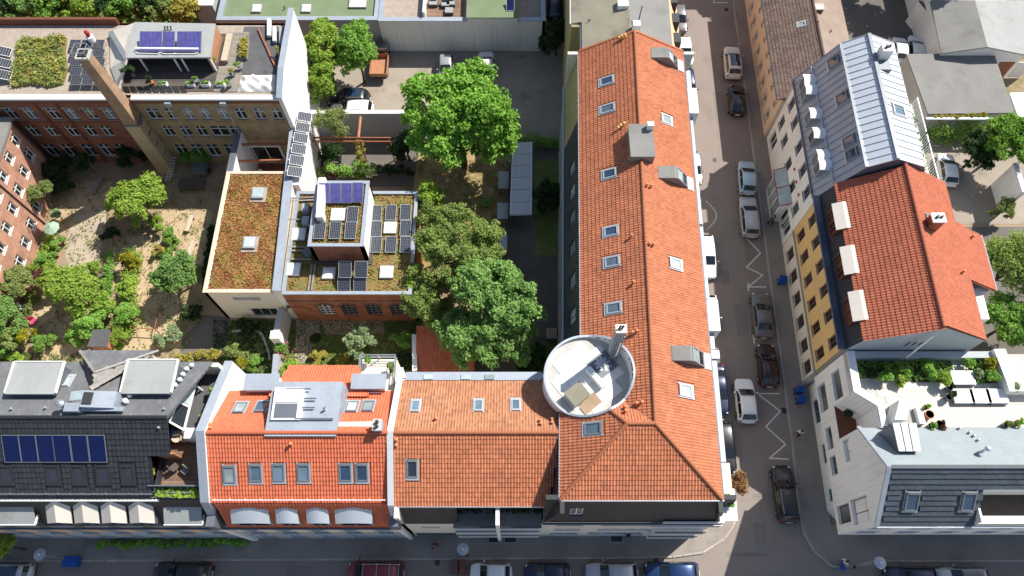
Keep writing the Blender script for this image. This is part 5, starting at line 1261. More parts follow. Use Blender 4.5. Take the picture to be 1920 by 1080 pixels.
# roof garden, panels and pavilion on the factory roof
rg = [XY(x,y,10.1) for x,y in ((34,80),(46,71),(80,74),(112,66),(126,72),(122,96),(127,130),(118,158),(92,164),(60,158),(24,164),(20,148),(30,112))]
mb = MB(); mb.prism(rg,fZ + .004,fZ + .16); mb.build('roof_bed','green_base',F_)
mat_plants(F_,'roof_greens',rg,fZ + .16,2600,.16,'leaf_olive',51,.35,lump=.5); mat_plants(F_,'roof_greens',rg,fZ + .16,1300,.16,'leaf_gold',52,.4,lump=-.2)
tu,tv_ = Vector((1,0,0)),Vector((0,.94,.2))
for i in range(3):
 for j in range(5):
  p_ = P(143 + i * 22 - j * 0.5,152 - j * 17.5,10.55); row = ('front','second','middle','fourth','rear')[j]; cl = ('west','centre','east')[i]
  solar_panel(f'dark solar panel in the {row} row, {cl} column, of the array behind the factory chimney',p_,tu,(0,.98,.12),1.0,.86,'pv','solar array on the factory roof',4,6,'frame_grey',legs=10.02)
for j in range(3):
 p_ = P(6,140 - j * 22,10.6); solar_panel(('front','middle','rear')[j] + ' solar panel at the photo\'s left edge on the factory roof',p_,(.93,0,-.35),(0,1,0),1.3,1.0,'pv','solar panels at the edge of the roof bed',4,6,'frame_white',legs=10.02)
# pavilion: flat roof on white posts, cream sloping west side
pr = [P(253,42,11.8),P(404,45,11.8),P(395,108,11.8),P(238,109,11.8)]
mb = MB(); mb.prism(pr,11.68,11.85); mb.build('pavilion_roof','membrane',F_)
mb = MB(); mb.slab([(pr[0].x,pr[0].y,11.8),(pr[3].x,pr[3].y,11.8),P(222,168,10.15),P(207,128,10.15),P(205,60,10.15)],.12); mb.build('sloping_wall','plaster_cream',F_)
mb = MB(); mb.bar(P(208,60,10.4),P(238,111,11.6),.45,.2); mb.build('glazing_strip','frame_grey',F_)
mb = MB(); mb.box(pr[1].x - .1,pr[2].y,10.0,pr[1].x + .02,pr[1].y,11.66); mb.build('pavilion_wall','timber_red',F_)
mb = MB(); mb.box(pr[0].x,pr[0].y - .12,10.0,pr[1].x - .12,pr[0].y,11.66); mb.build('pavilion_wall','plaster_cream',F_)
mb = MB(); mb.box(pr[0].x + .1,pr[0].y - 2.2,10.02,pr[1].x - .14,pr[0].y - 2.1,11.66); mb.build('pavilion_glazing','glass_dark',F_)
for x in (262,326,340,393):
 q = P(x,108,11.7); mb = MB(); mb.bar((q.x,pr[3].y + .1,10.02),(q.x,pr[3].y + .1,11.68),.13); mb.build('post','frame_white',F_)
rU = (Vector(pr[1]) - Vector(pr[0])).normalized()
for i,(xa,xb) in enumerate(((262,304),(305,328),(332,378))):
 a,b = P(xa,78,12.3),P(xb,78,12.3)
 solar_panel(('western','middle','eastern')[i] + ' violet-blue tube collector on the flat pavilion roof',(a + b) / 2,(1,0,0),(0,.93,.36),b.x - a.x,1.9,'tube','tube collectors on the pavilion',1,int((b.x - a.x) / .12),'steel')
mb = MB(); a,b = P(254,91,12.05),P(373,92,12.05); mb.tube([a,b],.13,10); mb.build('manifold_pipe','frame_white',F_)
mb = MB(); mb.tube([P(254,97,11.92),P(258,100,11.92),P(296,101,11.92),P(301,98,11.92),P(306,101,11.92),P(362,101,11.92),P(372,99,11.92)],.05,6); mb.build('pipe','frame_white',F_)
for x in (310,315,321): q = P(x,55,11.9); mb = MB(); mb.tube([(q.x,q.y,11.8),(q.x,q.y,12.15),(q.x + .12,q.y + .1,12.2)],.06,8); mb.build('vent_pipe','steel_dark',F_)
# decking
dk0,dk1 = P(226,172,10.03),P(440,108,10.03); nB = int((dk1.y + 3.0 - dk0.y) / .16)
planks(F_,(dk0.x,dk0.y),(0,1,0),(1,0,0),nB,.16,P(430,150,10).x - dk0.x,10.03,'wood_dark','deck_board')
a,b = P(400,172,10.06),P(438,60,10.06); planks(F_,(a.x,a.y),(0,1,0),(1,0,0),int((b.y - a.y) / .16),.16,2.2,10.065,'wood_grey','deck_board')
a,b = P(432,140,10.01),P(528,50,10.01); mb = MB(); mb.box(a.x + .35,a.y,fZ + .004,fX1,b.y,fZ + .03); mb.build('roof_sheet','bitumen_dark',F_)
for i,(x,lab) in enumerate(((305,'westernmost'),(357,'second'),(385,'third'),(413,'easternmost'))):
 q = P(x,157,10.3); pt = thing('planter',f'{lab} white rectangular planter along the factory terrace edge','planter',(q.x,q.y,10.05),'white planters on the factory terrace')
 mb = MB();
 for s_ in (-1,1): mb.box(q.x - .38,q.y + s_ * .19 - .02,10.05,q.x + .38,q.y + s_ * .19 + .02,10.4); mb.box(q.x + s_ * .38 - .02,q.y - .169,10.05,q.x + s_ * .38 + .02,q.y + .169,10.399)
 mb.build('box','frame_white',pt); mb = MB(); mb.box(q.x - .359,q.y - .169,10.05,q.x + .359,q.y + .169,10.34); mb.build('soil','soil',pt)
 mat_plants(pt,'greens',[(q.x - .33,q.y - .15),(q.x + .33,q.y - .15),(q.x + .33,q.y + .15),(q.x - .33,q.y + .15)],10.34,90,.12,'leaf_mid',60 + i,.22,kind=None,lump=2)
# rail of dark panes along the west half of the terrace edge
for k in range(9):
 q = P(240 + k * 13.2,172,10.2); mb = MB(); mb.obb((q.x,fY + .5,10.5),((1,0,0),(0,.3,1),(0,1,-.3)),(.27,.36,.02)); mb.build('railing_pane','glass_dark',F_)
# crumpled pale tarpaulin
tp_ = [P(452,140,10.2),P(515,138,10.2),P(514,170,10.2),P(444,170,10.2)]; tq = thing('tarpaulin','crumpled pale tarpaulin lying over the corner of the factory roof','tarpaulin',tp_[3])
rngt = np.random.default_rng(5); NX,NY = 26,16; mb = MB(); ph = rngt.uniform(0,6,6)
vs = []
for j in range(NY + 1):
 for i in range(NX + 1):
  a,b = i / NX,j / NY; p_ = tp_[3].lerp(tp_[2],a).lerp(tp_[0].lerp(tp_[1],a),b)
  edge = min(a,1 - a,b,1 - b); hgt = .12 + .16 * math.sin(a * 7 + b * 5 + ph[0]) * math.sin(b * 9 - a * 3 + ph[1]) + .09 * math.sin(a * 19 + b * 11 + ph[2]) + rngt.normal(0,.012)
  vs.append((p_.x,p_.y,10.05 + max(.0,min(1,edge * 8)) * max(0.02,hgt + .12)))
mb.add(vs,[(j * (NX + 1) + i,j * (NX + 1) + i + 1,(j + 1) * (NX + 1) + i + 1,(j + 1) * (NX + 1) + i) for j in range(NY) for i in range(NX)]); mb.build('sheet','tarp_white',tq,smooth=True)
# clutter: bench, rusty beam, ducts
bt = thing('storage_bench','long pale timber bench box against the pavilion wall','bench',P(424,88,10.05)); a,b = P(412,112,10.6),P(430,62,10.6)
mb = MB(); mb.box(a.x + .1,a.y,10.08,a.x + .62,b.y,10.5); mb.build('box','wood_grey',bt); mb = MB(); mb.box(a.x + .06,a.y - .04,10.503,a.x + .66,b.y + .04,10.56); mb.build('lid','wood_pale',bt)
rb = thing('steel_beam','rusty red steel beam lying across the dark roof sheet','beam',P(505,90,10.05)); mb = MB(); a,b = P(484,53,10.2),P(518,128,10.2)
mb.bar(a,b,.16,.03); mb.bar(a - Vector((0,0,.13)),b - Vector((0,0,.13)),.16,.03); mb.bar(a - Vector((0,0,.065)),b - Vector((0,0,.065)),.025,.1); mb.build('flange','rust',rb)
for i,(x,y,y2,w_) in enumerate(((505,68,36,.34),(515,78,52,.3),(527,82,52,.3))):
 vd = thing('ventilation_duct',('tall white ventilation duct','short white ventilation duct','grey ventilation duct')[i] + ' on the roof beside the white fire wall','duct',P(x,y,10.05))
 a,b = P(x,y,10.35),P(x,y2,10.35); mb = MB(); mb.bar(a,b,w_,.3); mb.build('duct',('frame_white','frame_white','membrane')[i],vd)
 for c_ in (a + Vector((0,.2,0)),b - Vector((0,.2,0))): mb = MB(); mb.bar((c_.x,c_.y,10.0),(c_.x,c_.y,10.2),.3,.2); mb.build('support','steel_dark',vd)
for i,(x,y,m_,s_) in enumerate(((523,100,'leaf_gold',.35),(402,118,'leaf_mid',.3),(450,128,'leaf_mid',.3),(436,140,'leaf_gold',.3),(285,155,'leaf_dark',.4),(250,140,'leaf_dark',.6),(370,152,'leaf_mid',.3),(430,160,'leaf_mid',.28))):
 q = P(x,y,10.3); pl = thing('potted_plant',('yellowish potted plant below the fire wall coping','potted plant by the storage bench','potted plant between pale boards','golden potted plant in a square box near the tarpaulin','shaded potted shrub with terracotta pots on the dark deck','large dark shrub at the sloping pavilion wall','small green plant among the white planters','little plant at the east end of the planter row')[i],'plant',(q.x,q.y,10.05))
 mb = MB(); mb.cyl(q.x,q.y,10.05,10.4,.16,12,.21); mb.build('pot','plastic_grey' if i != 4 else 'terracotta',pl)
 C0,R0 = clumps(np.random.default_rng(70 + i),s_,s_,s_,9,s_ * .45); V,Fc,tv0 = leaves_np(C0 + np.array([q.x,q.y,10.55 + s_ * .5]),R0,40,.11,np.random.default_rng(170 + i)); mesh_np('foliage',V,Fc,m_,pl,tv0)
yb_ = [XY(x,y,10.1) for x,y in ((453,78),(468,76),(464,112),(450,112))]; rb2 = thing('raised_bed','narrow raised bed of yellow grasses on the factory roof','planter',(*yb_[0],10.05))
mb = MB(); mb.prism(yb_,10.04,10.35); mb.build('box','wood_grey',rb2); mat_plants(rb2,'grasses',yb_,10.35,420,.18,'leaf_gold',88,.3,kind=None,lump=2)
# wooden white box left of chimney, parasol
q = P(163,62,11.6); ps = thing('parasol','closed red and white parasol standing behind the solar array','parasol',(q.x,q.y,10.05)); mb = MB(); mb.cyl(q.x,q.y,10.05,11.9,.03,8); mb.build('pole','steel',ps)
mb = MB(); mb.tube([(q.x,q.y,10.5),(q.x,q.y,11.2),(q.x,q.y,11.3)],[.32,.34,.1],10); mb.build('lower_canopy','fabric_white',ps); mb = MB(); mb.tube([(q.x,q.y,11.3),(q.x,q.y,11.75),(q.x,q.y,11.95)],[.2,.22,.05],10); mb.build('upper_canopy','fabric_red',ps)
# ---- the factory's square chimney stack
ct = P(155,101,16.4); cb = Vector((ct.x,42.75,0)); st = thing('chimney_stack','tall tapering square brick chimney stack in front of the factory','chimney',(cb.x,cb.y,0))
cx,cy = ct.x,fY - .75
def ringsq(z,h): return [(cx - h,cy - h,z),(cx + h,cy - h,z),(cx + h,cy + h,z),(cx - h,cy + h,z)]
def frust(z0,h0,z1,h1,m,name):
 mb = MB(); mb.add(ringsq(z0,h0) + ringsq(z1,h1),[(0,1,5,4),(1,2,6,5),(2,3,7,6),(3,0,4,7),(4,5,6,7),(3,2,1,0)]); return mb.build(name,m,st)
frust(0,.76,7.6,.64,'chimney_ochre','base_shaft'); frust(7.62,.69,7.85,.69,'zinc_dark','band'); frust(7.87,.62,16.2,.42,'brick_stack','shaft')
frust(16.21,.56,16.4,.56,'concrete','cap'); frust(16.41,.38,16.5,.36,'steel_dark','flue_mouth')
mb = MB()
for a in ringsq(16.4,.52): mb.bar(a,(a[0],a[1],17.0),.04)
r4 = ringsq(17.0,.52)
for i in range(4): mb.bar(r4[i],r4[(i + 1) % 4],.05)
mb.build('guard_rail','steel',st)
for k in range(5): mb = MB(); hz = 1.0 + k * 1.6; w_ = .76 - .016 * k; mb.box(cx + w_ - .12,cy - .3,hz,cx + w_ + .02,cy + .3,hz + .05); mb.build('climbing_iron','steel_dark',st)

# ================================================================== BRICK HOUSE at the left edge
L_b = thing('brick_house','salmon brick house with white windows at the left edge of the garden','building',(-50,36,0))
la,lb_ = P(112,318),P(60,500); ld = (la - lb_).normalized(); lS = lb_ - ld * 7
LL = (la - lS).length; wl = []
for k in range(9):
 for zz in (1.1,3.9,6.2): wl.append((LL - 1.3 - k * 2.05,zz,.95,1.35 if zz < 6 else 1.2))
facade(L_b,lS[:2],la[:2],0,8.0,'brick_redside',wl,sillm='plaster_white',reveal=.14)
nn = Vector((ld.y,-ld.x,0)); back = -nn * 9
wallprism(L_b,[la[:2],(la + back)[:2],(la + back - ld * .3)[:2],(la - ld * .3)[:2]],0,8.0,'brick_red')
mb = MB(); mb.prism([(lS + nn * .25)[:2],(la + nn * .25 + ld * .2)[:2],(la + back + ld * .2)[:2],(lS + back)[:2]],8.002,8.25); mb.build('roof','bitumen',L_b)
for k in (3,7): p_ = la - ld * (k * 2.05 + .3) + nn * .1; mb = MB(); mb.cyl(p_.x,p_.y,0,8,.06,8); mb.build('downpipe','steel_dark',L_b)

# ================================================================== SEDUM-ROOFED ANNEX with atrium
S_ = thing('sedum_annex','cream annex with a reddish sedum roof and two square rooflights','building',(-25,32,0))
zS = 5.7; sN = P(475,322,zS).y; sS = P(450,548,zS).y; sx0 = (P(423,322,zS).x + P(385,548,zS).x) / 2; sx1 = P(513,548,zS).x
facade(S_,(sx0,sS),(sx1,sS),0,zS,'plaster_cream',[(3.3,4.0,2.4,.7,'g',{'fm': 'frame_light','gm': 'glass_milky','nm': 2}),(4.0,.3,2.4,1.9,'d',{'fm': 'frame_light','nm': 3})])
facade(S_,(sx0,sN),(sx0,sS),0,zS,'plaster_cream',[(2,1,1.2,1.6),(5,1,1.2,1.6),(8,1,1.2,1.6)])
wallprism(S_,[(sx0,sN - .3),(sx1,sN - .3),(sx1,sN),(sx0,sN)],0,zS,'plaster_cream')
mb = MB(); mb.box(sx0 + .1,sS + .1,zS - .3,sx1,sN - .1,zS - .06); mb.build('roof_substrate','sedum_base',S_)
parapet(S_,[(sx0 - .05,sS - .05),(sx1,sS - .05),(sx1,sN),(sx0 - .05,sN)],zS + .001,zS + .07,.26,'plaster_beige','roof_edge')
sp = [(sx0 + .3,sS + .3),(sx1 - .3,sS + .3),(sx1 - .3,sN - .3),(sx0 + .3,sN - .3)]
mat_plants(S_,'sedum',sp,zS - .05,7500,.12,'sedum_red',91,.07,lump=.6); mat_plants(S_,'sedum',sp,zS - .05,1500,.13,'sedum_green',92,.09,lump=-.2)
for x,y in ((484,362),(468,455)):
 q = P(x,y,zS + .2); mb = MB(); mb.box(q.x - .72,q.y - .85,zS - .05,q.x + .72,q.y + .75,zS + .04); mb.build('gravel_margin','gravel_roof',S_)
 mb = MB(); mb.box(q.x - .52,q.y - .55,zS + .041,q.x + .52,q.y + .55,zS + .3); k_ = mb.build('rooflight','frame_light',S_); mb = MB(); mb.box(q.x - .42,q.y - .45,zS + .301,q.x + .42,q.y + .45,zS + .33); mb.build('pane','glass_milky',k_)
# long coping wall between annex and workshop
cw = thing('boundary_wall','long wall with pale metal coping between sedum annex and arched workshop','wall',(sx1 + .4,33,0))
n0 = P(549,238,6.2); mb = MB(); mb.prism([(sx1 + .03,sS - .02),(sx1 + .7,sS - .02),(n0.x + .45,fY - .52),(n0.x - .25,fY - .52)],0,6.1); mb.build('wall','plaster_white',cw)
mb = MB(); mb.prism([(sx1 + .012,sS - .06),(sx1 + .76,sS - .06),(n0.x + .5,fY - .53),(n0.x - .3,fY - .53)],6.102,6.17); mb.build('coping','zinc',cw)
# atrium: wall, rusty beams, floor
at_ = thing('atrium_wall','low white wall with zinc coping on the west side of the brick atrium','wall',P(437,280,0)); a,b = P(447,240,5.5),P(430,320,5.5)
mb = MB(); mb.prism([(b.x - .25,sN + .02),(b.x + .25,sN + .02),(a.x + .25,fY - .1),(a.x - .25,fY - .1)],0,5.4); mb.build('wall','plaster_white',at_); mb = MB(); mb.prism([(b.x - .3,sN + .02),(b.x + .3,sN + .02),(a.x + .3,fY - .12),(a.x - .3,fY - .12)],5.402,5.47); mb.build('coping','zinc_dark',at_)
for i,y in enumerate((269,300)):
 bm = thing('steel_beam',('upper','lower')[i] + ' rusty beam spanning the open atrium between white walls','beam',P(495,y,4.6)); a,b = P(440,y + 1,4.7),P(545,y - 1,4.7); mb = MB(); mb.bar(a,b,.14,.03); mb.bar(a - Vector((0,0,.2)),b - Vector((0,0,.2)),.14,.03); mb.bar(a - Vector((0,0,.1)),b - Vector((0,0,.1)),.03,.17); mb.build('flange','rust',bm)
mb = MB(); mb.box(P(430,320,0).x + 1.2,sN + .05,-.02,n0.x - .3,fY - .05,.02); fl = mb.build('atrium_floor','frame_brown'); tag(fl,kind='structure')
q = P(490,252,2.6); mb = MB(); mb.box(q.x - 2.2,fY - .16,.05,q.x + 2.2,fY - .06,2.9); ad = mb.build('atrium_door','frame_white',F_)
for k in range(3): mb = MB(); mb.box(q.x - 2.0 + k * 1.36,fY - .2,.2,q.x - .75 + k * 1.36,fY - .162,2.75); mb.build('pane','glass_dark',ad)
table_round('round table with a white top in the open atrium',Vector((P(487,321,.8).x,P(487,321,.8).y,.02)),.3,.75,'fabric_white')
tb = thing('garden_table','wooden table in the shade of the atrium','table',P(508,300,.02)); q = P(508,297,.75); mb = MB(); mb.box(q.x - .55,q.y - .4,.7,q.x + .55,q.y + .4,.75); mb.build('tabletop','wood_pale',tb)
for sx in (-.48,.48):
 for sy in (-.33,.33): mb = MB(); mb.bar((q.x + sx,q.y + sy,.02),(q.x + sx,q.y + sy,.7),.06); mb.build('leg','wood_grey',tb)
# row of panels leaning along the boundary wall
for i in range(6):
 t = i / 5; p_ = P(571,219,6.5).lerp(P(553,322,6.5),t); dirn = (P(571,219,6.5) - P(553,322,6.5)).normalized()
 solar_panel(('rearmost','second','third','fourth','fifth','front')[i] + ' of six square solar panels in a row along the boundary wall coping',p_,(.96,0,-.28),dirn,1.3,1.06,'pv','solar panels along the boundary wall',5,8,'frame_white',legs=6.2)
mb = MB(); a,b = P(580,205,6),P(557,345,6); mb.prism([(a.x - .1,a.y),(a.x - 1.4,a.y),(b.x - 1.2,b.y),(b.x + .1,b.y)],0,5.9); mb.build('lean_to','plaster_white',cw)

# ================================================================== ARCHED WORKSHOP with green roofs
W_ = thing('arched_workshop','brick workshop with arched windows, planted roofs and a raised roof box','building',(-13,31,0))
zWk = 5.9; wS = P(640,552,zWk).y; wN = P(640,361,zWk).y; wx0 = sx1 + .8; wx1 = (P(787,362,zWk).x + P(767,552,zWk).x) / 2
xs_ = [P(x,578,2.6).x - wx0 for x in (612,655,701,746)]
wA = facade(W_,(wx0,wS),(wx1,wS),0,zWk,'brick_orange',[(x,1.2,1.35,2.7,'g',{'nm': 3,'nt': 5,'fm': 'frame_white' if i == 0 else 'frame_grey'}) for i,x in enumerate(xs_)] + [(P(564,586,2).x - wx0,.05,2.0,3.2,'d',{'nm': 3,'nt': 3,'fm': 'frame_teal'})],reveal=.22)
def arch_head(x,w,z0,h):
 """brick spandrels and a rubbed-brick arch ring over a window head"""
 n = 10; mb = MB(); pts = [(x + w / 2 * math.cos(math.pi * k / n),z0 + h * math.sin(math.pi * k / n)) for k in range(n + 1)]
 for s_,rng_ in ((1,range(0,n // 2)),(-1,range(n // 2,n))):
  cz = (x + s_ * w / 2,z0 + h)
  for k in rng_: mb.add([(cz[0],wS + .1,cz[1]),(pts[k][0],wS + .1,pts[k][1]),(pts[k + 1][0],wS + .1,pts[k + 1][1])],[(0,1,2),(2,1,0)])
 mb.build('spandrel','brick_orange',W_)
 r = MB(); r.tube([(x + (w / 2 + .1) * math.cos(math.pi * k / n),wS - .02,z0 + (h + .1) * math.sin(math.pi * k / n)) for k in range(n + 1)],.09,5); r.build('arch_ring','brick_red',W_)
for x in xs_: arch_head(wx0 + x,1.35,3.3,.6)
arch_head(P(564,586,2).x,2.0,2.6,.65)
mb = MB(); mb.box(wx0,wS - .12,4.5,wx1,wS - .004,4.62); mb.build('string_course','brick_orange',W_)
facade(W_,(wx1,wS),(wx1,wN),0,zWk,'brick_orange',[]); facade(W_,(wx1,wN),(wx0,wN),0,zWk,'brick_orange',[])
mb = MB(); mb.box(wx0 + .05,wS + .05,zWk - .35,wx1 - .05,wN - .05,zWk - .05); mb.build('roof_substrate','green_base',W_)
parapet(W_,[(wx0 + .02,wS - .06),(wx1 + .06,wS - .06),(wx1 + .06,wN + .06),(wx0 + .02,wN + .06)],zWk + .001,zWk + .16,.3,'zinc','roof_edge')
wp = [(wx0 + .4,wS + .3),(wx1 - .3,wS + .3),(wx1 - .3,wN - .3),(wx0 + .4,wN - .3)]
mat_plants(W_,'roof_greens',wp,zWk - .04,1500,.15,'sedum_green',93,.1,lump=-.3); mat_plants(W_,'roof_greens',wp,zWk - .04,1600,.14,'sedum_red',94,.06,lump=.2)
# raised box
zB = 8.6; bA,bB,bC_,bD = P(580,462,zB),P(683,462,zB),P(690,341,zB),P(593,338,zB)
bx0,bx1,by0,by1 = (bA.x + bD.x) / 2,(bB.x + bC_.x) / 2,bA.y,bC_.y
facade(W_,(bx0,by0),(bx1,by0),zWk - .05,zB,'brick_red',[]); facade(W_,(bx1,by0),(bx1,by1),zWk - .05,zB,'plaster_white',[]); facade(W_,(bx0,by1),(bx0,by0),zWk - .05,zB,'brick_red',[]); facade(W_,(bx1,by1),(bx0,by1),zWk - .05,zB,'plaster_white',[])
mb = MB(); mb.box(bx0 + .05,by0 + .05,zB - .4,bx1 - .05,by1 - .05,zB - .1); mb.build('roof_substrate','green_base',W_)
parapet(W_,[(bx0 - .05,by0 - .05),(bx1 + .05,by0 - .05),(bx1 + .05,by1 + .05),(bx0 - .05,by1 + .05)],zB + .001,zB + .12,.3,'zinc','roof_edge')
bp = [(bx0 + .35,by0 + .3),(bx1 - .3,by0 + .3),(bx1 - .3,by1 - .3),(bx0 + .35,by1 - .3)]; mat_plants(W_,'roof_greens',bp,zB - .1,900,.15,'sedum_red',95,.08,lump=.5); mat_plants(W_,'roof_greens',bp,zB - .1,800,.15,'sedum_green',96,.1,lump=.3)
for i,(x,y) in enumerate(((608,362),(629,362),(650,362),(671,361))):
 solar_panel(('first','second','third','fourth')[i] + ' from the west of four violet tube collectors on the roof box',P(x,y,zB + .55),(1,0,0),(0,.92,.38),.92,1.75,'tube','tube collectors on the roof box',1,8,'steel',legs=zB - .1)
for lab,x,y in (('southwest solar panel',599.5,432),('middle solar panel of the front row',628.6,432),('southeast solar panel',657.5,432),('northeast solar panel',661,403)):
 solar_panel(lab + ' on the raised roof box beside its rooflight',P(x,y,zB + .2),(1,0,0),(0,1,.06),.97,1.6,'pv','solar panels on the roof box',6,6,legs=zB - .1)
q = P(634,403,zB); skylight_dome(W_,q.x,q.y,zB - .1,1.25,1.25)
for c_,(x,ys) in enumerate(((705.5,(399.5,429.4,458.5)),(733,(398.7,None,458.5)),(760.5,(398,428,458.5)))):
 for r_,y in enumerate(ys):
  if y is None: continue
  solar_panel(f"solar panel in the {('west', 'middle', 'east')[c_]} column, {('rear', 'middle', 'front')[r_]} row, of the array on the low workshop roof",P(x,y,zWk + .22),(1,0,0),(0,1,.05),.97,1.56,'pv','solar array on the low workshop roof',6,6,legs=zWk - .05)
q = P(732,428,zWk); skylight_dome(W_,q.x,q.y,zWk - .05,1.15,1.2)
for c_,x in enumerate((647,677)):
 for r_,y in enumerate((533,505)):
  t_ = (y - 505) / 28; solar_panel(f"{('west', 'east')[c_]} {('upper', 'lower')[r_ ^ 1]} solar panel of the tilted frame above the arched windows",P(x - t_ * 2,y,zWk + 1.05 - t_ * .7),(1,0,0),(0,.91,.42),1.1,1.42,'pv','tilted solar panels above the arched windows',6,6,legs=zWk - .05)
for x,y,s_ in ((550,505,1.25),(617,512,1.15),(725,510,1.2),(560,439,1.3)): q = P(x,y,zWk + .1); skylight_dome(W_,q.x,q.y,zWk - .05,s_,s_)
# white flue duct, plant units, timber edging, dark decking between the roof parts
a,b = P(605,336,9.2),P(601,398,9.2); du = MB(); du.bar(a,b,.62,.55); du.build('flue_duct','plaster_white',W_)
mb = MB(); mb.box(b.x - .3,b.y - .62,zB - .1,b.x + .3,b.y - .02,9.45); mb.build('duct_elbow','plaster_white',W_)
for x,y,h_ in ((573,390,.8),(573,413,.7)): q = P(x,y,zWk + .6); mb = MB(); mb.box(q.x - .3,q.y - .38,zWk,q.x + .3,q.y + .38,zWk + h_); mb.build('ventilation_unit','zinc',W_)
q = P(577,472,zWk + .6); mb = MB(); mb.cyl(q.x,q.y,zWk,zWk + .75,.33,16,.4); mb.build('water_butt','plastic_grey',W_)
for (xa,ya,xb,yb2) in ((548,372,524,545),(553,372,530,545)): mb = MB(); mb.bar(P(xa,ya,zWk + .1),P(xb,yb2,zWk + .1),.16,.12); mb.build('timber_edging','wood_pale',W_)
for (xa,ya,xb,yb2) in ((545,372,590,370),(545,377,590,375),(540,412,580,411),(535,463,580,463),(532,470,575,470),(585,496,578,545),(591,496,584,545),(535,486,585,486)): mb = MB(); mb.bar(P(xa,ya,zWk + .12),P(xb,yb2,zWk + .12),.14,.1); mb.build('timber_edging','wood_grey',W_)
a,b = P(590,492,zWk + .05),P(700,478,zWk + .05); planks(W_,(a.x,a.y - .2),(0,1,0),(1,0,0),7,.15,b.x - a.x,zWk + .06,'wood_dark','deck_board')
q = P(691,425,zWk + .5); mb = MB(); mb.slab([P(689,384,zWk + .9),P(694,384,zWk + .6),P(690,450,zWk + .6),P(684,440,zWk + .9)],.05); mb.build('splash_panel','frame_white',W_)

# ================================================================== TOP: green-roofed hall, white annex
T1 = thing('green_roof_hall','low hall with a pale green felt roof and white rooflights at the top edge','building',P(560,20,0))
zt = 4.1; ty = P(800,40,zt + .3).y; t1a,t1b,t2b = P(408,40,zt).x,P(711,40,zt).x,P(1022,40,zt).x
facade(T1,(t1a,ty + .3),(t1b - .02,ty + .3),0,zt,'plaster_grey',[]); wallprism(T1,[(t1a,ty + .6),(t1a + .3,ty + .6),(t1a + .3,82),(t1a,82)],0,zt,'plaster_white')
mb = MB(); mb.box(t1a,ty + .32,zt - .3,t1b - .02,82,zt); mb.build('flat_roof','bitumen_green',T1)
parapet(T1,[(t1a - .05,ty + .2),(t1b - .03,ty + .2),(t1b - .03,82),(t1a - .05,82)],zt + .001,zt + .3,.55,'zinc','roof_edge')
for x,y,w_ in ((481,15,1.0),(574,15,1.0),(671,4,1.9)): q = P(x,y,zt + .2); skylight_dome(T1,q.x,q.y,zt,w_,1.1 if w_ < 1.5 else 1.5)
for x,y in ((534,17),(656,60)): q = P(x,y,zt); mb = MB(); mb.tube([(q.x,q.y,zt),(q.x,q.y,zt + .35),(q.x + .1,q.y,zt + .4)],.06,8); mb.build('vent_pipe','steel_dark',T1)
T2 = thing('white_annex','long low white building with gravel roof along the parking yard','building',P(870,20,0))
facade(T2,(t1b,ty),(t2b,ty),0,zt + .35,'plaster_white',[])
facade(T2,(t2b,ty),(t2b,82),0,zt + .35,'plaster_white',[]); wallprism(T2,[(t1b,ty + .31),(t1b + .3,ty + .31),(t1b + .3,82),(t1b,82)],0,zt + .35,'plaster_white')
mb = MB(); mb.box(t1b + .31,ty + .31,zt - .4,t2b - .31,82,zt); mb.build('flat_roof','gravel_roof',T2)
mb = MB(); mb.box(t1b - .05,ty - .06,zt + .352,t2b + .06,ty + .5,zt + .42); mb.build('coping','zinc',T2); mb = MB(); mb.box(t1b - .05,ty + .502,zt + .352,t1b + .45,82,zt + .42); mb.build('coping','zinc',T2); mb = MB(); mb.box(t2b - .45,ty + .502,zt + .352,t2b + .06,82,zt + .42); mb.build('coping','zinc',T2)
a,b = P(876,33,zt + 1),P(970,0,zt + 1); mb = MB(); mb.box(a.x,a.y,zt,b.x,74,zt + 1.0); rbx = mb.build('roof_room','plaster_white',T2); mb = MB(); mb.box(a.x - .1,a.y - .1,zt + 1.002,b.x + .1,74,zt + 1.1); mb.build('room_roof','bitumen_green',rbx)
solar_panel('single dark solar panel on the green roof room at the top edge',P(957,9,zt + 1.4),(1,0,0),(0,.9,.4),.85,1.3,'coll',None,1,1)
a,b = P(800,34,zt + .03),P(872,-10,zt + .03); planks(T2,(a.x,a.y),(0,1,0),(1,0,0),18,.2,b.x - a.x,zt + .03,'wood_deck','deck_board')
mb = MB(); mb.box(P(797,20,zt).x - .12,ty + .6,zt,P(797,20,zt).x + .12,74,zt + 1.0); mb.build('roof_wall','plaster_white',T2)
for i,(x,y) in enumerate(((812,3),(835,5),(845,3),(842,18))):
 q = P(x,y,zt + .5); ld_ = thing('outdoor_sofa',('sofa nearest the terrace wall','middle sofa by the low table','sofa next to the roof room','square stool in front of the sofas')[i] + ' on the annex roof terrace','sofa',(q.x,q.y,zt + .05)); mb = MB(); mb.box(q.x - .45,q.y - .4,zt + .06,q.x + .45,q.y + .4,zt + .35); mb.build('base','wood_dark',ld_); mb = MB(); mb.box(q.x - .43,q.y - .38,zt + .352,q.x + .43,q.y + .38,zt + .47); mb.build('cushion','membrane',ld_)
 if i < 3: mb = MB(); mb.box(q.x - .43,q.y + .25,zt + .472,q.x + .43,q.y + .38,zt + .8); mb.build('backrest','plastic_grey',ld_)
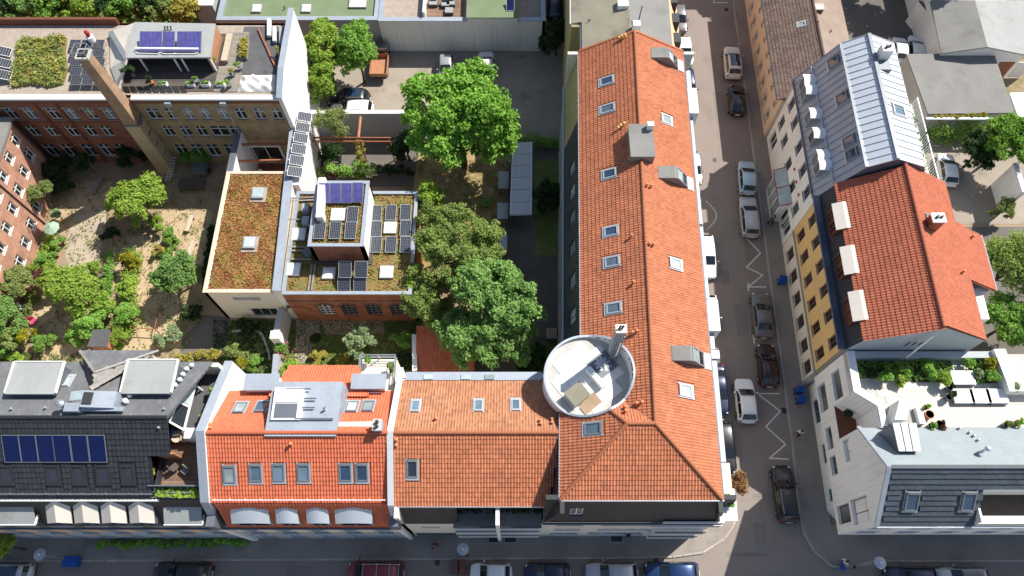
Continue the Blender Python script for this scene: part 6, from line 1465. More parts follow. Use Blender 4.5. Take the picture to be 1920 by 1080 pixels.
# small white outbuilding left of the green hall
ob = thing('white_outbuilding','small white flat-roofed outbuilding left of the green roofed hall','building',P(385,10,0)); a,b = P(360,9,3.6),P(404,-20,3.6)
wallprism(ob,[(a.x,a.y),(b.x,a.y),(b.x,b.y + 3),(a.x,b.y + 3)],0,3.5,'plaster_grey'); mb = MB(); mb.box(a.x - .1,a.y - .1,3.502,b.x + .1,b.y + 3.1,3.65); mb.build('roof','plaster_white',ob)

# ================================================================== NEIGHBOUR north of the corner building (beige felt roof)
N_ = thing('felt_roof_house','street house with beige felt roof adjoining the long orange roof','building',T(9,55,0))
ne,nr = 13.2,14.2
rpNw = RP(T(3.75,72,ne),T(3.75,S_N + .15,ne),T(8.9,60,nr)); mb = MB(); mb.slab([T(3.75,72,ne),T(3.75,S_N + 3.6,ne),T(4.7,S_N + 3.6,ne + .19),T(4.7,S_N + .15,ne + .19),T(8.9,S_N + .15,nr),T(8.9,72,nr)],.2); mb.build('roof','bitumen_beige',N_)
mb = MB(); mb.slab([T(8.9,72,nr),T(8.9,S_N + .15,nr),T(12.7,S_N + .15,ne + .2),T(12.7,72,ne + .2)],.2); mb.build('roof','bitumen',N_); mb = MB(); mb.slab([T(12.72,72,ne + .15),T(12.72,S_N + .15,ne + .15),T(14.2,S_N + .15,10.2),T(14.2,72,10.2)],.15); mb.build('mansard','plaster_orange',N_)
wallprism(N_,[T(3.8,S_N + 3.6)[:2],T(4.1,S_N + 3.6)[:2],T(4.1,72)[:2],T(3.8,72)[:2]],0,ne - .15,'plaster_ochre'); wallprism(N_,[T(3.8,S_N + 3.3)[:2],T(5,S_N + 3.3)[:2],T(5,S_N + 3.59)[:2],T(3.8,S_N + 3.59)[:2]],0,ne - .1,'plaster_ochre')
facade(N_,T(14.3,S_N + .2)[:2],T(14.3,72)[:2],0,10.1,'plaster_orange',[(u,z,1.1,1.6) for u in np.arange(1.5,25,2.6) for z in (1,4,7)])
for u in np.arange(2.0,14,2.4):
 mb = MB(); mb.prism([T(13.0,S_N + u)[:2],T(13.75,S_N + u)[:2],T(13.75,S_N + u + 1.1)[:2],T(13.0,S_N + u + 1.1)[:2]],11.2,12.6); mb.build('dormer','slate',N_)
q = P(1169,8,nr); mb = MB(); mb.box(q.x - .55,q.y - .5,13.6,q.x + .4,q.y + .4,14.5); mb.build('rooflight','acrylic',N_)
q = P(1195,42,15); mb = MB(); mb.box(q.x - .35,q.y - .3,13.6,q.x + .3,q.y + .3,14.95); mb.build('chimney','plaster_white',N_); mb = MB(); mb.tube([(q.x + .2,q.y + .5,14),(q.x + .3,q.y + .9,15),(q.x + .5,q.y + 1.6,15.3)],.05,6); mb.build('aerial','steel_dark',N_)
q = P(1105,44,ne); mb = MB(); mb.tube([(q.x,q.y,ne - .1),(q.x,q.y,ne + .5),(q.x - .2,q.y - .1,ne + .5)],.05,8); mb.build('vent_pipe','steel_dark',N_)
mb = MB(); mb.tube([T(3.7,72,ne - .1),T(3.7,S_N + 3.6,ne - .1),T(4.62,S_N + 3.5,ne - .1),T(4.62,S_N + .2,ne - .1)],.07,8); mb.build('gutter','frame_white',N_)

# ================================================================== EAST SIDE OF THE STREET
tF = 25.3
def westwall(root,s0,s1,z0,z1,m,wins,t=tF,**k):
 """facade looking west; window centres given as street positions s"""
 return facade(root,T(t,s1)[:2],T(t,s0)[:2],z0,z1,m,[(s1 - w[0],) + tuple(w[1:]) for w in wins],**k)
def west_on():
 """turn the -Y facing dormer builders to face west: local x = position along the wall going south, local y = depth"""
 MB.XF = lambda q: T(tF + q[1],-q[0],q[2])
def west_off(): MB.XF = None
E1 = thing('brown_roof_house','low beige house with brown tiled roof at the top of the street','building',T(29,60,0)); e1a,e1b = 46.75,66
westwall(E1,e1a,e1b,0,5.75,'plaster_beige',[(s_,1.0,1.0,1.5) for s_ in np.arange(48.2,65,2.15)] + [(s_,3.75,.6,.7) for s_ in np.arange(47.8,65,2.15)],sillm='stone_grey',t=25.05)
rpE1 = RP(T(24.55,e1b,5.9),T(24.55,e1a,5.9),T(29.0,e1a,7.6)); tiles(E1,rpE1,[(0,0),(rpE1.L,0),(rpE1.L,rpE1.S),(0,rpE1.S)],[],w=.21,e=.32,m='tile_earth',seed=61)
rpE1b = RP(T(33.0,e1a,5.7),T(33.0,e1b,5.7),T(29.0,e1a,7.6)); mb = MB(); rpE1b.slab(mb,[(0,0),(rpE1b.L,0),(rpE1b.L,rpE1b.S),(0,rpE1b.S)],.2); mb.build('roof','roof_pink',E1)
ridge_tiles(E1,T(29.0,66,7.65),T(29.0,e1a,7.65),'tile_earth')
wallprism(E1,[T(33.0,e1a)[:2],T(33.2,e1a)[:2],T(33.2,e1b)[:2],T(33,e1b)[:2]],0,5.0,'plaster_beige'); wallprism(E1,[T(25.3,e1b - .3)[:2],T(33.2,e1b - .3)[:2],T(33.2,e1b)[:2],T(25.3,e1b)[:2]],0,5.0,'plaster_beige')
mb = MB(); mb.tube([T(24.5,e1a,5.85),T(24.5,e1b,5.85)],.08,8); mb.build('gutter','gutter_dark',E1)
q = P(1537,12,7.8); mb = MB(); mb.box(q.x - .4,q.y - .35,6.2,q.x + .4,q.y + .35,7.7); ch = mb.build('chimney','brick_red',E1); mb = MB(); mb.box(q.x - .46,q.y - .41,7.702,q.x + .46,q.y + .41,7.8); mb.build('chimney_cap','concrete',ch)
u,v = rpE1.px(1504,45); roof_window(E1,rpE1,u,v,.55,.7,'frame_light','glass_milky',up=.1)
for x,y in ((1533,44),(1557,60)): vent(E1,rpE1b,*rpE1b.px(x,y),m='rust',h=.2,r=.06)

E2 = thing('zinc_roof_house','white street house with a light zinc mansard roof and round-topped dormers','building',T(29,40,0)); e2a,e2b = 33.55,46.7
westwall(E2,e2a,e2b,0,8.75,'plaster_white',[(s_,z,1.05,1.5,'w',{'fm': 'frame_grey'}) for s_ in (45.2,43.0,40.2,37.6,35.2) for z in (3.6,6.4)] + [(s_,.6,1.6,2.0,'g') for s_ in (45,36,34.9)],sillm='stone_grey')
mb = MB(); mb.tube([T(25.0,e2a,8.8),T(25.0,e2b,8.8)],.1,8); mb.build('gutter','gutter_dark',E2)
for i,(z_,s_) in enumerate(((5.2,37.4),(5.2,38.8),(5.2,36.0))): mb = MB(); c_ = T(tF - .04,s_,z_ + .3); mb.tube([c_ + Vector((.035,0,0)),c_ + Vector((-.02,0,0))],.17,14); mb.build('wall_roundel','fabric_red',E2)
prof2 = [(25.1,8.85),(27.6,13.45),(29.6,14.6),(32.3,13.5),(34.4,9.0)]
SEAM = []
for (ta,za),(tb_,zb),m_ in zip(prof2[:-1],prof2[1:],('zinc','zinc_pale','zinc_pale','zinc_pale')):  # steep west sheets get darker zinc: their shade is in the colour
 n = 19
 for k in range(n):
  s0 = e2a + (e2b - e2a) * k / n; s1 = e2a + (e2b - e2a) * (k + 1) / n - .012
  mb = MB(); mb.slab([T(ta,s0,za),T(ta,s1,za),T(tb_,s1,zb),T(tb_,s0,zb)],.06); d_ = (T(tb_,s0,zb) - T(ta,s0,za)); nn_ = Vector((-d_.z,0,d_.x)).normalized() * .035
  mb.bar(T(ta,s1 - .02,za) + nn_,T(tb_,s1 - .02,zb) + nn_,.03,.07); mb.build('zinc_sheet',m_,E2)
wallprism(E2,[T(25.3,e2b - .02)[:2],T(34.4,e2b - .02)[:2],T(34.4,e2b - .3)[:2],T(25.3,e2b - .3)[:2]],0,8.9,'plaster_white'); wallprism(E2,[T(34.1,e2a)[:2],T(34.4,e2a)[:2],T(34.4,e2b - .32)[:2],T(34.1,e2b - .32)[:2]],0,8.9,'plaster_white')
for ss in (e2a + .05,e2b - .07):
 mb = MB(); mb.add([T(a,ss,b - .08) for a,b in prof2] + [T(a,ss + .05,b - .08) for a,b in prof2],[(0,1,2,3,4),(9,8,7,6,5)]); mb.build('gable','zinc_dark',E2)
for (t_,z_) in ((27.6,13.5),(29.6,14.66)): mb = MB(); mb.bar(T(t_,e2a,z_),T(t_,e2b,z_),.3,.07); mb.build('ridge_strip','zinc_dark',E2)
mb = MB(); mb.bar(T(26.0,e2a + .2,10.75),T(26.0,e2b - .2,10.75),.07,.07);
for k in range(18): s_ = e2a + .3 + k * .72; mb.bar(T(26.2,s_,10.8),T(25.95,s_,10.78),.03,.05)
mb.build('snow_guard','zinc_pale',E2)
rpz = RP(T(25.1,e2b,8.85),T(25.1,e2a,8.85),T(27.6,e2a,13.45))
for x,y in ((1564,117),(1580,184),(1593,265),(1598,289)): u,v = rpz.px(x,y); roof_window(E2,rpz,u,v,.95,1.1,'frame_grey','glass_blue',up=.16)
rpz2 = RP(T(32.3,e2a,13.5),T(32.3,e2b,13.5),T(29.6,e2a,14.6)); u,v = rpz2.px(1684,207); roof_window(E2,rpz2,u,v,1.1,1.3,'frame_light','glass_sky',up=.12)
west_on()
for x,y in ((1520,146),(1524,164),(1532,209),(1539,246),(1545,288),(1550,305)):
 q = P(x,y,10.9); s_ = q.y; gabled_dormer(E2,-s_ - .48,-s_ + .48,-.1,1.6,9.2,10.6,.26,'plaster_white','zinc',arch=True,fm='frame_grey',over=.1)
west_off()
# east side balconies of the zinc house
for k,(ya,yb2) in enumerate(((186,250),(255,345))):
 a,b = P(1745,ya,10.5).y,P(1745,yb2,10.5).y; mb = MB(); mb.prism([T(33.6,a)[:2],T(35.0,a)[:2],T(35.0,b)[:2],T(33.6,b)[:2]],9.6,9.8); mb.build('balcony_slab','plaster_white',E2)
 mb = MB(); mb.bar(T(35.0,a,10.75),T(35.0,b,10.75),.08); n = int((a - b) / .25)
 for j in range(n + 1): mb.bar(T(35.0,b + (a - b) * j / n,9.8),T(35.0,b + (a - b) * j / n,10.75),.04)
 mb.build('balcony_rail','frame_white',E2); mat_plants(E2,'balcony_greens',[T(34.0,b)[:2],T(34.8,b)[:2],T(34.8,a)[:2],T(34.0,a)[:2]],9.85,220,.16,'leaf_grey',300 + k,.5)
for y in (275,318): c_ = P(1722,y,12.4); mb = MB(); mb.box(c_.x - 1.0,c_.y - .4,10.5,c_.x + .2,c_.y + .4,11.9); mb.build('dormer','zinc_pale',E2)
q = P(1668,84,15.8); mb = MB(); mb.box(q.x - .45,q.y - .4,13.2,q.x + .45,q.y + .4,15.5); ch = mb.build('chimney','plaster_white',E2); mb = MB(); mb.cyl(q.x - .1,q.y,15.5,15.75,.13,10); mb.cyl(q.x + .2,q.y + .1,15.5,15.7,.1,10); mb.build('flue','steel_dark',ch)
mb = MB(); mb.box(q.x - .9,q.y - 1.5,13.6,q.x + .5,q.y - .5,14.5); mb.build('roof_hatch','zinc_dark',E2)
mb = MB(); a = P(1730,280,13); mb.tube([a,a + Vector((.2,.1,.9)),a + Vector((.9,.3,1.3))],.04,6); mb.bar(a + Vector((.1,0,.6)),a + Vector((1.0,-.2,.7)),.03); mb.build('aerial','steel_dark',E2)
# glazed oriel at street level with a red trimmed canopy
mb = MB(); mb.prism([T(24.45,36.3)[:2],T(tF - .004,36.3)[:2],T(tF - .004,40.0)[:2],T(24.45,40.0)[:2]],.12,3.2); oz = mb.build('shop_bay','frame_white',E2)
for k in range(3): mb = MB(); mb.prism([T(24.42,36.45 + k * 1.18)[:2],T(24.445,36.45 + k * 1.18)[:2],T(24.445,37.45 + k * 1.18)[:2],T(24.42,37.45 + k * 1.18)[:2]],.6,2.9); mb.build('pane','glass_milky',oz)
mb = MB(); mb.slab([T(24.2,36.1,3.25),T(tF,36.1,3.9),T(tF,40.2,3.9),T(24.2,40.2,3.25)],.05); mb.build('canopy','glass_milky',oz); mb = MB()
for s_ in (36.1,38.1,40.2): mb.bar(T(24.2,s_,3.28),T(tF,s_,3.93),.05,.05)
mb.bar(T(24.2,36.1,3.28),T(24.2,40.2,3.28),.05,.05); mb.build('canopy_frame','fabric_red',oz)

E3 = thing('yellow_house','ochre yellow street house with rust red tiled roof and three pale dormers','building',T(30,26,0)); e3a,e3b = 19.45,33.45
westwall(E3,e3a,e3b,0,3.1,'plaster_cream',[(s_,.9,1.2,1.6,'w',{'fm': 'frame_brown'}) for s_ in (31.8,29.5,27.2,24.9,22.6,20.6)]); westwall(E3,e3a,e3b,3.3,9.2,'plaster_yellow',[(s_,z,1.0,1.6,'w',{'fm': 'frame_brown'}) for s_ in (32.2,30.0,27.7,25.4,23.1,20.8) for z in (3.9,6.7)])
mb = MB(); mb.prism([T(tF - .12,e3a)[:2],T(tF,e3a)[:2],T(tF,e3b)[:2],T(tF - .12,e3b)[:2]],3.1,3.3); mb.build('string_course','stone_grey',E3)
mb = MB(); mb.prism([T(24.75,e3a)[:2],T(25.45,e3a)[:2],T(25.45,e3b)[:2],T(24.75,e3b)[:2]],9.202,9.4); mb.build('cornice','gutter_dark',E3)
mb = MB(); mb.tube([T(24.75,e3a,9.42),T(24.75,e3b,9.42)],.1,8); mb.build('gutter','gutter_dark',E3)
mb = MB(); mb.slab([T(25.3,e3a,9.4),T(25.3,e3b,9.4),T(26.15,e3b,11.35),T(26.15,e3a,11.35)],.15); mb.build('mansard','slate',E3)
rp3w = RP(T(25.85,e3b,11.25),T(25.85,e3a,11.25),T(30.4,e3a,14.0)); rp3e = RP(T(35.0,e3a,11.3),T(35.0,e3b,11.3),T(30.4,e3a,14.0))
tiles(E3,rp3w,[(0,0),(rp3w.L,0),(rp3w.L,rp3w.S),(0,rp3w.S)],[],w=.22,e=.36,m='tile_rust',seed=71)
pe = [rp3e.px(x,y) for x,y in ((1851,640),(1825,527),(1866,540),(1836,440),(1775,409))]
tiles(E3,rp3e,[(0,pe[0][1]),(pe[1][0],pe[0][1]),(pe[1][0],pe[2][1]),(pe[3][0],pe[2][1]),(pe[4][0],0),(rp3e.L,0),(rp3e.L,rp3e.S),(0,rp3e.S)],[],w=.22,e=.36,m='tile_rust',seed=72)
ridge_tiles(E3,T(30.4,e3b,14.05),T(30.4,e3a,14.05),'tile_rust')
mb = MB(); mb.add([T(25.3,e3a - .02,0),T(35,e3a - .02,0),T(35,e3a - .02,11.2),T(30.4,e3a - .02,13.95),T(25.85,e3a - .02,11.2),T(25.3,e3a - .02,9.3)] + [T(25.3,e3a + .28,0),T(35,e3a + .28,0),T(35,e3a + .28,11.1),T(30.4,e3a + .28,13.8),T(25.85,e3a + .28,11.1),T(25.3,e3a + .28,9.2)],[(0,1,2,3,4,5),(11,10,9,8,7,6),(1,7,8,2),(0,5,11,6)]); mb.build('gable','plaster_grey',E3)
wallprism(E3,[T(34.7,e3a + .3)[:2],T(35,e3a + .3)[:2],T(35,e3b)[:2],T(34.7,e3b)[:2]],0,11.0,'plaster_grey')
pa,pb = rp3e.pt(pe[1][0],pe[2][1] + .2),rp3e.pt(pe[3][0],pe[2][1] + .2); wallprism(E3,[(T(34.9,pa.y)[0],pa.y + .2),(pa.x,pa.y + .2),(pb.x,pb.y - .5),(T(34.9,pb.y)[0],pb.y - .5)],0,8.9,'plaster_grey')
mb = MB(); mb.tube([rp3e.pt(pe[1][0],pe[2][1] - .08),rp3e.pt(pe[3][0],pe[2][1] - .08)],.09,8); mb.build('gutter','zinc',E3)
q = P(1838,565,9.3); mb = MB(); mb.prism([(q.x - .7,q.y - 1.5),(q.x + .4,q.y - 1.5),(q.x + .5,q.y + 1.2),(q.x - .6,q.y + 1.2)],0,9.2); mb.build('stair_annex','plaster_white',E3)
q = P(1763,405,14.6); mb = MB(); mb.box(q.x - .55,q.y - .45,11.8,q.x + .4,q.y + .3,14.4); ch = mb.build('chimney','brick_orange',E3); mb = MB(); mb.box(q.x - .6,q.y - .5,14.402,q.x + .45,q.y + .35,14.52); mb.build('chimney_cap','plaster_white',ch); mb = MB(); mb.cyl(q.x - .2,q.y - .05,14.52,14.75,.12,10); mb.cyl(q.x + .15,q.y - .05,14.52,14.72,.1,10); mb.build('flue','steel_dark',ch)
u,v = rp3e.px(1739,409); roof_window(E3,rp3e,u,v,.6,.75,'frame_grey','glass_milky')
for x,y in ((1821,446),(1803,512)): vent(E3,rp3e,*rp3e.px(x,y))
west_on()
for x,y in ((1565,403),(1581,486),(1596,572)):
 s_ = P(x,y,11.5).y; W2 = 1.12; x0,x1 = -s_ - W2,-s_ + W2
 s = MB(); s.add([(x0,.2,9.5),(x1,.2,9.5),(x1,.2,11.15),(x0,.2,11.15),(x0,1.3,9.5),(x1,1.3,9.5),(x1,1.3,11.5),(x0,1.3,11.5)],[(0,1,2,3),(5,4,7,6),(1,5,6,2),(4,0,3,7),(3,2,6,7),(1,0,4,5)]); d = s.build('dormer','frame_brown',E3)
 r = MB(); r.slab([(x0 - .12,.02,11.2),(x1 + .12,.02,11.2),(x1 + .12,.75,11.58),(x0 - .12,.75,11.58)],.07); r.slab([(x0 - .12,.752,11.58),(x1 + .12,.752,11.58),(x1 + .12,1.35,11.62),(x0 - .12,1.35,11.62)],.07); r.build('dormer_roof','terrace_tile',d)
 def pos(u,z,q=0.0): return Vector((x0 + u,.18 - q,z))
 window(d,pos,.15,1.05,9.75,11.05,'g',.02,'frame_brown','glass_dark',None,{'nm': 2}); window(d,pos,1.2,2.1,9.75,11.05,'g',.02,'frame_brown','glass_dark',None,{'nm': 2})
west_off()
mb = MB(); a,b = P(1699,671,9.6),P(1750,630,13); mb.bar(a,b,.14,.06); mb.build('stay_rod','frame_white',E3)
for x in (1710,1722,1698): mb = MB(); a = P(x,652,10.2); mb.bar((a.x,e3a - .05,a.z),(a.x,e3a - .05,a.z + .8),.05); mb.build('wall_hook','steel_dark',E3)

# ================================================================== WHITE CORNER HOUSE (lower right)
E4 = thing('white_corner_house','modern white corner house with slate blue gable roof and a big planted roof terrace','building',T(32,12,0))
t0,sS4,sN4 = 25.35,6.46,19.3; ex = 62.0
facade(E4,T(t0,sN4)[:2],T(t0,sS4)[:2],2.9,5.6,'plaster_white',[(2.1,3.05,2.3,1.5,'g',{'fm': 'frame_grey'}),(5.5,3.3,1.8,1.1,'g',{'fm': 'frame_grey'}),(7.7,3.3,1.5,1.1,'g',{'fm': 'frame_grey'}),(11.5,3.2,1.4,2.2,'g',{'fm': 'frame_brown','nm': 1})],reveal=.3)
facade(E4,T(t0 + .5,sN4)[:2],T(t0 + .5,8.6)[:2],0,2.9,'plaster_white',[(2.5,.4,2.0,2.2,'d',{'fm': 'frame_grey'}),(6.2,.9,1.6,1.5,'g',{'fm': 'frame_grey'}),(9.6,.9,1.0,1.6,'g',{'fm': 'frame_teal'})])
facade(E4,T(t0 + .5,8.6)[:2],T(t0 + 2.2,sS4 + .3)[:2],0,2.9,'plaster_white',[])
mb = MB(); mb.prism([T(t0,sN4)[:2],T(t0,sS4)[:2],(ex,sS4),(ex,sN4)],2.7,2.898); mb.build('floor_slab','plaster_white',E4)
facade(E4,T(t0 + 2.2,sS4 + .3)[:2],(ex,sS4 + .3),0,2.9,'plaster_cream',[(u,.5,2.0,2.0,'g',{'fm': 'frame_brown'}) for u in np.arange(2,30,3.6)],th=.25)
facade(E4,T(t0,sS4)[:2],(ex,sS4),2.9,9.2,'plaster_white',[(u,6.0,1.7,1.5,'g',{'fm': 'frame_brown'}) for u in np.arange(1.6,30,3.0)] + [(u,3.5,1.7,1.5,'g',{'fm': 'frame_brown'}) for u in np.arange(1.6,30,3.0)],reveal=.25)
facade(E4,T(t0,sN4)[:2],T(t0,16.0)[:2],5.6,9.3,'plaster_white',[(1.9,6.0,2.3,1.5,'g',{'fm': 'frame_grey'})],reveal=.3)
# gable part of the west front with openings
facade(E4,T(t0,13.3)[:2],T(t0,sS4)[:2],5.6,8.9,'plaster_white',[(1.1,6.1,1.7,1.1,'g',{'fm': 'frame_grey'}),(5.7,5.75,2.0,2.75,'g',{'fm': 'frame_brown','nt': 2})],reveal=.35)
mb = MB(); mb.add([T(t0,13.3,8.9),T(t0,sS4,8.9),T(t0,sS4,9.2),T(t0,9.8,12.35),T(t0,13.3,9.0),T(t0 + .3,13.3,8.9),T(t0 + .3,sS4,8.9),T(t0 + .3,sS4,9.1),T(t0 + .3,9.8,12.25),T(t0 + .3,13.3,8.95)],[(0,1,2,3,4),(9,8,7,6,5),(0,4,9,5),(1,6,7,2)]); mb.build('gable','plaster_white',E4)
mb = MB(); mb.prism([T(t0 + .02,13.32)[:2],T(t0 + 1.55,13.32)[:2],T(t0 + 1.55,14.85)[:2],T(t0 + .02,15.98)[:2]],5.45,5.62); mb.build('loggia_floor','frame_brown',E4)
wallprism(E4,[T(t0,16.0)[:2],T(t0 + 1.55,14.87)[:2],T(t0 + 1.7,15.05)[:2],T(t0 + .1,16.25)[:2]],5.6,9.3,'plaster_white','loggia_wall'); wallprism(E4,[T(t0 + 1.56,13.3)[:2],T(t0 + 1.8,13.3)[:2],T(t0 + 1.8,14.9)[:2],T(t0 + 1.56,14.86)[:2]],5.6,9.3,'plaster_white','loggia_wall'); wallprism(E4,[T(t0 + .02,13.02)[:2],T(t0 + 1.55,13.02)[:2],T(t0 + 1.55,13.3)[:2],T(t0 + .02,13.3)[:2]],5.6,8.8,'plaster_white','loggia_wall')
# roof
rp4s = RP(T(t0 + .1,sS4 - .1,9.15),(ex,sS4 - .1,9.15),T(t0 + .1,9.8,12.42)); rp4n = RP((ex,13.35,9.0),T(t0 + .1,13.35,9.0),T(t0 + .1,9.8,12.42))
h4 = []
for x,y in ((1708,938),(1814,938)): u,v = rp4s.px(x,y); h4.append(roof_window(E4,rp4s,u,v,.9,1.5,'frame_grey','glass_blue',up=.22))
ua,va = rp4s.px(1837,984); ub,vb = rp4s.px(1845,914)
tiles(E4,rp4s,[(0,0),(ub,0),(ub,vb),(rp4s.L,vb),(rp4s.L,rp4s.S),(0,rp4s.S)],h4,w=.6,e=.43,m='tile_zincblue',kind='flat',seed=81,lift=.085)
mb = MB(); rp4n.slab(mb,[(0,0),(rp4n.L,0),(rp4n.L,rp4n.S),(0,rp4n.S)],.18); mb.build('roof','roof_blue',E4)
for a,b in ((T(t0 + .02,sS4 - .12,9.22),T(t0 + .02,9.8,12.46)),(T(t0 + .02,13.4,9.08),T(t0 + .02,9.8,12.46))): mb = MB(); mb.bar(a,b,.32,.12); mb.build('verge','zinc',E4)
mb = MB(); mb.bar(T(t0 + .2,9.8,12.46),(ex,9.8,12.46),.25,.06); mb.build('ridge_cap','tile_zincblue',E4); mb = MB(); mb.tube([T(t0,sS4 - .2,9.1),(ex,sS4 - .2,9.1)],.09,8); mb.build('gutter','zinc_pale',E4)
# recessed terrace in the south slope
rx_ = rp4s.pt(ub,0).x; mb = MB(); mb.box(rx_,sS4 + .02,8.2,ex,9.0,8.35); mb.build('terrace_floor','wood_dark',E4); wallprism(E4,[(rx_ - .1,sS4),(rx_ + .05,sS4),(rx_ + .05,rp4s.pt(ub,vb).y),(rx_ - .1,rp4s.pt(ub,vb).y)],8.36,10.2,'plaster_white'); wallprism(E4,[(rx_ + .06,sS4 - .02),(ex,sS4 - .02),(ex,sS4 + .5),(rx_ + .06,sS4 + .5)],8.2,9.55,'plaster_white','parapet')
wallprism(E4,[(rx_ + .06,rp4s.pt(0,vb).y - .02),(ex,rp4s.pt(0,vb).y - .02),(ex,rp4s.pt(0,vb).y + .1),(rx_ + .06,rp4s.pt(0,vb).y + .1)],8.36,rp4s.pt(0,vb).z - .1,'plaster_white')
# roof terrace: floor, parapets, hatch house, planting boxes
mb = MB(); mb.prism([T(t0 + .1,sN4)[:2],T(t0 + .1,16.3)[:2],T(t0 + 1.8,15.0)[:2],T(t0 + 1.8,13.3)[:2],(ex,13.3),(ex,sN4)],8.3,8.6); mb.build('terrace_deck','concrete',E4)
tile_me = pmesh(MB().obb((0,0,0),((1,0,0),(0,1,0),(0,0,1)),(.59,.29,.015)),'terrace_slab','terrace_tile'); ls_ = []
for i in range(17):
 for j in range(8):
  x,y = T(t0 + 2.6,0).x + .6 + i * 1.2,13.75 + j * .6
  if x > 48: continue
  ls_.append((x + (j % 2) * .6,y,8.615))
pieces(E4,'terrace_slab',tile_me,ls_)
def par(pts,z0,z1,m='plaster_white'): wallprism(E4,pts,z0,z1,m,'parapet')
par([T(t0,sN4)[:2],T(t0 + .6,sN4)[:2],T(t0 + .6,16.45)[:2],T(t0,16.02)[:2]],8.602,9.35); par([T(t0 + .01,16.0)[:2],T(t0 + .45,16.4)[:2],T(t0 + 2.0,15.2)[:2],T(t0 + 1.6,14.9)[:2]],9.302,9.4); par([T(t0 + 1.6,13.4)[:2],T(t0 + 2.05,13.4)[:2],T(t0 + 2.05,15.1)[:2],T(t0 + 1.6,14.86)[:2]],9.303,9.38)
q1,q2 = P(1650,645,9.4),P(1880,660,9.4); par([T(t0 + .62,sN4 - .02)[:2],T(t0 + .62,sN4 - .55)[:2],(q2.x,sN4 - .55),(q2.x,sN4 - .02)],8.603,9.3,'plaster_grey')
a,b = P(1862,655,9.6),P(1893,715,9.6); par([(a.x,a.y),(a.x + .9,a.y),(b.x + .5,b.y),(b.x - .3,b.y)],8.6,9.7); par([(b.x - .3,b.y - .01),(ex,b.y - .01),(ex,b.y - .8),(b.x - .3,b.y - .8)],8.6,9.7)
q = P(1695,815,12); mb = MB(); mb.slab([P(1674,793,12.0),P(1718,793,12.0),P(1727,846,11.8),P(1686,846,11.8)],.08); hh = mb.build('stair_head','plaster_white',E4)
a,b = P(1676,795,11.9),P(1717,795,11.9); c_,d_ = P(1687,844,11.7),P(1725,844,11.7); wallprism(E4,[(c_.x,c_.y),(d_.x,d_.y),(b.x,b.y),(a.x,a.y)],8.6,11.68,'zinc_dark','stair_head_wall')
for k in (1,2): mb = MB(); mb.bar(P(1674 + 14.6 * k,793,12.03),P(1686 + 13.6 * k,846,11.83),.03,.05); mb.build('standing_seam','membrane',hh)
a,b = P(1668,792,9.4),P(1682,755,9.4); wallprism(E4,[(a.x,a.y),(a.x + .9,a.y),(b.x + .6,b.y),(b.x - .2,b.y)],8.6,10.2,'plaster_white','stair_wall')
a,b = P(1684,795,9.0),P(1716,764,9.0); mb = MB(); mb.box(a.x,a.y,8.62,b.x,b.y,8.66); mb.build('gravel_bed','stone_grey',E4); par([(b.x + .01,a.y),(b.x + .45,a.y),(b.x + .45,b.y),(b.x + .01,b.y)],8.6,9.1)
for x,y in ((1796,804),(1815,812),(1823,818),(1831,826),(1841,846),(1830,850)): u,v = rp4n.px(x,y); vent(E4,rp4n,u,v,m='zinc',h=.22,r=.07)
q = P(1850,842,12); mb = MB(); mb.cyl(q.x,q.y,11,12.1,.06,8); mb.sphere((q.x,q.y,12.15),.2,12,8); mb.build('flue','zinc_pale',E4)

for xa,xb,ya,yb2 in ((1608,1702,708,670),(1712,1782,716,672),(1826,1868,718,672)):
 a,b = P(xa,ya,8.7),P(xb,yb2,8.7); mb = MB(); mb.box(a.x,a.y,8.61,b.x,sN4 - .6,8.7); mb.build('planting_bed','soil_dark',E4)
 mat_plants(E4,'bed_greens',[(a.x,a.y),(b.x,a.y),(b.x,sN4 - .7),(a.x,sN4 - .7)],8.7,420,.15,'leaf_mid',900 + xa,.35,lump=1.0)

# ================================================================== BACK YARDS on the right
def hall(name,label,pts,z,zr,m,wm='plaster_white'):
 pp = [P(x,y,z) for x,y in pts]; h = thing(name,label,'building',pp[0].lerp(pp[2],.5) * Vector((1,1,0)) if False else (pp[0].x,pp[0].y,0))
 wallprism(h,[(p.x,p.y) for p in pp],0,z - .002,wm); mb = MB(); c = sum((p for p in pp),Vector()) / len(pp)
 mb.prism([((p.x - c.x) * 1.02 + c.x,(p.y - c.y) * 1.02 + c.y) for p in pp],z,z + .15); mb.build('flat_roof',m,h); return h
g1 = hall('garage_block','flat garage block with a grey felt roof behind the zinc house',[(1700,104),(1861,103),(1898,212),(1740,214)],3.2,0,'bitumen','plaster_grey')
mb = MB(); a,b = P(1735,216,3.3),P(1880,214,3.3); mb.box(a.x,a.y - .5,3.1,b.x,a.y - .25,3.3); mb.build('gutter','zinc',g1)
ws_ = thing('workshop_hall','pale workshop with a shallow felt gable roof in the top corner','building',P(1840,60,0)); za,zb_ = 4.0,5.0
A1_,B1_,C1_,D1_ = P(1745,0,za),P(1765,100,za),P(1852,88,zb_),P(1828,0,zb_)
mb = MB(); mb.slab([A1_,B1_,C1_,D1_],.15); mb.build('roof','bitumen',ws_); E1_,F1_ = P(1935,105,za),P(1930,0,za); mb = MB(); mb.slab([D1_,C1_,E1_,F1_],.15); mb.build('roof','membrane',ws_)
mb = MB(); mb.prism([(A1_.x + .3,A1_.y + 8),(B1_.x + .3,B1_.y + .3),(E1_.x - .2,B1_.y + .3),(E1_.x - .2,A1_.y + 8)],0,za - .2); mb.build('wall','plaster_white',ws_)
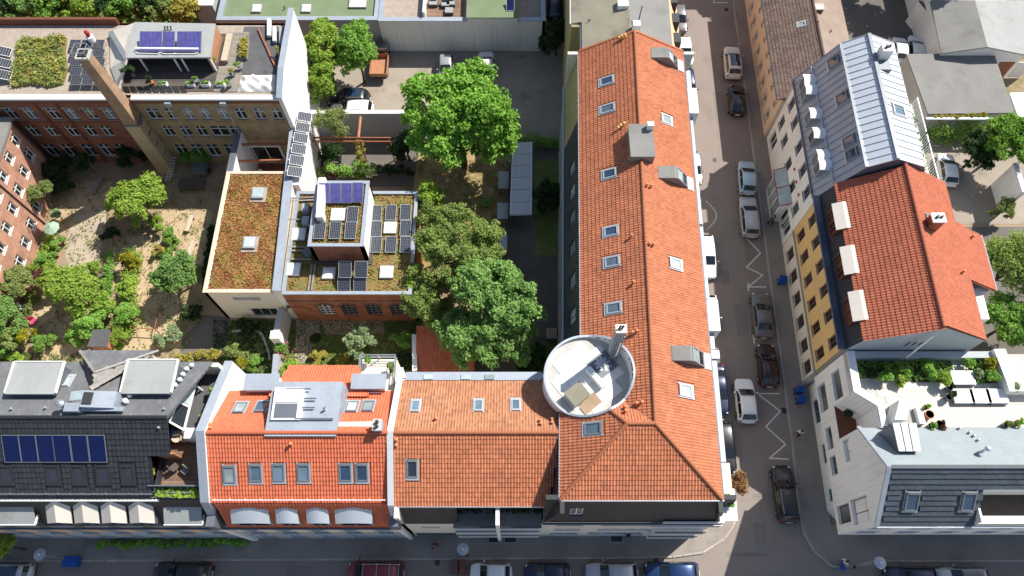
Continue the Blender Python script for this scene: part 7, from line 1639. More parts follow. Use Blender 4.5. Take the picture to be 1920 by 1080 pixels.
mb = MB(); mb.add([(B1_.x + .3,B1_.y + .28,za - .2),(E1_.x - .2,B1_.y + .28,za - .2),(C1_.x,B1_.y + .28,zb_ - .15)],[(0,1,2)]); mb.build('gable','plaster_white',ws_)
for k in range(2): mb = MB(); q = P(1872 + k * 34,118,1.2); mb.box(q.x - .8,B1_.y + .22,.1,q.x + .8,B1_.y + .276,2.4); mb.build('garage_door','rust' if k == 0 else 'plaster_white',ws_)
w2 = hall('white_garage','bright white flat roof at the right edge behind the garages',[(1892,176),(1960,174),(1975,218),(1908,220)],2.9,0,'plaster_white')
gw2 = thing('boundary_wall','tall grey rendered wall standing in the right back yard','wall',P(1880,350,0)); a,b = P(1857,347),P(1872,398); mb = MB(); mb.prism([(a.x,a.y),(a.x + .4,a.y + .1),(b.x + .4,b.y),(b.x,b.y)],0,3.7); mb.build('wall','plaster_white',gw2); mb = MB(); mb.prism([(a.x - .05,a.y + .05),(a.x + .45,a.y + .15),(b.x + .45,b.y - .05),(b.x - .05,b.y - .05)],3.702,3.78); mb.build('coping','capstone',gw2)
bw = thing('yard_wall','white wall beside the parked white cars in the top back yard','wall',P(1740,60,0)); a,b = P(1722,2,3),P(1752,62,2); mb = MB(); mb.prism([(a.x,a.y),(a.x + .3,a.y),(b.x + .3,b.y),(b.x,b.y)],0,3.0); mb.build('wall','plaster_white',bw); mb = MB(); mb.prism([(a.x - .04,a.y),(a.x + .34,a.y),(b.x + .34,b.y),(b.x - .04,b.y)],3.002,3.06); mb.build('coping','gutter_dark',bw)
q = P(1560,40,0)

# ================================================================== COURTYARD STRUCTURES
pwall = thing('yard_wall','high grey wall with white coping between parking yard and pergola garden','wall',P(690,235,0)); a,b = P(583,210,4.0),P(790,210,4.0); mb = MB(); mb.box(a.x,a.y - .15,0,b.x,a.y + .15,3.95); mb.build('wall','plaster_grey',pwall); mb = MB(); mb.box(a.x - .02,a.y - .22,3.952,b.x + .02,a.y + .25,4.02); mb.build('coping','capstone',pwall)
pg = thing('pergola','rusty steel pergola beams over the shaded garden','pergola',P(650,262,0)); mb = MB(); mb.bar(P(583,258,3.6),P(733,259,3.6),.09,.2); mb.build('beam','rust',pg); mb = MB(); mb.bar(P(583,265,3.6),P(733,266,3.6),.09,.2); mb.build('beam','rust',pg); mb = MB(); mb.tube([P(676,219,3.9),P(672,258,3.6)],.14,10); mb.build('cross_pipe','timber_red',pg)
for x in (590,675,730): q = P(x,262,3.5); mb = MB(); mb.bar((q.x,q.y,0),(q.x,q.y,3.5),.12); mb.build('post','rust',pg)
# long glass-roofed bike shelter
sh = thing('bike_shelter','long narrow shelter with a grey glazed roof in the courtyard','shelter',P(978,335,0)); a,b,c_,d_ = P(962,268,2.7),P(997,266,2.4),P(996,402,2.4),P(957,403,2.7)
for k in range(6):
 mb = MB(); p4 = [a.lerp(d_,k / 6 + .008),b.lerp(c_,k / 6 + .008),b.lerp(c_,(k + 1) / 6 - .008),a.lerp(d_,(k + 1) / 6 - .008)]; mb.slab(p4,.04); mb.build('roof_sheet','zinc_pale',sh)
mb = MB(); mb.bar(a + Vector((-.02,0,.03)),d_ + Vector((-.02,0,.03)),.1,.1); mb.bar(b + Vector((0,0,-.02)),c_ + Vector((0,0,-.02)),.1,.1)
for k in range(7): mb.bar(a.lerp(d_,k / 6) - Vector((0,0,.05)),b.lerp(c_,k / 6) - Vector((0,0,.05)),.06,.06)
mb.build('roof_frame','frame_white',sh)
for k in range(4):
 for p_,q_ in ((a,d_),(b,c_)): r_ = p_.lerp(q_,.02 + k * .32); mb = MB(); mb.bar((r_.x,r_.y,0),(r_.x,r_.y,r_.z - .06),.09); mb.build('post','steel',sh)
for i,(x0_,y0_,x1_,y1_) in enumerate(((935,322,953,352),(933,381,952,409),(937,440,950,466))):
 a,b = P(x0_,y1_,1.2),P(x1_,y0_,1.2); bx_ = thing('bin_store',('grey lidded bin store nearest the lawn top','grey lidded bin store beside the shelter end','small grey bin box below the shelter')[i],'bin store',(a.x,a.y,0),'bin stores by the shelter'); mb = MB(); mb.box(a.x,a.y,0,b.x,b.y,1.12); mb.build('box','wood_grey',bx_); mb = MB(); mb.box(a.x - .05,a.y - .05,1.122,b.x + .05,b.y + .05,1.18); mb.build('lid','zinc',bx_)
# tiled shed under the trees
ts = thing('tiled_shed','old shed with a dark red tiled roof under the green tree','shed',P(830,660,0)); rps = RP(P(890,697,2.6),P(780,697,2.6),P(800,640,3.6)); rps = RP(P(780,697,2.6),P(890,697,2.6),P(782,612,4.0)); tiles(ts,rps,[(0,0),(rps.L,0),(rps.L,rps.S * .8),(rps.L * .2,rps.S),(0,rps.S)],[],w=.2,e=.33,m='tile_rust',seed=101)
p0,p1,p2,p3 = rps.pt(.1,.1),rps.pt(rps.L - .1,.1),rps.pt(rps.L - .1,rps.S * .78),rps.pt(.1,rps.S * .98); wallprism(ts,[(p0.x,p0.y),(p1.x,p1.y),(p2.x,p2.y),(p3.x,p3.y)],0,2.4,'brick_red'); a,b = P(776,625,3.4),P(778,697,3.0); mb = MB(); mb.prism([(a.x - .2,a.y),(a.x + .2,a.y),(b.x + .2,b.y),(b.x - .2,b.y)],0,3.2); mb.build('party_wall','plaster_white',ts)
# wooden pallet frames leaning by the wall
pl_ = thing('pallet','pale wooden pallet standing at the court wall of the corner building','pallet',P(1034,624,0)); q = P(1034,624,.7)
for k in range(5): mb = MB(); mb.box(q.x - .42 + k * .19,q.y - .5,.62,q.x - .42 + k * .19 + .12,q.y + .5,.65); mb.build('slat','wood_pale',pl_)
for k in range(3): mb = MB(); mb.box(q.x - .45,q.y - .5 + k * .44,.5,q.x + .48,q.y - .39 + k * .44,.618); mb.build('bearer','wood_grey',pl_)
mb = MB(); mb.box(q.x - .45,q.y - .5,0,q.x + .5,q.y + .5,.498); mb.build('crate','wood_grey',pl_)
# garden walls
gwl = thing('garden_wall','white garden wall with grey coping below the arched workshop corner','wall',P(520,600,0)); a,b = P(527,578,2.6),P(518,622,2.6); mb = MB(); mb.prism([(a.x - .25,a.y),(a.x + .25,a.y),(b.x + .25,b.y),(b.x - .25,b.y)],0,2.5); mb.build('wall','plaster_cream',gwl); mb = MB(); mb.prism([(a.x - .3,a.y),(a.x + .3,a.y),(b.x + .3,b.y),(b.x - .3,b.y)],2.502,2.57); mb.build('coping','zinc',gwl); mb = MB(); mb.box(b.x - .4,b.y - .75,0,b.x + .4,b.y - .01,2.9); mb.build('pillar','plaster_white',gwl)
gw3 = thing('garden_wall','low pale garden wall running down to the red house terrace','wall',P(517,680,0)); a,b = P(518,664,1.6),P(513,722,1.6); mb = MB(); mb.prism([(a.x - .2,a.y),(a.x + .2,a.y),(b.x + .2,b.y),(b.x - .2,b.y)],0,1.6); mb.build('wall','concrete',gw3); mb = MB(); mb.prism([(a.x - .25,a.y),(a.x + .25,a.y),(b.x + .25,b.y),(b.x - .25,b.y)],1.602,1.66); mb.build('coping','zinc',gw3)
# garden shed with a two-tone roof
gs = thing('garden_shed','small garden shed with a grey felt roof behind the black house','shed',P(190,630,0)); a,b,c_,d_ = P(163,650,2.4),P(200,650,2.4),P(207,618,2.6),P(175,618,2.6); wallprism(gs,[(a.x + .1,a.y + .1),(b.x - .1,b.y + .1),(c_.x - .1,c_.y - .1),(d_.x + .1,d_.y - .1)],0,2.3,'timber_red'); mb = MB(); mb.slab([a,b,c_,d_],.1); mb.build('roof','bitumen_dark',gs)
# benches, tables and other garden furniture on the left
def picnic(label,px,py,rz,m='wood_grey',cat='bench'):
 q = P(px,py,.45); t = thing('garden_bench',label,cat,(q.x,q.y,0)); t.rotation_euler = (0,0,rz); t['_o'] = (0.0,0.0,0.0)
 for k in range(3): mb = MB(); mb.box(-.9,-.24 + k * .165,.42,.9,-.10 + k * .165,.46); mb.build('seat_slat',m,t)
 for x in (-.75,.75): mb = MB(); mb.box(x - .04,-.22,0,x + .04,.22,.418); mb.build('leg',m,t)
picnic('pale wooden bench on the sandy terrace nearer the shade',354,418,1.45,'wood_pale'); picnic('second pale bench on the sandy terrace closer to the dark tree',358,467,1.4,'wood_pale'); picnic('weathered bench at the shaded lawn edge',181,347,1.35)
tb = thing('garden_table','large dark table in the factory shade beside the annex','table',P(358,346,0)); q = P(358,343,.75); mb = MB(); mb.box(q.x - 1.3,q.y - .6,.7,q.x + 1.3,q.y + .6,.76); mb.build('tabletop','wood_dark',tb)
for sx in (-1.1,1.1):
 for sy in (-.45,.45): mb = MB(); mb.bar((q.x + sx,q.y + sy,0),(q.x + sx,q.y + sy,.7),.09); mb.build('leg','wood_dark',tb)
tr = thing('covered_trailer','blue grey covered trailer in the dark factory corner','trailer',P(374,315,0)); q = P(374,314,.9); mb = MB(); mb.box(q.x - .75,q.y - .65,.5,q.x + .75,q.y + .65,1.05); mb.build('tub','plastic_grey',tr); mb = MB(); mb.box(q.x - .7,q.y - .6,1.052,q.x + .7,q.y + .6,1.15); mb.build('cover','zinc_dark',tr)
for sx in (-.8,.8): mb = MB(); mb.tube([(q.x + sx - .07,q.y,.32),(q.x + sx + .07,q.y,.32)],.3,14); mb.build('wheel','steel_dark',tr)
ldd = thing('garden_ladder','pale ladder lying on a brown ramp by the factory','ladder',P(321,316,0)); a,b = P(315,340,.3),P(326,294,1.4)
for o_ in (-.22,.22): mb = MB(); mb.bar(a + Vector((o_,0,.05)),b + Vector((o_,0,.05)),.06); mb.build('rail','steel',ldd)
for k in range(9): mb = MB(); c_ = a.lerp(b,(k + .5) / 9); mb.bar(c_ + Vector((-.22,0,.05)),c_ + Vector((.22,0,.05)),.05); mb.build('rung','frame_white',ldd)
par_ = thing('garden_parasol','pale green sunshade over seats beside the brick house','parasol',P(95,427,0)); q = P(95,426,2.2); mb = MB(); k = 8; mb.add([(q.x,q.y,2.45)] + [(q.x + .75 * math.cos(2 * math.pi * i / k),q.y + .75 * math.sin(2 * math.pi * i / k),2.05) for i in range(k)],[(0,1 + i,1 + (i + 1) % k) for i in range(k)]); mb.build('canopy','fabric_green',par_); mb = MB(); mb.cyl(q.x,q.y,0,2.5,.03,8); mb.build('pole','steel',par_)
chair('pink garden chair on the bare soil patch',P(66,606,0),.5,'fabric_pink'); chair('white garden chair against the left hedge',P(44,579,0),1.2,'fabric_white'); chair('grey garden seat below the white chair',P(39,594,0),2.0,'plastic_grey')
fr = thing('climbing_goal','thin rusty goal-like frame standing on the sandy garden','goal',P(275,600,0)); a,b,c_ = P(297,582,1.0),P(290,617,1.0),P(240,614,1.0)
for p_,q_ in ((a,b),(b,c_)): mb = MB(); mb.bar(p_,q_,.07); mb.build('rail','rust',fr)
for p_ in (a,b,c_): mb = MB(); mb.bar((p_.x,p_.y,0),p_,.07); mb.build('post','rust',fr)
wpile = thing('wood_pile','heap of grey brushwood on the garden path','wood pile',P(197,510,0)); q = P(197,510,.2); rr = random.Random(3)
for k in range(26): mb = MB(); x,y = q.x + rr.uniform(-.7,.7),q.y + rr.uniform(-.5,.5); an = rr.uniform(-.6,.6); z_ = .08 + rr.random() * .35; mb.tube([(x - .5 * math.cos(an),y - .5 * math.sin(an),z_),(x + .5 * math.cos(an),y + .5 * math.sin(an),z_ + rr.uniform(-.06,.1))],rr.uniform(.03,.06),5); mb.build('log','wood_grey',wpile)
ed = thing('stone_edging','curved row of pale edging stones round the small shaded lawn','stone edging',P(480,640,0)); pts = [(437,622),(447,621),(457,619.5),(467,619),(477,619),(486,623),(492,629),(496,637),(499,646),(502,655),(505,664),(506,673)]
stm = pmesh(MB().obb((0,0,0),((1,0,0),(0,1,0),(0,0,1)),(.2,.09,.07)),'edging_stone','concrete')
for i in range(len(pts) - 1):
 a,b = P(*pts[i]),P(*pts[i + 1])
 for t in (.25,.75):
  o = bpy.data.objects.new('edging_stone',stm); COL.objects.link(o); o.parent = ed; o.location = a.lerp(b,t) - Vector(ed['_o']) + Vector((0,0,.05)); o.rotation_euler = (0,0,math.atan2(b.y - a.y,b.x - a.x) + rr.uniform(-.2,.2))
# terrace furniture of the white corner house
def lounger(label,x0_,y0_,x1_,y1_,grp='white loungers on the roof terrace'):
 a,b = P(x0_,y1_,9.0),P(x1_,y0_,9.0); t = thing('sun_lounger',label,'lounger',(a.x,a.y,8.63),grp); mb = MB(); mb.box(a.x,a.y,8.78,b.x,b.y,8.88); mb.build('frame','frame_grey',t); mb = MB(); mb.box(a.x + .03,a.y + .03,8.882,b.x - .03,b.y - .03,9.05); mb.build('cushion','fabric_white',t,bevel=.05)
 for x in (a.x + .08,b.x - .08):
  for y in (a.y + .08,b.y - .08): mb = MB(); mb.bar((x,y,8.63),(x,y,8.78),.06); mb.build('leg','frame_grey',t)
lounger('leftmost of the three white loungers side by side on the roof terrace',1790,728,1823,757); lounger('middle one of the three white loungers side by side',1822,728,1854,757); lounger('rightmost of the three white loungers side by side',1853,728,1885,757); lounger('single white lounger between the terrace shrubs',1787,694,1824,722)
for i,(x,y,r_,m_,lf) in enumerate(((1779,727,.24,'plastic_grey','leaf_dark'),(1778,745,.26,'plastic_grey','leaf_dark'),(1741,778,.34,'terracotta',None),(1733,765,.2,'plastic_grey','leaf_mid'),(1760,796,.3,'wood_grey','leaf_purple'),(1744,800,.25,'plastic_grey','leaf_mid'),(1885,797,.25,'plastic_grey','leaf_olive'),(1906,794,.25,'terracotta','leaf_mid'))):
 q = P(x,y,8.9); pt = thing('plant_pot',('dark round pot beside the lounger row','second dark pot just below the first','wide empty terracotta bowl on the white terrace','small potted herb above the terracotta bowl','pot with a reddish bush at the zinc roof edge','low grey pot next to the reddish bush','olive potted plant at the terrace edge','terracotta pot with greenery at the far right')[i],'plant pot',(q.x,q.y,8.63)); mb = MB(); mb.tube([(q.x,q.y,8.63),(q.x,q.y,9.1),(q.x,q.y,9.1),(q.x,q.y,9.0)],[r_ * .75,r_,r_ * .86,r_ * .84],16); mb.build('pot',m_,pt)
 if lf: C0,R0 = clumps(np.random.default_rng(400 + i),r_ * 1.4,r_ * 1.4,r_ * 1.2,8,r_ * .6); V,Fc,tv0 = leaves_np(C0 + np.array([q.x,q.y,9.3]),R0,40,.1,np.random.default_rng(500 + i)); mesh_np('foliage',V,Fc,lf,pt,tv0)

# ================================================================== VEHICLES
def paint(name,col,metal=0.3):
 m,nt,b = _new(name); b.inputs['Base Color'].default_value = (*col,1); b.inputs['Metallic'].default_value = metal; b.inputs['Roughness'].default_value = 0.32
 tc = _n(nt,'ShaderNodeTexCoord'); n1 = _n(nt,'ShaderNodeTexNoise',i_Scale=2.5,i_Detail=4.0); nt.links.new(tc.outputs['Object'],n1.inputs['Vector'])
 c = _mixc(nt,sc(col,.9),sc(col,1.08),n1.outputs[0]); nt.links.new(c,b.inputs['Base Color'])
 b.inputs['Coat Weight'].default_value = 0.6; b.inputs['Coat Roughness'].default_value = 0.06
for nm_,c_,mt in (('paint_white',(.74,.74,.72),0),('paint_black',(.012,.012,.013),.1),('paint_silver',(.45,.46,.47),.5),('paint_grey',(.15,.145,.15),.4),('paint_ice',(.40,.54,.62),.3),('paint_navy',(.012,.022,.06),.3),('paint_blue',(.010,.038,.12),.4),('paint_wine',(.022,.006,.008),.3),('paint_red',(.22,.012,.022),.1),('paint_cream',(.70,.67,.62),.1)):
 paint(nm_,c_,mt)
mat('tyre',(.018,.018,.018),.85,.1,3,20,.1); mat('rim',(.42,.43,.44),.35,.05,3,10,.05,metal=.7); mat('trim_black',(.014,.014,.015),.5,.1,3,10,.08)
mat('lamp_clear',(.70,.72,.72),.15,.03,3,10,.02,spec=.7); mat('lamp_red',(.40,.012,.012),.2,.05,3,10,.05,spec=.6); mat('plate',(.70,.70,.66),.5,.03,3,10,.03)
glassmat('car_glass',(.012,.016,.020),.03,.8); glassmat('car_roofglass',(.016,.03,.055),.04,.9)
KINDS_CAR = {  # L, W, H, hood, belt, windscreen base, roof front, roof rear, rear glass base, tail height
 'hatch': (4.05,1.78,1.48,.90,.95,.95,.22,-1.42,-1.88,.92),'small': (3.7,1.68,1.50,.92,.96,.95,.30,-1.25,-1.70,.92),
 'wagon': (4.65,1.82,1.48,.90,.95,1.05,.30,-1.85,-2.18,.93),'suv': (4.45,1.86,1.66,1.02,1.06,1.0,.30,-1.70,-2.05,1.02),
 'sedan': (4.6,1.80,1.43,.88,.94,.98,.22,-1.05,-1.72,.96),'van': (4.9,1.94,1.92,1.08,1.12,1.75,1.05,-2.25,-2.40,1.1)}
CAR_ME = {}
def car_meshes(kind):
 if kind in CAR_ME: return CAR_ME[kind]
 L,W,H,hood,belt,ya,yb,yc,yd,tail = KINDS_CAR[kind]; h = L / 2; w = W / 2; out = {}
 def keep(mb,name,m,smooth=True):
  me = bpy.data.meshes.new(name); me.from_pydata(mb.v,[],mb.f); me.materials.append(MATS[m])
  if smooth: me.polygons.foreach_set('use_smooth',[True] * len(me.polygons))
  return me
 # lower body: a loft of closed cross-sections
 st = [(h,.48,.42,hood * .64),(h - .05,.70,.34,hood * .74),(h - .18,.86,.27,hood * .84),(h - .48,.955,.23,hood * .94),(ya + .35,.99,.22,hood * .985),(ya,1.0,.22,belt - .02),(yb,1.0,.22,belt),((yb + yc) / 2,1.0,.22,belt),(yc,.995,.22,belt),(yd,.985,.24,tail),(-h + .30,.95,.26,tail * .98),(-h + .12,.87,.31,tail * .9),(-h + .04,.76,.35,tail * .82),(-h,.60,.40,tail * .70)]
 cs = [(0,0),(.55,0),(.90,.02),(.99,.16),(1.0,.45),(.985,.74),(.93,.92),(.80,.985),(.45,1.01),(0,1.02)]
 mb = MB(); ring = len(cs) * 2 - 2; vs = []
 for (y,fw_,z0,z1) in st:
  pts = [(x * fw_ * w,z0 + (z1 - z0) * z) for x,z in cs]; full = pts + [(-x,z) for x,z in pts[-2:0:-1]]
  vs += [(x,y,z) for x,z in full]
 fs = []
 for i in range(len(st) - 1):
  for k in range(ring): fs.append((i * ring + k,i * ring + (k + 1) % ring,(i + 1) * ring + (k + 1) % ring,(i + 1) * ring + k))
 fs += [tuple(range(ring - 1,-1,-1)),tuple(range((len(st) - 1) * ring,len(st) * ring))]
 mb.add(vs,[f[::-1] for f in fs])
 # cabin shell
 wb_,wr = w * .93,w * .74; zr = H
 cst = [(ya + .02,wb_ * .97,belt - .04,wb_ * .90),(yb,wb_,zr - .035,wr),((yb * .4 + yc * .6),wb_,zr,wr * 1.01),(yc,wb_ * .985,zr - .05,wr * .97),(yd - .01,wb_ * .95,tail + .03 if kind not in ('sedan',) else tail,wb_ * .88)]
 def sec(y,b,z,r):
  zb = min(belt - .05,z - .005) if z > belt else z - .01
  return [(b,zb),(b + (r - b) * .85,zb + (z - zb) * .88),(r * .90,z - .01 * (z > belt)),(r * .5,z + .02),(0,z + .028)]
 S = [sec(*q) for q in cst]; o = len(mb.v); R2 = 9
 for (y,*_),s_ in zip(cst,S): mb.v += [(x,y,z) for x,z in s_] + [(-x,y,z) for x,z in s_[-2::-1]]
 for i in range(len(cst) - 1):
  for k in range(R2 - 1): mb.f.append((o + i * R2 + k + 1,o + i * R2 + k,o + (i + 1) * R2 + k,o + (i + 1) * R2 + k + 1)); mb.m.append(0)
 out['body'] = keep(mb,'body','paint_white')
 def top(i,t,a):
  """point on the cabin's upper surface between stations i and i+1; a = -1..1 across"""
  def at(j):
   s_ = S[j]; r = s_[2][0]; x = a * r; q = abs(a); z = s_[2][1] + (s_[4][1] - s_[2][1]) * (1 - q ** 2); return Vector((x,cst[j][0],z))
  return at(i).lerp(at(i + 1),t)
 def patch(i,t0,t1,a=.93,n=6,off=(0,0,.014)):
  g = MB(); vs = []
  for t in (t0,(t0 + t1) / 2,t1):
   for k in range(n + 1): p = top(i,t,-a + 2 * a * k / n) + Vector(off); vs.append(p)
  g.add(vs,[(r * (n + 1) + k,r * (n + 1) + k + 1,(r + 1) * (n + 1) + k + 1,(r + 1) * (n + 1) + k) for r in range(2) for k in range(n)]); return g
 g = patch(0,.07,.95,.97,off=(0,.012,.014)); g.f = [f[::-1] for f in g.f]; out['windscreen'] = keep(g,'windscreen','car_glass')
 g = patch(3,.08,.86,.95,off=(0,-.012,.014)); g.f = [f[::-1] for f in g.f]; out['rear_window'] = keep(g,'rear_window','car_glass')
 g = patch(1,.05,.98,.86); g2 = patch(2,.02,.55,.86); o = len(g.v); g.add(g2.v,g2.f); g.f = [f[::-1] for f in g.f]; out['sunroof'] = keep(g,'sunroof','car_roofglass')
 def side(sgn,segs):
  g = MB()
  for (i,t0,t1) in segs:
   q = []
   for t in (t0,t1):
    a0,a1 = Vector((S[i][0][0],cst[i][0],S[i][0][1])),Vector((S[i][1][0],cst[i][0],S[i][1][1])); b0,b1 = Vector((S[i + 1][0][0],cst[i + 1][0],S[i + 1][0][1])),Vector((S[i + 1][1][0],cst[i + 1][0],S[i + 1][1][1]))
    lo,hi = a0.lerp(b0,t),a1.lerp(b1,t); q += [lo.lerp(hi,.14),lo.lerp(hi,.94)]
   q = [Vector((sgn * (p.x + .014),p.y,p.z)) for p in q]; f = [(0,1,3,2)] if sgn > 0 else [(2,3,1,0)]
   g.add(q,f)
  return g
 for sgn,nm in ((1,'r'),(-1,'l')):
  out['side_front_' + nm] = keep(side(sgn,[(0,.3,.985),(1,.01,.55)]),'side_window','car_glass',False); out['side_rear_' + nm] = keep(side(sgn,[(1,.62,1.0),(2,0.0,.96),(3,.04,.55)]),'side_window','car_glass',False)
 for sgn,nm in ((1,'r'),(-1,'l')):
  g = MB(); g.sphere((sgn * w * .66,h - .24,hood * .76),(.15,.14,.07),10,6); out['head_' + nm] = keep(g,'headlight','lamp_clear')
  g = MB(); g.sphere((sgn * w * .74,-h + .13,tail * .82),(.12,.10,.09),10,6); out['tail_' + nm] = keep(g,'taillight','lamp_red')
  g = MB(); g.sphere((sgn * (w + .09),ya - .35,belt + .05),(.11,.07,.07),10,6); g.bar((sgn * (w - .06),ya - .33,belt),(sgn * (w + .06),ya - .35,belt + .03),.05); out['mirror_' + nm] = keep(g,'wing_mirror','paint_white')
  g = MB(); g.bar((sgn * wr * .92,yb - .1,zr + .035),(sgn * wr * .92,yc + .1,zr + .02),.035,.03); out['rail_' + nm] = keep(g,'roof_rail','rim',False)
  for yy,q in ((h - .78,'f'),(-h + .78,'b')):
   g = MB(); g.tube([(sgn * (w - .20),yy,.32),(sgn * (w + .005),yy,.32)],.32,20); out['tyre_' + nm + q] = keep(g,'tyre','tyre',False)
   g = MB(); g.tube([(sgn * (w - .02),yy,.32),(sgn * (w + .015),yy,.32)],.20,14); out['rim_' + nm + q] = keep(g,'rim','rim',False)
 g = MB(); g.box(-w * .45,h - .06,.42,w * .45,h + .015,.56); out['grille'] = keep(g,'grille','trim_black',False)
 g = MB(); g.box(-.26,h + .016,.44,.26,h + .03,.53); out['plate_f'] = keep(g,'number_plate','plate',False); g = MB(); g.box(-.26,-h - .03,.55,.26,-h + .06,.65); out['plate_b'] = keep(g,'number_plate','plate',False)
 g = MB(); g.box(-w * .72,-h - .012,.36,w * .72,-h + .05,.47); out['bumper'] = keep(g,'bumper','trim_black',False)
 CAR_ME[kind] = out; return out
def car(kind,col,front,rear,label,group='parked cars',z=.7,glassroof=False,rails=False,roofcol=None,name='car',cat='car',at=None,ang=None,base=0.0):
 if at is None:
  f,r = P(*front,z),P(*rear,z); c = (f + r) / 2; an = math.atan2(f.y - r.y,f.x - r.x) - math.pi / 2
 else: c = Vector((*at,0)); an = ang
 t = thing(name,label,cat,(c.x,c.y,base),group); t.rotation_euler = (0,0,an)
 me = car_meshes(kind)
 def put(key,nm,parent,m=None):
  o = bpy.data.objects.new(nm,me[key]); COL.objects.link(o); o.parent = parent
  if m: o.material_slots[0].link = 'OBJECT'; o.material_slots[0].material = MATS[m]
  return o
 b = put('body','body',t,col); sb = b.modifiers.new('round','SUBSURF'); sb.levels = 1; sb.render_levels = 1
 put('windscreen','windscreen',t); put('rear_window','rear_window',t)
 if glassroof: put('sunroof','sunroof',t)
 elif roofcol: put('sunroof','roof_panel',t,roofcol)
 for s_ in 'rl':
  put('side_front_' + s_,'side_window',t); put('side_rear_' + s_,'side_window',t); put('head_' + s_,'headlight',t); put('tail_' + s_,'taillight',t); put('mirror_' + s_,'wing_mirror',t,col)
  if rails: put('rail_' + s_,'roof_rail',t)
  for q in 'fb':
   w_ = bpy.data.objects.new('wheel',me['tyre_' + s_ + q]); COL.objects.link(w_); w_.parent = t; put('rim_' + s_ + q,'rim',w_)
 for k_,n_ in (('grille','grille'),('plate_f','number_plate'),('plate_b','number_plate'),('bumper','bumper')): put(k_,n_,t)
 return t
car('suv','paint_cream',(1371.5,89),(1376,145),'cream white car with dark glass roof on the sunlit upper street',glassroof=True)
car('hatch','paint_black',(1381,163),(1383,210),'small black car in the shade behind the cream white car')
car('hatch','paint_ice',(1399.6,306),(1403,359),'pale ice blue hatchback parked opposite the zinc house'); car('wagon','paint_silver',(1401.5,370),(1409,442),'light silver estate car parked behind the ice blue hatchback',rails=True)
car('sedan','paint_grey',(1425.6,554),(1433,626),'matt grey car parked beside the yellow house'); car('hatch','paint_wine',(1435,643),(1444.5,727),'very dark red car parked between the white T and zigzag lines')
car('hatch','paint_white',(1393.8,711),(1403,791),'white hatchback driving up the middle of the street',group='cars on the road'); car('wagon','paint_black',(1465,877),(1480,974),'black estate car with chrome roof rails at the junction',rails=True)
car('hatch','paint_white',(1288,126),(1279,66),'white car half hidden below the eave of the long orange roof'); car('wagon','paint_navy',(1293,193),(1285,131),'dark blue car next down the kerb from the half hidden white car')
car('hatch','paint_silver',(1303,345),(1296,285),'silver white car at the kerb below the middle roof hatch'); car('wagon','paint_white',(1329,516),(1321,446),'white estate car at the kerb just below the dotted arc marking')
car('small','paint_white',(1334,618),(1327,556),'white car at the kerb mostly behind the white bay window'); car('sedan','paint_navy',(1350,769),(1341,692),'dark navy car at the kerb near the lowest roof hatch'); car('wagon','paint_black',(1362,875),(1354,800),'black car nearest the corner on the west kerb')
car('hatch','paint_grey',(1276,60),(1270,8),'grey car at the very top of the west kerb')
car('small','paint_silver',(836,145),(836,107),'grey car in the parking yard partly under the bright maple'); car('hatch','paint_white',(911,98),(913,146),'white hatchback in the parking yard right of the grey car'); car('suv','paint_black',(626,185),(684,185),'black off-road car parked along the high grey wall',glassroof=True,rails=True); car('wagon','paint_white',(630,203),(690,204),'white vehicle squeezed behind the wall coping below the black off-roader')
car('sedan','paint_navy',(1040,-12),(1041,24),'dark car in the narrow gap beside the beige felt roof')
car('hatch','paint_white',(1772,289),(1781,346),'white car in the back yard right of the zinc house'); car('hatch','paint_white',(1717,72),(1719,112),'white car parked behind the flat garage block'); car('small','paint_white',(1686,76),(1688,110),'white car mostly hidden by the zinc roof chimney')
YB = 3.72
for kind,col,x0_,x1_,label,kw in (('wagon','paint_silver',-45,62,'silver car with dark glass roof at the bottom left corner',dict(glassroof=True)),('wagon','paint_black',287,398,'black car parked below the red house party wall',{}),
  ('van','paint_red',652,757,'dark red van with a roof ladder rack parked in the bottom row',{}),('small','paint_white',881,960,'small white car parked beside the brown bins',{}),('hatch','paint_navy',984,1068,'dark navy car between two white cars in the bottom row',{}),
  ('wagon','paint_silver',1097,1196,'silver white estate between the navy and the blue car',{}),('wagon','paint_blue',1208,1311,'metallic blue car at the right end of the bottom row by the kerb curve',{}),
  ('wagon','paint_navy',1657,1753,'slate blue car next to the street lamp in front of the white corner house',{}),('wagon','paint_silver',1754,1850,'silver car with black roof right of the slate blue car',dict(glassroof=True))):
 xa,xb = P(x0_,1066,.8).x,P(x1_,1066,.8).x; L_ = KINDS_CAR[kind][0]
 c = car(kind,col,None,None,label,at=((xa + xb) / 2,YB if x0_ < 1500 else YB - .35),ang=math.pi / 2 + RNG.uniform(-.015,.015),name='van' if kind == 'van' else 'car',cat='van' if kind == 'van' else 'car',**kw)
 k = (xb - xa) / L_; c.scale = (1,max(.9,min(1.1,k)),1)
 if kind == 'van':
  r = MB()
  for s_ in (-.6,.6): r.bar((s_,1.0,2.02),(s_,-2.3,2.02),.05)
  for y in (.9,-.3,-1.4,-2.2): r.bar((-.7,y,1.98),(.7,y,1.98),.05,.1)
  me = bpy.data.meshes.new('roof_rack'); me.from_pydata(r.v,[],r.f); me.materials.append(MATS['rim']); o = bpy.data.objects.new('roof_rack',me); COL.objects.link(o); o.parent = c
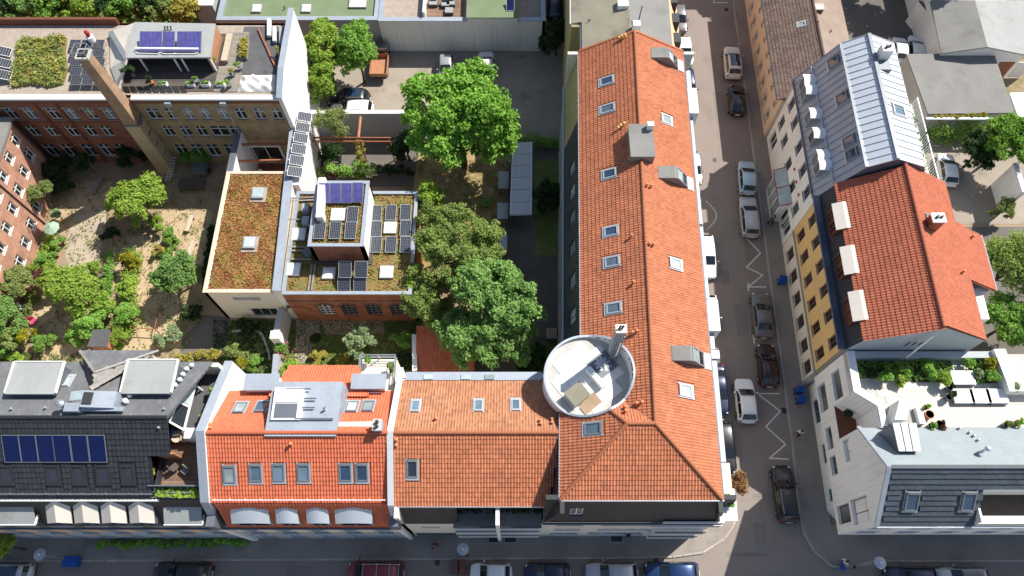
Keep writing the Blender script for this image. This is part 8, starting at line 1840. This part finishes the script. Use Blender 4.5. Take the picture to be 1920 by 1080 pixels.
# tipper pickup under the trees
q0,q1 = P(714,86,.8),P(712,142,.8); tk = thing('tipper_truck','small tipper truck with a rust brown load bed under the yard trees','truck',((q0.x + q1.x) / 2,(q0.y + q1.y) / 2,0)); tk['_o'] = (0.0,0.0,0.0)
mb = MB(); mb.add([(-.85,.6,.5),(.85,.6,.5),(.85,2.1,.5),(-.85,2.1,.5),(-.8,.65,1.95),(.8,.65,1.95),(.78,1.45,1.95),(-.78,1.45,1.95),(-.85,2.1,1.15),(.85,2.1,1.15)],[(3,2,1,0),(0,1,5,4),(4,5,6,7),(7,6,9,8),(8,9,2,3),(1,2,9,6,5),(0,4,7,8,3)]); mb.build('cab','paint_grey',tk)
mb = MB(); mb.add([(-.72,1.50,1.90),(.72,1.50,1.90),(.78,2.07,1.24),(-.78,2.07,1.24)],[(3,2,1,0)]); mb.build('windscreen','car_glass',tk)
for a,b in (((-.95,-2.3,.8),(-.88,.5,1.3)),((.88,-2.3,.8),(.95,.5,1.3)),((-.88,-2.3,.8),(.88,-2.23,1.3)),((-.88,.43,.8),(.88,.5,1.45))): mb = MB(); mb.box(*a,*b); mb.build('side_board','timber_red',tk)
mb = MB(); mb.box(-.88,-2.23,.78,.88,.43,.84); mb.build('load_bed','timber_red',tk); mb = MB(); mb.box(-.5,-2.1,.45,.5,1.9,.77); mb.build('chassis','steel_dark',tk)
for x in (-.78,.78):
 for y in (1.3,-1.3): mb = MB(); mb.tube([(x - .1,y,.36),(x + .1,y,.36)],.36,18); w_ = mb.build('wheel','tyre',tk); mb = MB(); mb.tube([(x - .11,y,.36),(x + .11,y,.36)],.2,12); mb.build('rim','rim',w_)

# ================================================================== STREET FURNITURE
def lamp(label,px,py,h):
 q = P(px,py,h); t = thing('street_lamp',label,'street lamp',(q.x,q.y,.12),'disc-headed street lamps'); mb = MB(); mb.tube([(q.x,q.y,.12),(q.x,q.y,1.0),(q.x,q.y,h - .1)],[.08,.06,.045],10); mb.build('pole','steel',t)
 mb = MB(); mb.tube([(q.x,q.y,h),(q.x,q.y,h + .05),(q.x,q.y,h + .1)],[.42,.44,.1],24); mb.build('disc_shade','gutter',t); mb = MB(); mb.cyl(q.x,q.y,h + .101,h + .19,.08,12); mb.build('cap','frame_white',t); mb = MB(); mb.cyl(q.x,q.y,h - .2,h - .002,.13,14); mb.build('lamp_glass','glass_milky',t)
 mb = MB(); mb.cyl(q.x,q.y,.12,.5,.11,10); mb.build('base','steel_dark',t)
lamp('disc-headed street lamp in front of the orange house by the brown bins',868,1030,4.6); lamp('disc-headed street lamp at the bottom left beside the blue bin',75,1040,4.4); lamp('disc-headed street lamp in front of the white corner house',1650,1055,4.6)
def bin_(label,px,py,rz,col,h=1.05,w=.55,d=.65,base=.12):
 q = P(px,py,h * .8); t = thing('wheelie_bin',label,'bin',(q.x,q.y,base),None); t.rotation_euler = (0,0,rz); t['_o'] = (0.0,0.0,0.0)
 mb = MB(); a,b = .42,.5; mb.add([(-w * a,-d * a,.06),(w * a,-d * a,.06),(w * a,d * a,.06),(-w * a,d * a,.06),(-w * b,-d * b,h * .9),(w * b,-d * b,h * .9),(w * b,d * b,h * .9),(-w * b,d * b,h * .9)],[(3,2,1,0),(0,1,5,4),(1,2,6,5),(2,3,7,6),(3,0,4,7),(4,5,6,7)]); mb.build('tub',col,t)
 mb = MB(); mb.slab([(-w * .53,-d * .56,h * .93),(w * .53,-d * .56,h * .93),(w * .53,d * .52,h * 1.02),(-w * .53,d * .52,h * 1.02)],.05); mb.build('lid',col,t,bevel=.015); mb = MB(); mb.bar((-w * .45,d * .56,h * .92),(w * .45,d * .56,h * .92),.04); mb.build('handle','plastic_grey',t)
 for x in (-w * .42,w * .42): mb = MB(); mb.tube([(x - .03,d * .42,.1),(x + .03,d * .42,.1)],.1,12); mb.build('wheel','tyre',t)
bin_('blue wheelie bin on the pavement in front of the yellow house',1468,524,1.4,'plastic_blue'); bin_('upper of two blue wheelie bins beside the white corner house',1500,731,1.4,'plastic_blue'); bin_('lower of two blue wheelie bins beside the white corner house',1503,749,1.5,'plastic_blue'); bin_('large blue waste container on the bottom left pavement',134,1053,1.57,'plastic_blue',1.0,.8,1.05)
for i,(x,y) in enumerate(((853,1056),(867,1056),(853,1071),(867,1071))): bin_(('upper left','upper right','lower left','lower right')[i] + ' of four brown bins grouped beside the small white car',x,y,0,'plastic_brown',.9,.42,.5,base=0.0)
# light wells with grilles set in the pavement
for i,(x,y) in enumerate(((927,1009),(957,1009),(1156,1008))):
 q = P(x,y,.13); t = thing('light_well',('left one of the paired dark light wells','right one of the paired dark light wells','single dark light well near the corner drain')[i] + ' in the pavement','grating',(q.x,q.y,.12)); mb = MB(); mb.box(q.x - .5,q.y - .35,.123,q.x + .5,q.y + .3,.128); mb.build('shaft','steel_dark',t); mb = MB()
 for s_ in (-1,1): mb.bar((q.x + s_ * .5,q.y - .36,.14),(q.x + s_ * .5,q.y + .3,.14),.05)
 mb.bar((q.x - .5,q.y - .36,.14),(q.x + .5,q.y - .36,.14),.05); mb.build('rim','steel',t)
# kiosk-like advertising drum? only the small round drain lid beside the corner
q = P(1176,1006,.2); t = thing('ashtray_post','small round post at the corner building entrance','post',(q.x,q.y,.12)); mb = MB(); mb.cyl(q.x,q.y,.12,.95,.13,14); mb.build('post','steel',t); mb = MB(); mb.cyl(q.x,q.y,.951,1.0,.16,14); mb.build('lid','steel_dark',t)

# ================================================================== PEOPLE
def skin_chain(name,verts,edges,radii,m,parent,sub=1,root=0):
 me = bpy.data.meshes.new(name); me.from_pydata(verts,edges,[]); me.materials.append(MATS[m]); o = bpy.data.objects.new(name,me); COL.objects.link(o); o.parent = parent
 me.skin_vertices.new() if hasattr(me.skin_vertices,'new') and not me.skin_vertices else None
 md = o.modifiers.new('skin','SKIN'); md.use_smooth_shade = True
 for i,r in enumerate(radii):
  sv = me.skin_vertices[0].data[i]; sv.radius = (r,r) if not isinstance(r,tuple) else r; sv.use_root = (i == root)
 s_ = o.modifiers.new('round','SUBSURF'); s_.levels = sub; s_.render_levels = sub
 return o
mat('skin',(.46,.27,.19),.6,.05,4,20,.04); mat('cloth_white',(.68,.68,.67),.85,.06,6,30,.06); mat('cloth_black',(.02,.02,.024),.85,.1,6,30,.1); mat('cloth_pink',(.55,.10,.16),.85,.08,6,30,.08); mat('cloth_blue',(.03,.06,.22),.85,.08,6,30,.08); mat('hair_dark',(.03,.02,.016),.6,.2,10,40,.2); mat('shoe',(.04,.04,.04),.6,.1,6,20,.1)
def person(label,px,py,rz,shirt,trousers,stride=.22,sleeves=True,bag=None):
 q = P(px,py,.9); t = thing('person',label,'person',(q.x,q.y,.12)); t.rotation_euler = (0,0,rz); s = stride
 V = [(0,0,.95),(0,.02,1.15),(0,.02,1.38),(0,.03,1.50),(0,.05,1.56),(0,.06,1.66),(0,.06,1.74),
         (-.10,0,.90),(-.11,s * .55,.50),(-.11,s * .35,.09),(-.11,s * .35 + .14,.05),(.10,0,.90),(.11,-s * .2,.50),(.11,-s * 1.0,.12),(.11,-s * 1.0 + .13,.06),
         (-.19,.02,1.40),(-.24,-s * .5,1.14),(-.23,-s * .3,.90),(.19,.02,1.40),(.24,s * .5,1.14),(.23,s * .9,.92)]
 E = [(0,1),(1,2),(2,3),(3,4),(4,5),(5,6),(0,7),(7,8),(8,9),(9,10),(0,11),(11,12),(12,13),(13,14),(2,15),(15,16),(16,17),(2,18),(18,19),(19,20)]
 for sgn,w_ in ((-1,17),(1,20)):      # five fingers on each hand, rooted in the palm
  b = V[w_]; V.append((b[0],b[1] + .02,b[2] - .08)); pi = len(V) - 1; E.append((w_,pi))
  for f,(dx,dl) in enumerate(((-.03,.07),(-.01,.085),(.01,.08),(.03,.06))):
   V.append((b[0] + dx * .6,b[1] + .03 + dx * .5,b[2] - .08 - dl)); E.append((pi,len(V) - 1))
  V.append((b[0] - sgn * .03,b[1] + .06,b[2] - .07)); E.append((pi,len(V) - 1))
 rad = [.13,.12,(.15,.10),.06,.055,.095,.075,.09,.06,.045,.035,.09,.06,.045,.035,.06,.045,.032,.06,.045,.032]
 rad += [.028,.010,.010,.010,.009,.011] * 2
 skin_chain('body',V,E,rad,'skin',t)
 skin_chain('shirt',[(0,0,.93),(0,.02,1.15),(0,.02,1.38),(0,.025,1.47),V[15],V[16],V[18],V[19]],[(0,1),(1,2),(2,3),(2,4),(4,5),(2,6),(6,7)],[(.165,.13),(.15,.125),(.175,.125),.075,.078,.062,.078,.062],shirt,t)
 skin_chain('trousers',[(0,0,.96),V[7],V[8],V[9],V[11],V[12],V[13]],[(0,1),(1,2),(2,3),(0,4),(4,5),(5,6)],[(.15,.13),.115,.082,.065,.115,.082,.065],trousers,t)
 mb = MB(); mb.sphere((0,.045,1.70),(.098,.108,.105),14,10); me = pmesh(mb,'hair','hair_dark'); o = bpy.data.objects.new('hair',me); COL.objects.link(o); o.parent = t
 for v_ in (V[10],V[14]): mb = MB(); mb.sphere((v_[0],v_[1] - .05,.045),(.05,.13,.045),10,6); me = pmesh(mb,'shoe','shoe'); o = bpy.data.objects.new('shoe',me); COL.objects.link(o); o.parent = t
 for sx in (-.035,.035): mb = MB(); mb.sphere((sx,.148,1.665),.013,8,6); me = pmesh(mb,'eye','hair_dark'); o = bpy.data.objects.new('eye',me); COL.objects.link(o); o.parent = t
 mb = MB(); mb.sphere((0,.158,1.635),(.014,.02,.022),8,6); me = pmesh(mb,'nose','skin'); o = bpy.data.objects.new('nose',me); COL.objects.link(o); o.parent = t
 if bag:
  b = thing('carrier_bag',bag[0],'bag',(q.x + bag[2][0],q.y + bag[2][1],.12)); mb = MB(); x,y = b.location.x,b.location.y; mb.tube([(x,y,.3),(x,y,.42),(x,y,.68),(x,y,.75)],[.12,.2,.19,.1],12); mb.build('sack',bag[1],b,smooth=True); mb = MB(); mb.tube([(x - .08,y,.74),(x - .05,y,.92),(x + .05,y,.92),(x + .08,y,.74)],.012,6); mb.build('handle',bag[1],b)
 return t
person('person in pink walking on the pavement by the orange house',815,1023,-1.4,'cloth_pink','cloth_black'); person('person in a white top and dark trousers beside the white corner house',1498,812,2.6,'cloth_white','cloth_black'); person('person in a black and white top near the rounded kerb corner',1581,1054,1.9,'cloth_white','cloth_blue',bag=('blue bag carried by the person at the kerb corner','plastic_blue',(.02,-.42))); person('person in dark clothes by the glazed shop bay',1447,414,.3,'cloth_black','cloth_black')

# ================================================================== TREES AND SHRUBS
# big courtyard trees
tree('maple_tree','largest tree, bright green maple at the edge of the parking yard','tree',862,225,7.5,5.4,'leaf_maple',n=420,per=110,size=.23,cr=.95,ry=5.2,rz=5.0,seed=1,trunk_r=.3)
tree('linden_tree','olive green tree with fine leaves between workshop roof and bike shelter','tree',852,468,6.0,4.3,'leaf_linden',n=380,per=110,size=.14,cr=.62,ry=4.0,rz=3.6,seed=2,trunk_r=.24)
tree('sycamore_tree','cool green broad tree over the old tiled shed','tree',922,592,7.0,4.1,'leaf_cool',n=360,per=110,size=.19,cr=.7,ry=4.3,rz=4.2,seed=3,trunk_r=.26)
tree('small_linden','small olive tree squeezed between workshop corner and cool green tree','tree',800,572,4.2,2.3,'leaf_linden',n=130,per=100,size=.14,cr=.5,ry=2.6,rz=2.6,seed=4,trunk_r=.12)
tree('climbing_shrub','lime green leafy shrub hugging the workshop east edge at its top','shrub',803,372,4.6,1.25,'leaf_lime',n=70,per=90,size=.15,ry=1.9,rz=2.6,cr=.5,seed=5,trunk_r=.06)
tree('climbing_shrub','lime green leafy shrub hugging the workshop east edge lower down','shrub',806,425,4.2,1.2,'leaf_lime',n=60,per=90,size=.15,ry=1.7,rz=2.4,cr=.5,seed=6,trunk_r=.06)
tree('climbing_shrub','green shrub at the workshop southeast corner','shrub',778,542,4.4,1.2,'leaf_lime',n=60,per=90,size=.15,ry=1.6,rz=2.4,cr=.5,seed=7,trunk_r=.06)
# parking yard corner trees
tree('yard_tree','light green tree beside the white fire wall, upper one','tree',606,92,5.0,2.1,'leaf_lime',n=150,per=95,size=.18,ry=3.0,rz=3.2,cr=.62,seed=8,trunk_r=.13)
tree('yard_tree','dense dark green tree next to the tipper truck','tree',668,98,4.6,2.2,'leaf_mid',n=160,per=95,size=.17,ry=3.0,rz=3.2,cr=.6,seed=9,trunk_r=.14)
tree('yard_tree','light green tree beside the white fire wall, lower one','tree',602,160,3.4,1.7,'leaf_lime',n=100,per=95,size=.18,ry=2.0,rz=2.4,cr=.55,seed=10,trunk_r=.1)
tree('olive_tree','grey green airy tree over the high wall and pergola','tree',622,230,4.8,2.0,'leaf_olive',n=90,per=60,size=.11,ry=1.9,rz=1.7,cr=.55,seed=11,trunk_r=.1)
tree('yew_tree','very dark evergreen tree left of the bright maple','tree',762,272,2.6,1.7,'leaf_dark',n=60,per=110,size=.18,ry=1.9,rz=2.2,cr=.5,seed=12,trunk_r=.12)
def hedge(label,pts,z,w,leaf,seed,h=.8,name='hedge'):
 rng = np.random.default_rng(seed); pp = [P(x,y,z) for x,y in pts]; root = thing(name,label,'hedge',(pp[0].x,pp[0].y,0)); C = []
 for a,b in zip(pp[:-1],pp[1:]):
  n = max(2,int((b - a).length / .22))
  for k in range(n): c = a.lerp(b,(k + .5) / n); C.append((c.x + rng.normal(0,w * .22),c.y + rng.normal(0,w * .22),max(.25,z - rng.uniform(0,h))))
 C = np.array(C); R = np.full((len(C),3),w * .5) * rng.uniform(.7,1.25,(len(C),1)); V,F,tv = leaves_np(C,R,90,.13,rng); mesh_np('foliage',V,F,leaf,root,tv)
 mb = MB()
 for k in range(0,len(C),4): mb.tube([(C[k][0],C[k][1],0),(C[k][0],C[k][1],max(.2,C[k][2]))],.025,5)
 mb.build('stems','bark',root); return root
hedge('bright ivy hedge running across the pergola garden',[(588,314),(640,313),(700,311)],2.0,.9,'leaf_mid',21,1.6); hedge('ivy column climbing the pergola post',[(673,262),(674,285),(677,302)],2.8,.65,'leaf_gold',22,1.8,'ivy'); hedge('right half of the garden hedge, its shade given by darker leaves',[(705,313),(770,314)],1.5,.7,'leaf_dark',23,1.2)  # shade on the right hedge half is put into its leaf colour
hedge('dark hedge at the end of the parking yard',[(962,258),(1055,262)],1.2,1.1,'leaf_mid',24,1.0)
for i,a in enumerate((
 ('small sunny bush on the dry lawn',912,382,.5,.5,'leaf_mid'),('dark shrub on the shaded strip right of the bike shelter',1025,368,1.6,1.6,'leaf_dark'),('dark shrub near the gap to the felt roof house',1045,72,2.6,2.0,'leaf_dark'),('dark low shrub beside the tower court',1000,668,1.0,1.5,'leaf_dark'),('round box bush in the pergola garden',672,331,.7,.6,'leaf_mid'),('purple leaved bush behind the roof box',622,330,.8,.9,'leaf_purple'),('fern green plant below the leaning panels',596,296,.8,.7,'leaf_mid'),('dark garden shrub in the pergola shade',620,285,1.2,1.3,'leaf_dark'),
 # left garden
 ('green tree with mixed yellow leaves in the middle of the left garden',258,378,3.4,2.6,'leaf_lime'),('bright yellow green bush at the left flank of the garden tree',222,378,2.4,1.3,'leaf_lime'),('tall clipped grey green hedge bush along the brick house',75,365,2.4,1.35,'leaf_olive'),('big lime green tree with large leaves in the lower left garden',138,543,3.2,2.5,'leaf_lime'),('dense dark green tree left of the sedum annex',328,512,3.2,2.2,'leaf_cool'),
 ('golden lime bush at the top of the garden hedgerow',243,488,1.8,1.05,'leaf_yellow'),('mid green bush in the garden hedgerow',243,540,1.7,1.3,'leaf_lime'),('lower green bush of the garden hedgerow',236,590,1.6,1.4,'leaf_mid'),('mixed olive bush at the left picture edge under the brick house',32,530,2.4,1.7,'leaf_olive'),('grey green bush at the left picture edge further down',10,600,2.0,1.9,'leaf_cool'),('lush green bush directly below the lime tree',168,608,1.8,1.6,'leaf_mid'),
 ('golden yellow shrub near the pink chair',48,628,1.2,1.0,'leaf_yellow'),('dark green shrub right of the golden shrub',80,645,1.0,1.1,'leaf_mid'),('round green bush at the foot of the brick house',107,459,.8,.85,'leaf_mid'),('loose bright bush below the round bush',88,487,.9,1.1,'leaf_mid'),('dark round bush beside the garden path',205,440,.8,.9,'leaf_dark'),('bright bush right of the garden tree',319,441,.9,.95,'leaf_mid'),('silvery shrub beside the grey yard path',326,624,.9,1.0,'leaf_grey'),
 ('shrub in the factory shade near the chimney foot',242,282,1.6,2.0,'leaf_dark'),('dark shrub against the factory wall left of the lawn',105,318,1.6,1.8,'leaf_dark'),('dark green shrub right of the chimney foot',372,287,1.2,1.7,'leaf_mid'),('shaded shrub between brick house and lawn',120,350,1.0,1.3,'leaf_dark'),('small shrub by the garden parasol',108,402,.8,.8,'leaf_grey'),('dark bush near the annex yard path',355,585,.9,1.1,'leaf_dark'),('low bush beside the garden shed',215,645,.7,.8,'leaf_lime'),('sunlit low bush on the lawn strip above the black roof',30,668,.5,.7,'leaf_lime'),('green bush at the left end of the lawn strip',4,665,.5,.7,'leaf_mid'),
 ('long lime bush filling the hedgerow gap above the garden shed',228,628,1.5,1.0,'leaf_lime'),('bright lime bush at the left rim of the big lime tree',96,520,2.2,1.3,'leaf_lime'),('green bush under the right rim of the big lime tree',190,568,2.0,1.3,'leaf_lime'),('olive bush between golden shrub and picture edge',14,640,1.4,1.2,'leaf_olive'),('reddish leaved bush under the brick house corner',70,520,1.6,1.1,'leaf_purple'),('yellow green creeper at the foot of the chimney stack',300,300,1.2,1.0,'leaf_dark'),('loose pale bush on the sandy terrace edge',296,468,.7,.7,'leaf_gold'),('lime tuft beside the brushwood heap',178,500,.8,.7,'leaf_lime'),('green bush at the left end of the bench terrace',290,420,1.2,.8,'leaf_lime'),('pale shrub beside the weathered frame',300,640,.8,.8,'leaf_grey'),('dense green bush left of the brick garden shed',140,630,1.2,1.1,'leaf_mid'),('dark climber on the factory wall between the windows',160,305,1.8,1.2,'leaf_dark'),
 # gardens behind the row
 ('leafy mixed bush in the small garden behind the red house',438,660,.8,.9,'leaf_olive'),('yellow shrub behind the tall gable wall',455,682,1.0,.8,'leaf_yellow'),('bright green bush behind the tall gable wall',478,680,1.0,.9,'leaf_mid'),('rose bush with pink flowers at the wall pillar',530,653,1.2,.8,'leaf_mid'),('lush green bush beside the low garden wall',543,688,1.0,.95,'leaf_lime'),('second lush bush right behind the red roof',540,712,1.0,.8,'leaf_mid'),('golden green fern bush on the small lawn',598,672,.7,.9,'leaf_gold'),('dark bush in the shade of the arched workshop',592,638,.7,.8,'leaf_dark'),('pale flowering tree in front of the arched windows',676,640,2.0,1.5,'leaf_grey'),('mixed bush at the right end of the workshop lawn',757,640,1.0,1.1,'leaf_mid'),('yellow bush on the workshop lawn',640,678,.5,.8,'leaf_gold'),('dark shrub at the shed party wall',762,678,.9,1.0,'leaf_dark'),('shaded bush before the cream annex front',465,612,.6,1.0,'leaf_dark'),
 # right side
 ('tall tree at the right edge beside the red roofed house',1896,505,5.0,3.2,'leaf_linden'),('second tree at the right edge below it',1900,600,3.6,2.6,'leaf_mid'),('round crowned tree behind the flat garages',1890,262,4.5,2.6,'leaf_maple'),('dark shaded tree in the back yard beside the ivy',1840,280,3.0,2.2,'leaf_dark'),('bush at the foot of the grey yard wall',1880,395,1.6,1.3,'leaf_olive'))):
 lab,x,y,h_,r_,lf = a; r_ *= 1.0 if i > 7 else 1.1; big = r_ > 1.5
 tree('garden_tree' if r_ > 2 else 'garden_shrub',lab,'tree' if r_ > 2 else 'shrub',x,y,h_,r_,lf,n=max(18,int(44 * r_ ** 1.2)),per=95 if big else 80,size=.17 if lf in ('leaf_lime','leaf_maple') else (.14 if big else .12),cr=max(.24,r_ * .26),rz=min(h_ * .9,r_ * .95),seed=200 + i,trunk_r=.12 if r_ > 2 else .05)
# pink flowers on the rose bush
rb_ = [o for o in bpy.data.objects if o.get('label','').startswith('rose bush')][0]; q = rb_.location; rng = np.random.default_rng(9); C = np.stack([q.x + rng.normal(0,.45,26),q.y + rng.normal(0,.45,26),1.5 + rng.normal(0,.3,26)],1); V,F,tv = leaves_np(C,np.full((26,3),.07),10,.08,rng); mesh_np('flowers',V,F,'petal_pink',rb_,tv)
# tree belt behind the factory
for i,(x,y,r_,lf) in enumerate(((8,18,2.6,'leaf_dark'),(52,20,2.4,'leaf_cool'),(95,12,2.5,'leaf_mid'),(140,0,2.6,'leaf_lime'),(168,22,1.6,'leaf_lime'),(205,6,2.6,'leaf_dark'),(250,14,2.5,'leaf_mid'),(298,6,2.6,'leaf_dark'),(318,24,2.2,'leaf_olive'),(352,28,1.8,'leaf_gold'),(30,-12,3,'leaf_mid'),(110,-20,3,'leaf_dark'),(240,-22,3,'leaf_mid'))):
 tree('belt_tree',('dark','cool green','mid green','lime','small lime','dark','green','dark','olive','golden','tall','tall dark','tall green')[i] + ' tree ' + ('at the top left corner','second from the top left corner','third from the top left corner','at the top edge above the parasol','just behind the closed parasol','behind the factory pavilion west end','behind the middle of the pavilion','at the top edge above the tube collectors','behind the pavilion east half','next to the white outbuilding','rising over the top left edge','rising over the top edge above the array','rising over the top edge above the pavilion')[i],'tree',x,y,3.2,r_,lf,'trees behind the factory' and None,'trees behind the factory',n=90,per=90,size=.18,rz=2.6,cr=.65,seed=320 + i,trunk_r=.12)
hedge('long lime hedgerow running down the middle of the left garden',[(246,466),(244,500),(240,545),(232,600),(226,632)],1.5,1.1,'leaf_lime',501,1.3); hedge('yellow green border planting below the brick house',[(92,440),(82,478),(62,505),(30,520)],.9,.9,'leaf_lime',502,.8,'flower_border'); hedge('olive border planting along the left picture edge',[(60,545),(42,590),(24,640)],.8,.9,'leaf_olive',503,.8,'flower_border'); hedge('mixed green border right of the sandy path',[(205,470),(198,540),(190,590)],.6,.7,'leaf_mid',504,.5,'flower_border'); hedge('sunny flower border at the rear fence of the black house',[(330,668),(375,664),(415,660)],.8,.7,'leaf_gold',505,.6,'flower_border'); hedge('bright green border behind the red house lawn',[(560,690),(600,692),(640,690)],.7,.7,'leaf_lime',506,.6,'flower_border'); hedge('green border beside the bench terrace',[(300,480),(316,470),(330,450)],.6,.6,'leaf_mid',507,.5,'flower_border'); hedge('low green border under the sedum annex wall',[(395,420),(388,480),(382,530)],.5,.5,'leaf_dark',508,.4,'flower_border')
# street trees: bronze one at the corner, lime one at the bottom left
tree('street_tree','bronze leaved street tree at the rounded kerb of the corner building','tree',1385,908,5.6,1.05,'leaf_rust',n=60,per=80,size=.09,rz=1.2,cr=.36,seed=350,trunk_r=.07)
tree('street_tree','lime green street tree at the bottom left picture edge','tree',6,1024,3.0,1.5,'leaf_lime',n=45,per=90,size=.2,rz=1.5,cr=.5,seed=351,trunk_r=.08)
hedge('low green hedge strip along the black house front',[(182,1019),(262,1019),(340,1018)],.7,.5,'leaf_mid',352,.5); hedge('low green hedge strip along the red house front',[(345,1018),(400,1017),(462,1016)],.7,.45,'leaf_mid',353,.5)
# trees beyond the top of the frame whose shade falls on the upper street and the workshop roof
tree('street_tree','tall street tree shading the top end of the street','tree',0,0,8.5,4.2,'leaf_mid',n=110,per=90,size=.32,rz=3.6,cr=1.0,seed=354,trunk_r=.25,at=T(30,70.5)[:2])
tree('street_tree','second tall street tree beyond the top of the street','tree',0,0,8.0,3.6,'leaf_mid',n=90,per=90,size=.32,rz=3.2,cr=.9,seed=355,trunk_r=.25,at=T(24.8,73)[:2])
tree('garden_tree','tall tree beyond the workshop hall in the top right corner','tree',0,0,9.0,4.5,'leaf_mid',n=120,per=90,size=.32,rz=3.6,cr=1.0,seed=356,trunk_r=.25,at=(56,73)); tree('garden_tree','second tall tree shading the workshop hall roof','tree',0,0,9.0,4.0,'leaf_mid',n=100,per=90,size=.32,rz=3.6,cr=1.0,seed=357,trunk_r=.25,at=(64,70))
for i,(x,y) in enumerate(((43,70),(50,68),(37,71))): tree('garden_tree',('middle','right','left')[i] + ' tall tree beyond the frame shading the top back yard','tree',0,0,9.5,4.0,'leaf_mid',n=90,per=80,size=.34,rz=3.6,cr=1.0,seed=440 + i,trunk_r=.25,at=(x,y))
# ivy on the garage wall
iv = hedge('dark ivy covering the garage wall with a sunlit golden top edge',[(1752,232),(1800,232),(1858,230)],2.4,1.5,'leaf_mid',360,2.2,'ivy'); hedge('ivy fringe along the garage roof edge, sunlight given by golden leaves',[(1752,219),(1800,217),(1850,216)],3.3,.5,'leaf_gold',361,.3,'ivy')  # lit top edge of the ivy is coloured in by the golden fringe
# roof terrace shrubs of the white corner house
for i,(x,y,h_,r_,lf,lab) in enumerate(((1640,692,.6,.8,'leaf_dark','dark shrub at the shaded west end of the roof terrace bed'),(1662,703,.6,.8,'leaf_mid','green shrub second from the terrace bed west end'),(1688,712,.5,.6,'leaf_lime','small bright lime shrub on the roof terrace'),(1690,690,.7,.9,'leaf_mid','green shrub behind the small lime shrub'),(1738,692,.7,.9,'leaf_mid','shrub in the wall shadow right of the terrace table'),(1770,708,.6,.75,'leaf_lime','bright round green bush next to the terrace pots'),(1815,680,.5,.5,'leaf_mid','small shrub at the wall above the single lounger'),(1853,683,.6,.75,'leaf_yellow','yellow shrub in the terrace corner'),(1856,706,.6,.75,'leaf_mid','glossy green shrub below the yellow shrub'),(1835,700,.5,.5,'leaf_grey','grey green tuft left of the glossy shrub'),(1900,728,.6,.6,'leaf_grey','airy pale plant right of the lounger row'))):
 tree('terrace_shrub',lab,'shrub',x,y,h_,r_,lf,n=int(22 * r_ + 6),per=75,size=.14,cr=.28,rz=h_ * .95,seed=380 + i,trunk_r=.03,base=8.63)
tree('twisted_shrub','bare reddish branching shrub on the loggia of the white corner house','shrub',1601,752,1.2,.5,'leaf_rust',n=6,per=14,size=.1,cr=.2,seed=395,trunk_r=.05,base=5.65); tree('loggia_plant','dark green plant in the loggia of the white corner house','plant',1590,775,.6,.5,'leaf_dark',n=12,per=60,size=.12,cr=.25,seed=396,trunk_r=.03,base=5.65)
tree('balcony_plant','green plant with red flowers on the corner building southeast balcony','plant',1365,938,.5,.45,'leaf_mid',n=12,per=60,size=.12,cr=.22,seed=397,trunk_r=.03,base=12.1)
# roof terrace greenery of the row
for i,(x,y,b,r_,lf,lab) in enumerate(((283,885,10.95,.5,'leaf_gold','yellowish shrub at the deck corner of the black house'),(390,775,10.95,.45,'leaf_lime','lime shrub at the gable wall on the black house terrace'),(400,735,10.95,.4,'leaf_olive','olive shrub higher up along the same gable wall'),(735,690,9.15,.45,'leaf_olive','climbing plant on the terrace rail of the red house'),(690,676,9.15,.35,'leaf_mid','planter greenery on the red house back terrace'))):
 tree('terrace_shrub',lab,'shrub',x,y,.5,r_,lf,n=14,per=60,size=.12,cr=.22,rz=.5,seed=410 + i,trunk_r=.03,base=b)
mat_plants(C_,'terrace_greens',[(x0,7.0) for x0 in ()] or [(P(850,965,8.5).x,7.3),(P(1020,965,8.5).x,7.3),(P(1020,965,8.5).x,8.4),(P(850,965,8.5).x,8.4)],8.12,700,.16,'leaf_dark',420,.5)
# ground cover
gr = pxs([(532,602),(788,602),(788,698),(532,698)]); tag(mat_plants(None,'grass',gr,0.0,5000,.10,'grass_blade',430,.08,lump=1.2,up=.3),'short green grass of the lawn below the arched workshop',kind='stuff')
tag(mat_plants(None,'grass',pxs([(785,300),(948,300),(945,440),(880,480),(785,480)]),0.0,6000,.10,'grass_dry',431,.07,lump=.2,up=.3),'dry yellow grass of the courtyard lawn',kind='stuff')
tag(mat_plants(None,'ground_cover',pxs([(0,330),(390,330),(380,600),(330,690),(0,700)]),0.0,11000,.13,'leaf_olive',432,.12,lump=-.45),'low weeds and ground cover between the garden paths',kind='stuff')
tag(mat_plants(None,'grass',pxs([(-10,655),(140,668),(140,720),(-20,720)]),0.0,2500,.11,'grass_blade',433,.09,lump=1.0,up=.3),'grass strip behind the black roof',kind='stuff')
tag(mat_plants(None,'ground_cover',pxs([(400,600),(512,600),(512,700),(400,700)]),0.0,2600,.12,'leaf_dark',434,.12,lump=.6),'shaded ground cover of the small garden behind the annex',kind='stuff')
tag(mat_plants(None,'ground_cover',pxs([(-30,-50),(400,-50),(400,44),(-30,44)]),0.0,5000,.16,'leaf_mid',435,.15,lump=.6),'green undergrowth below the trees behind the factory',kind='stuff')

for o in bpy.data.objects:
 if '_o' in o.keys(): del o['_o']
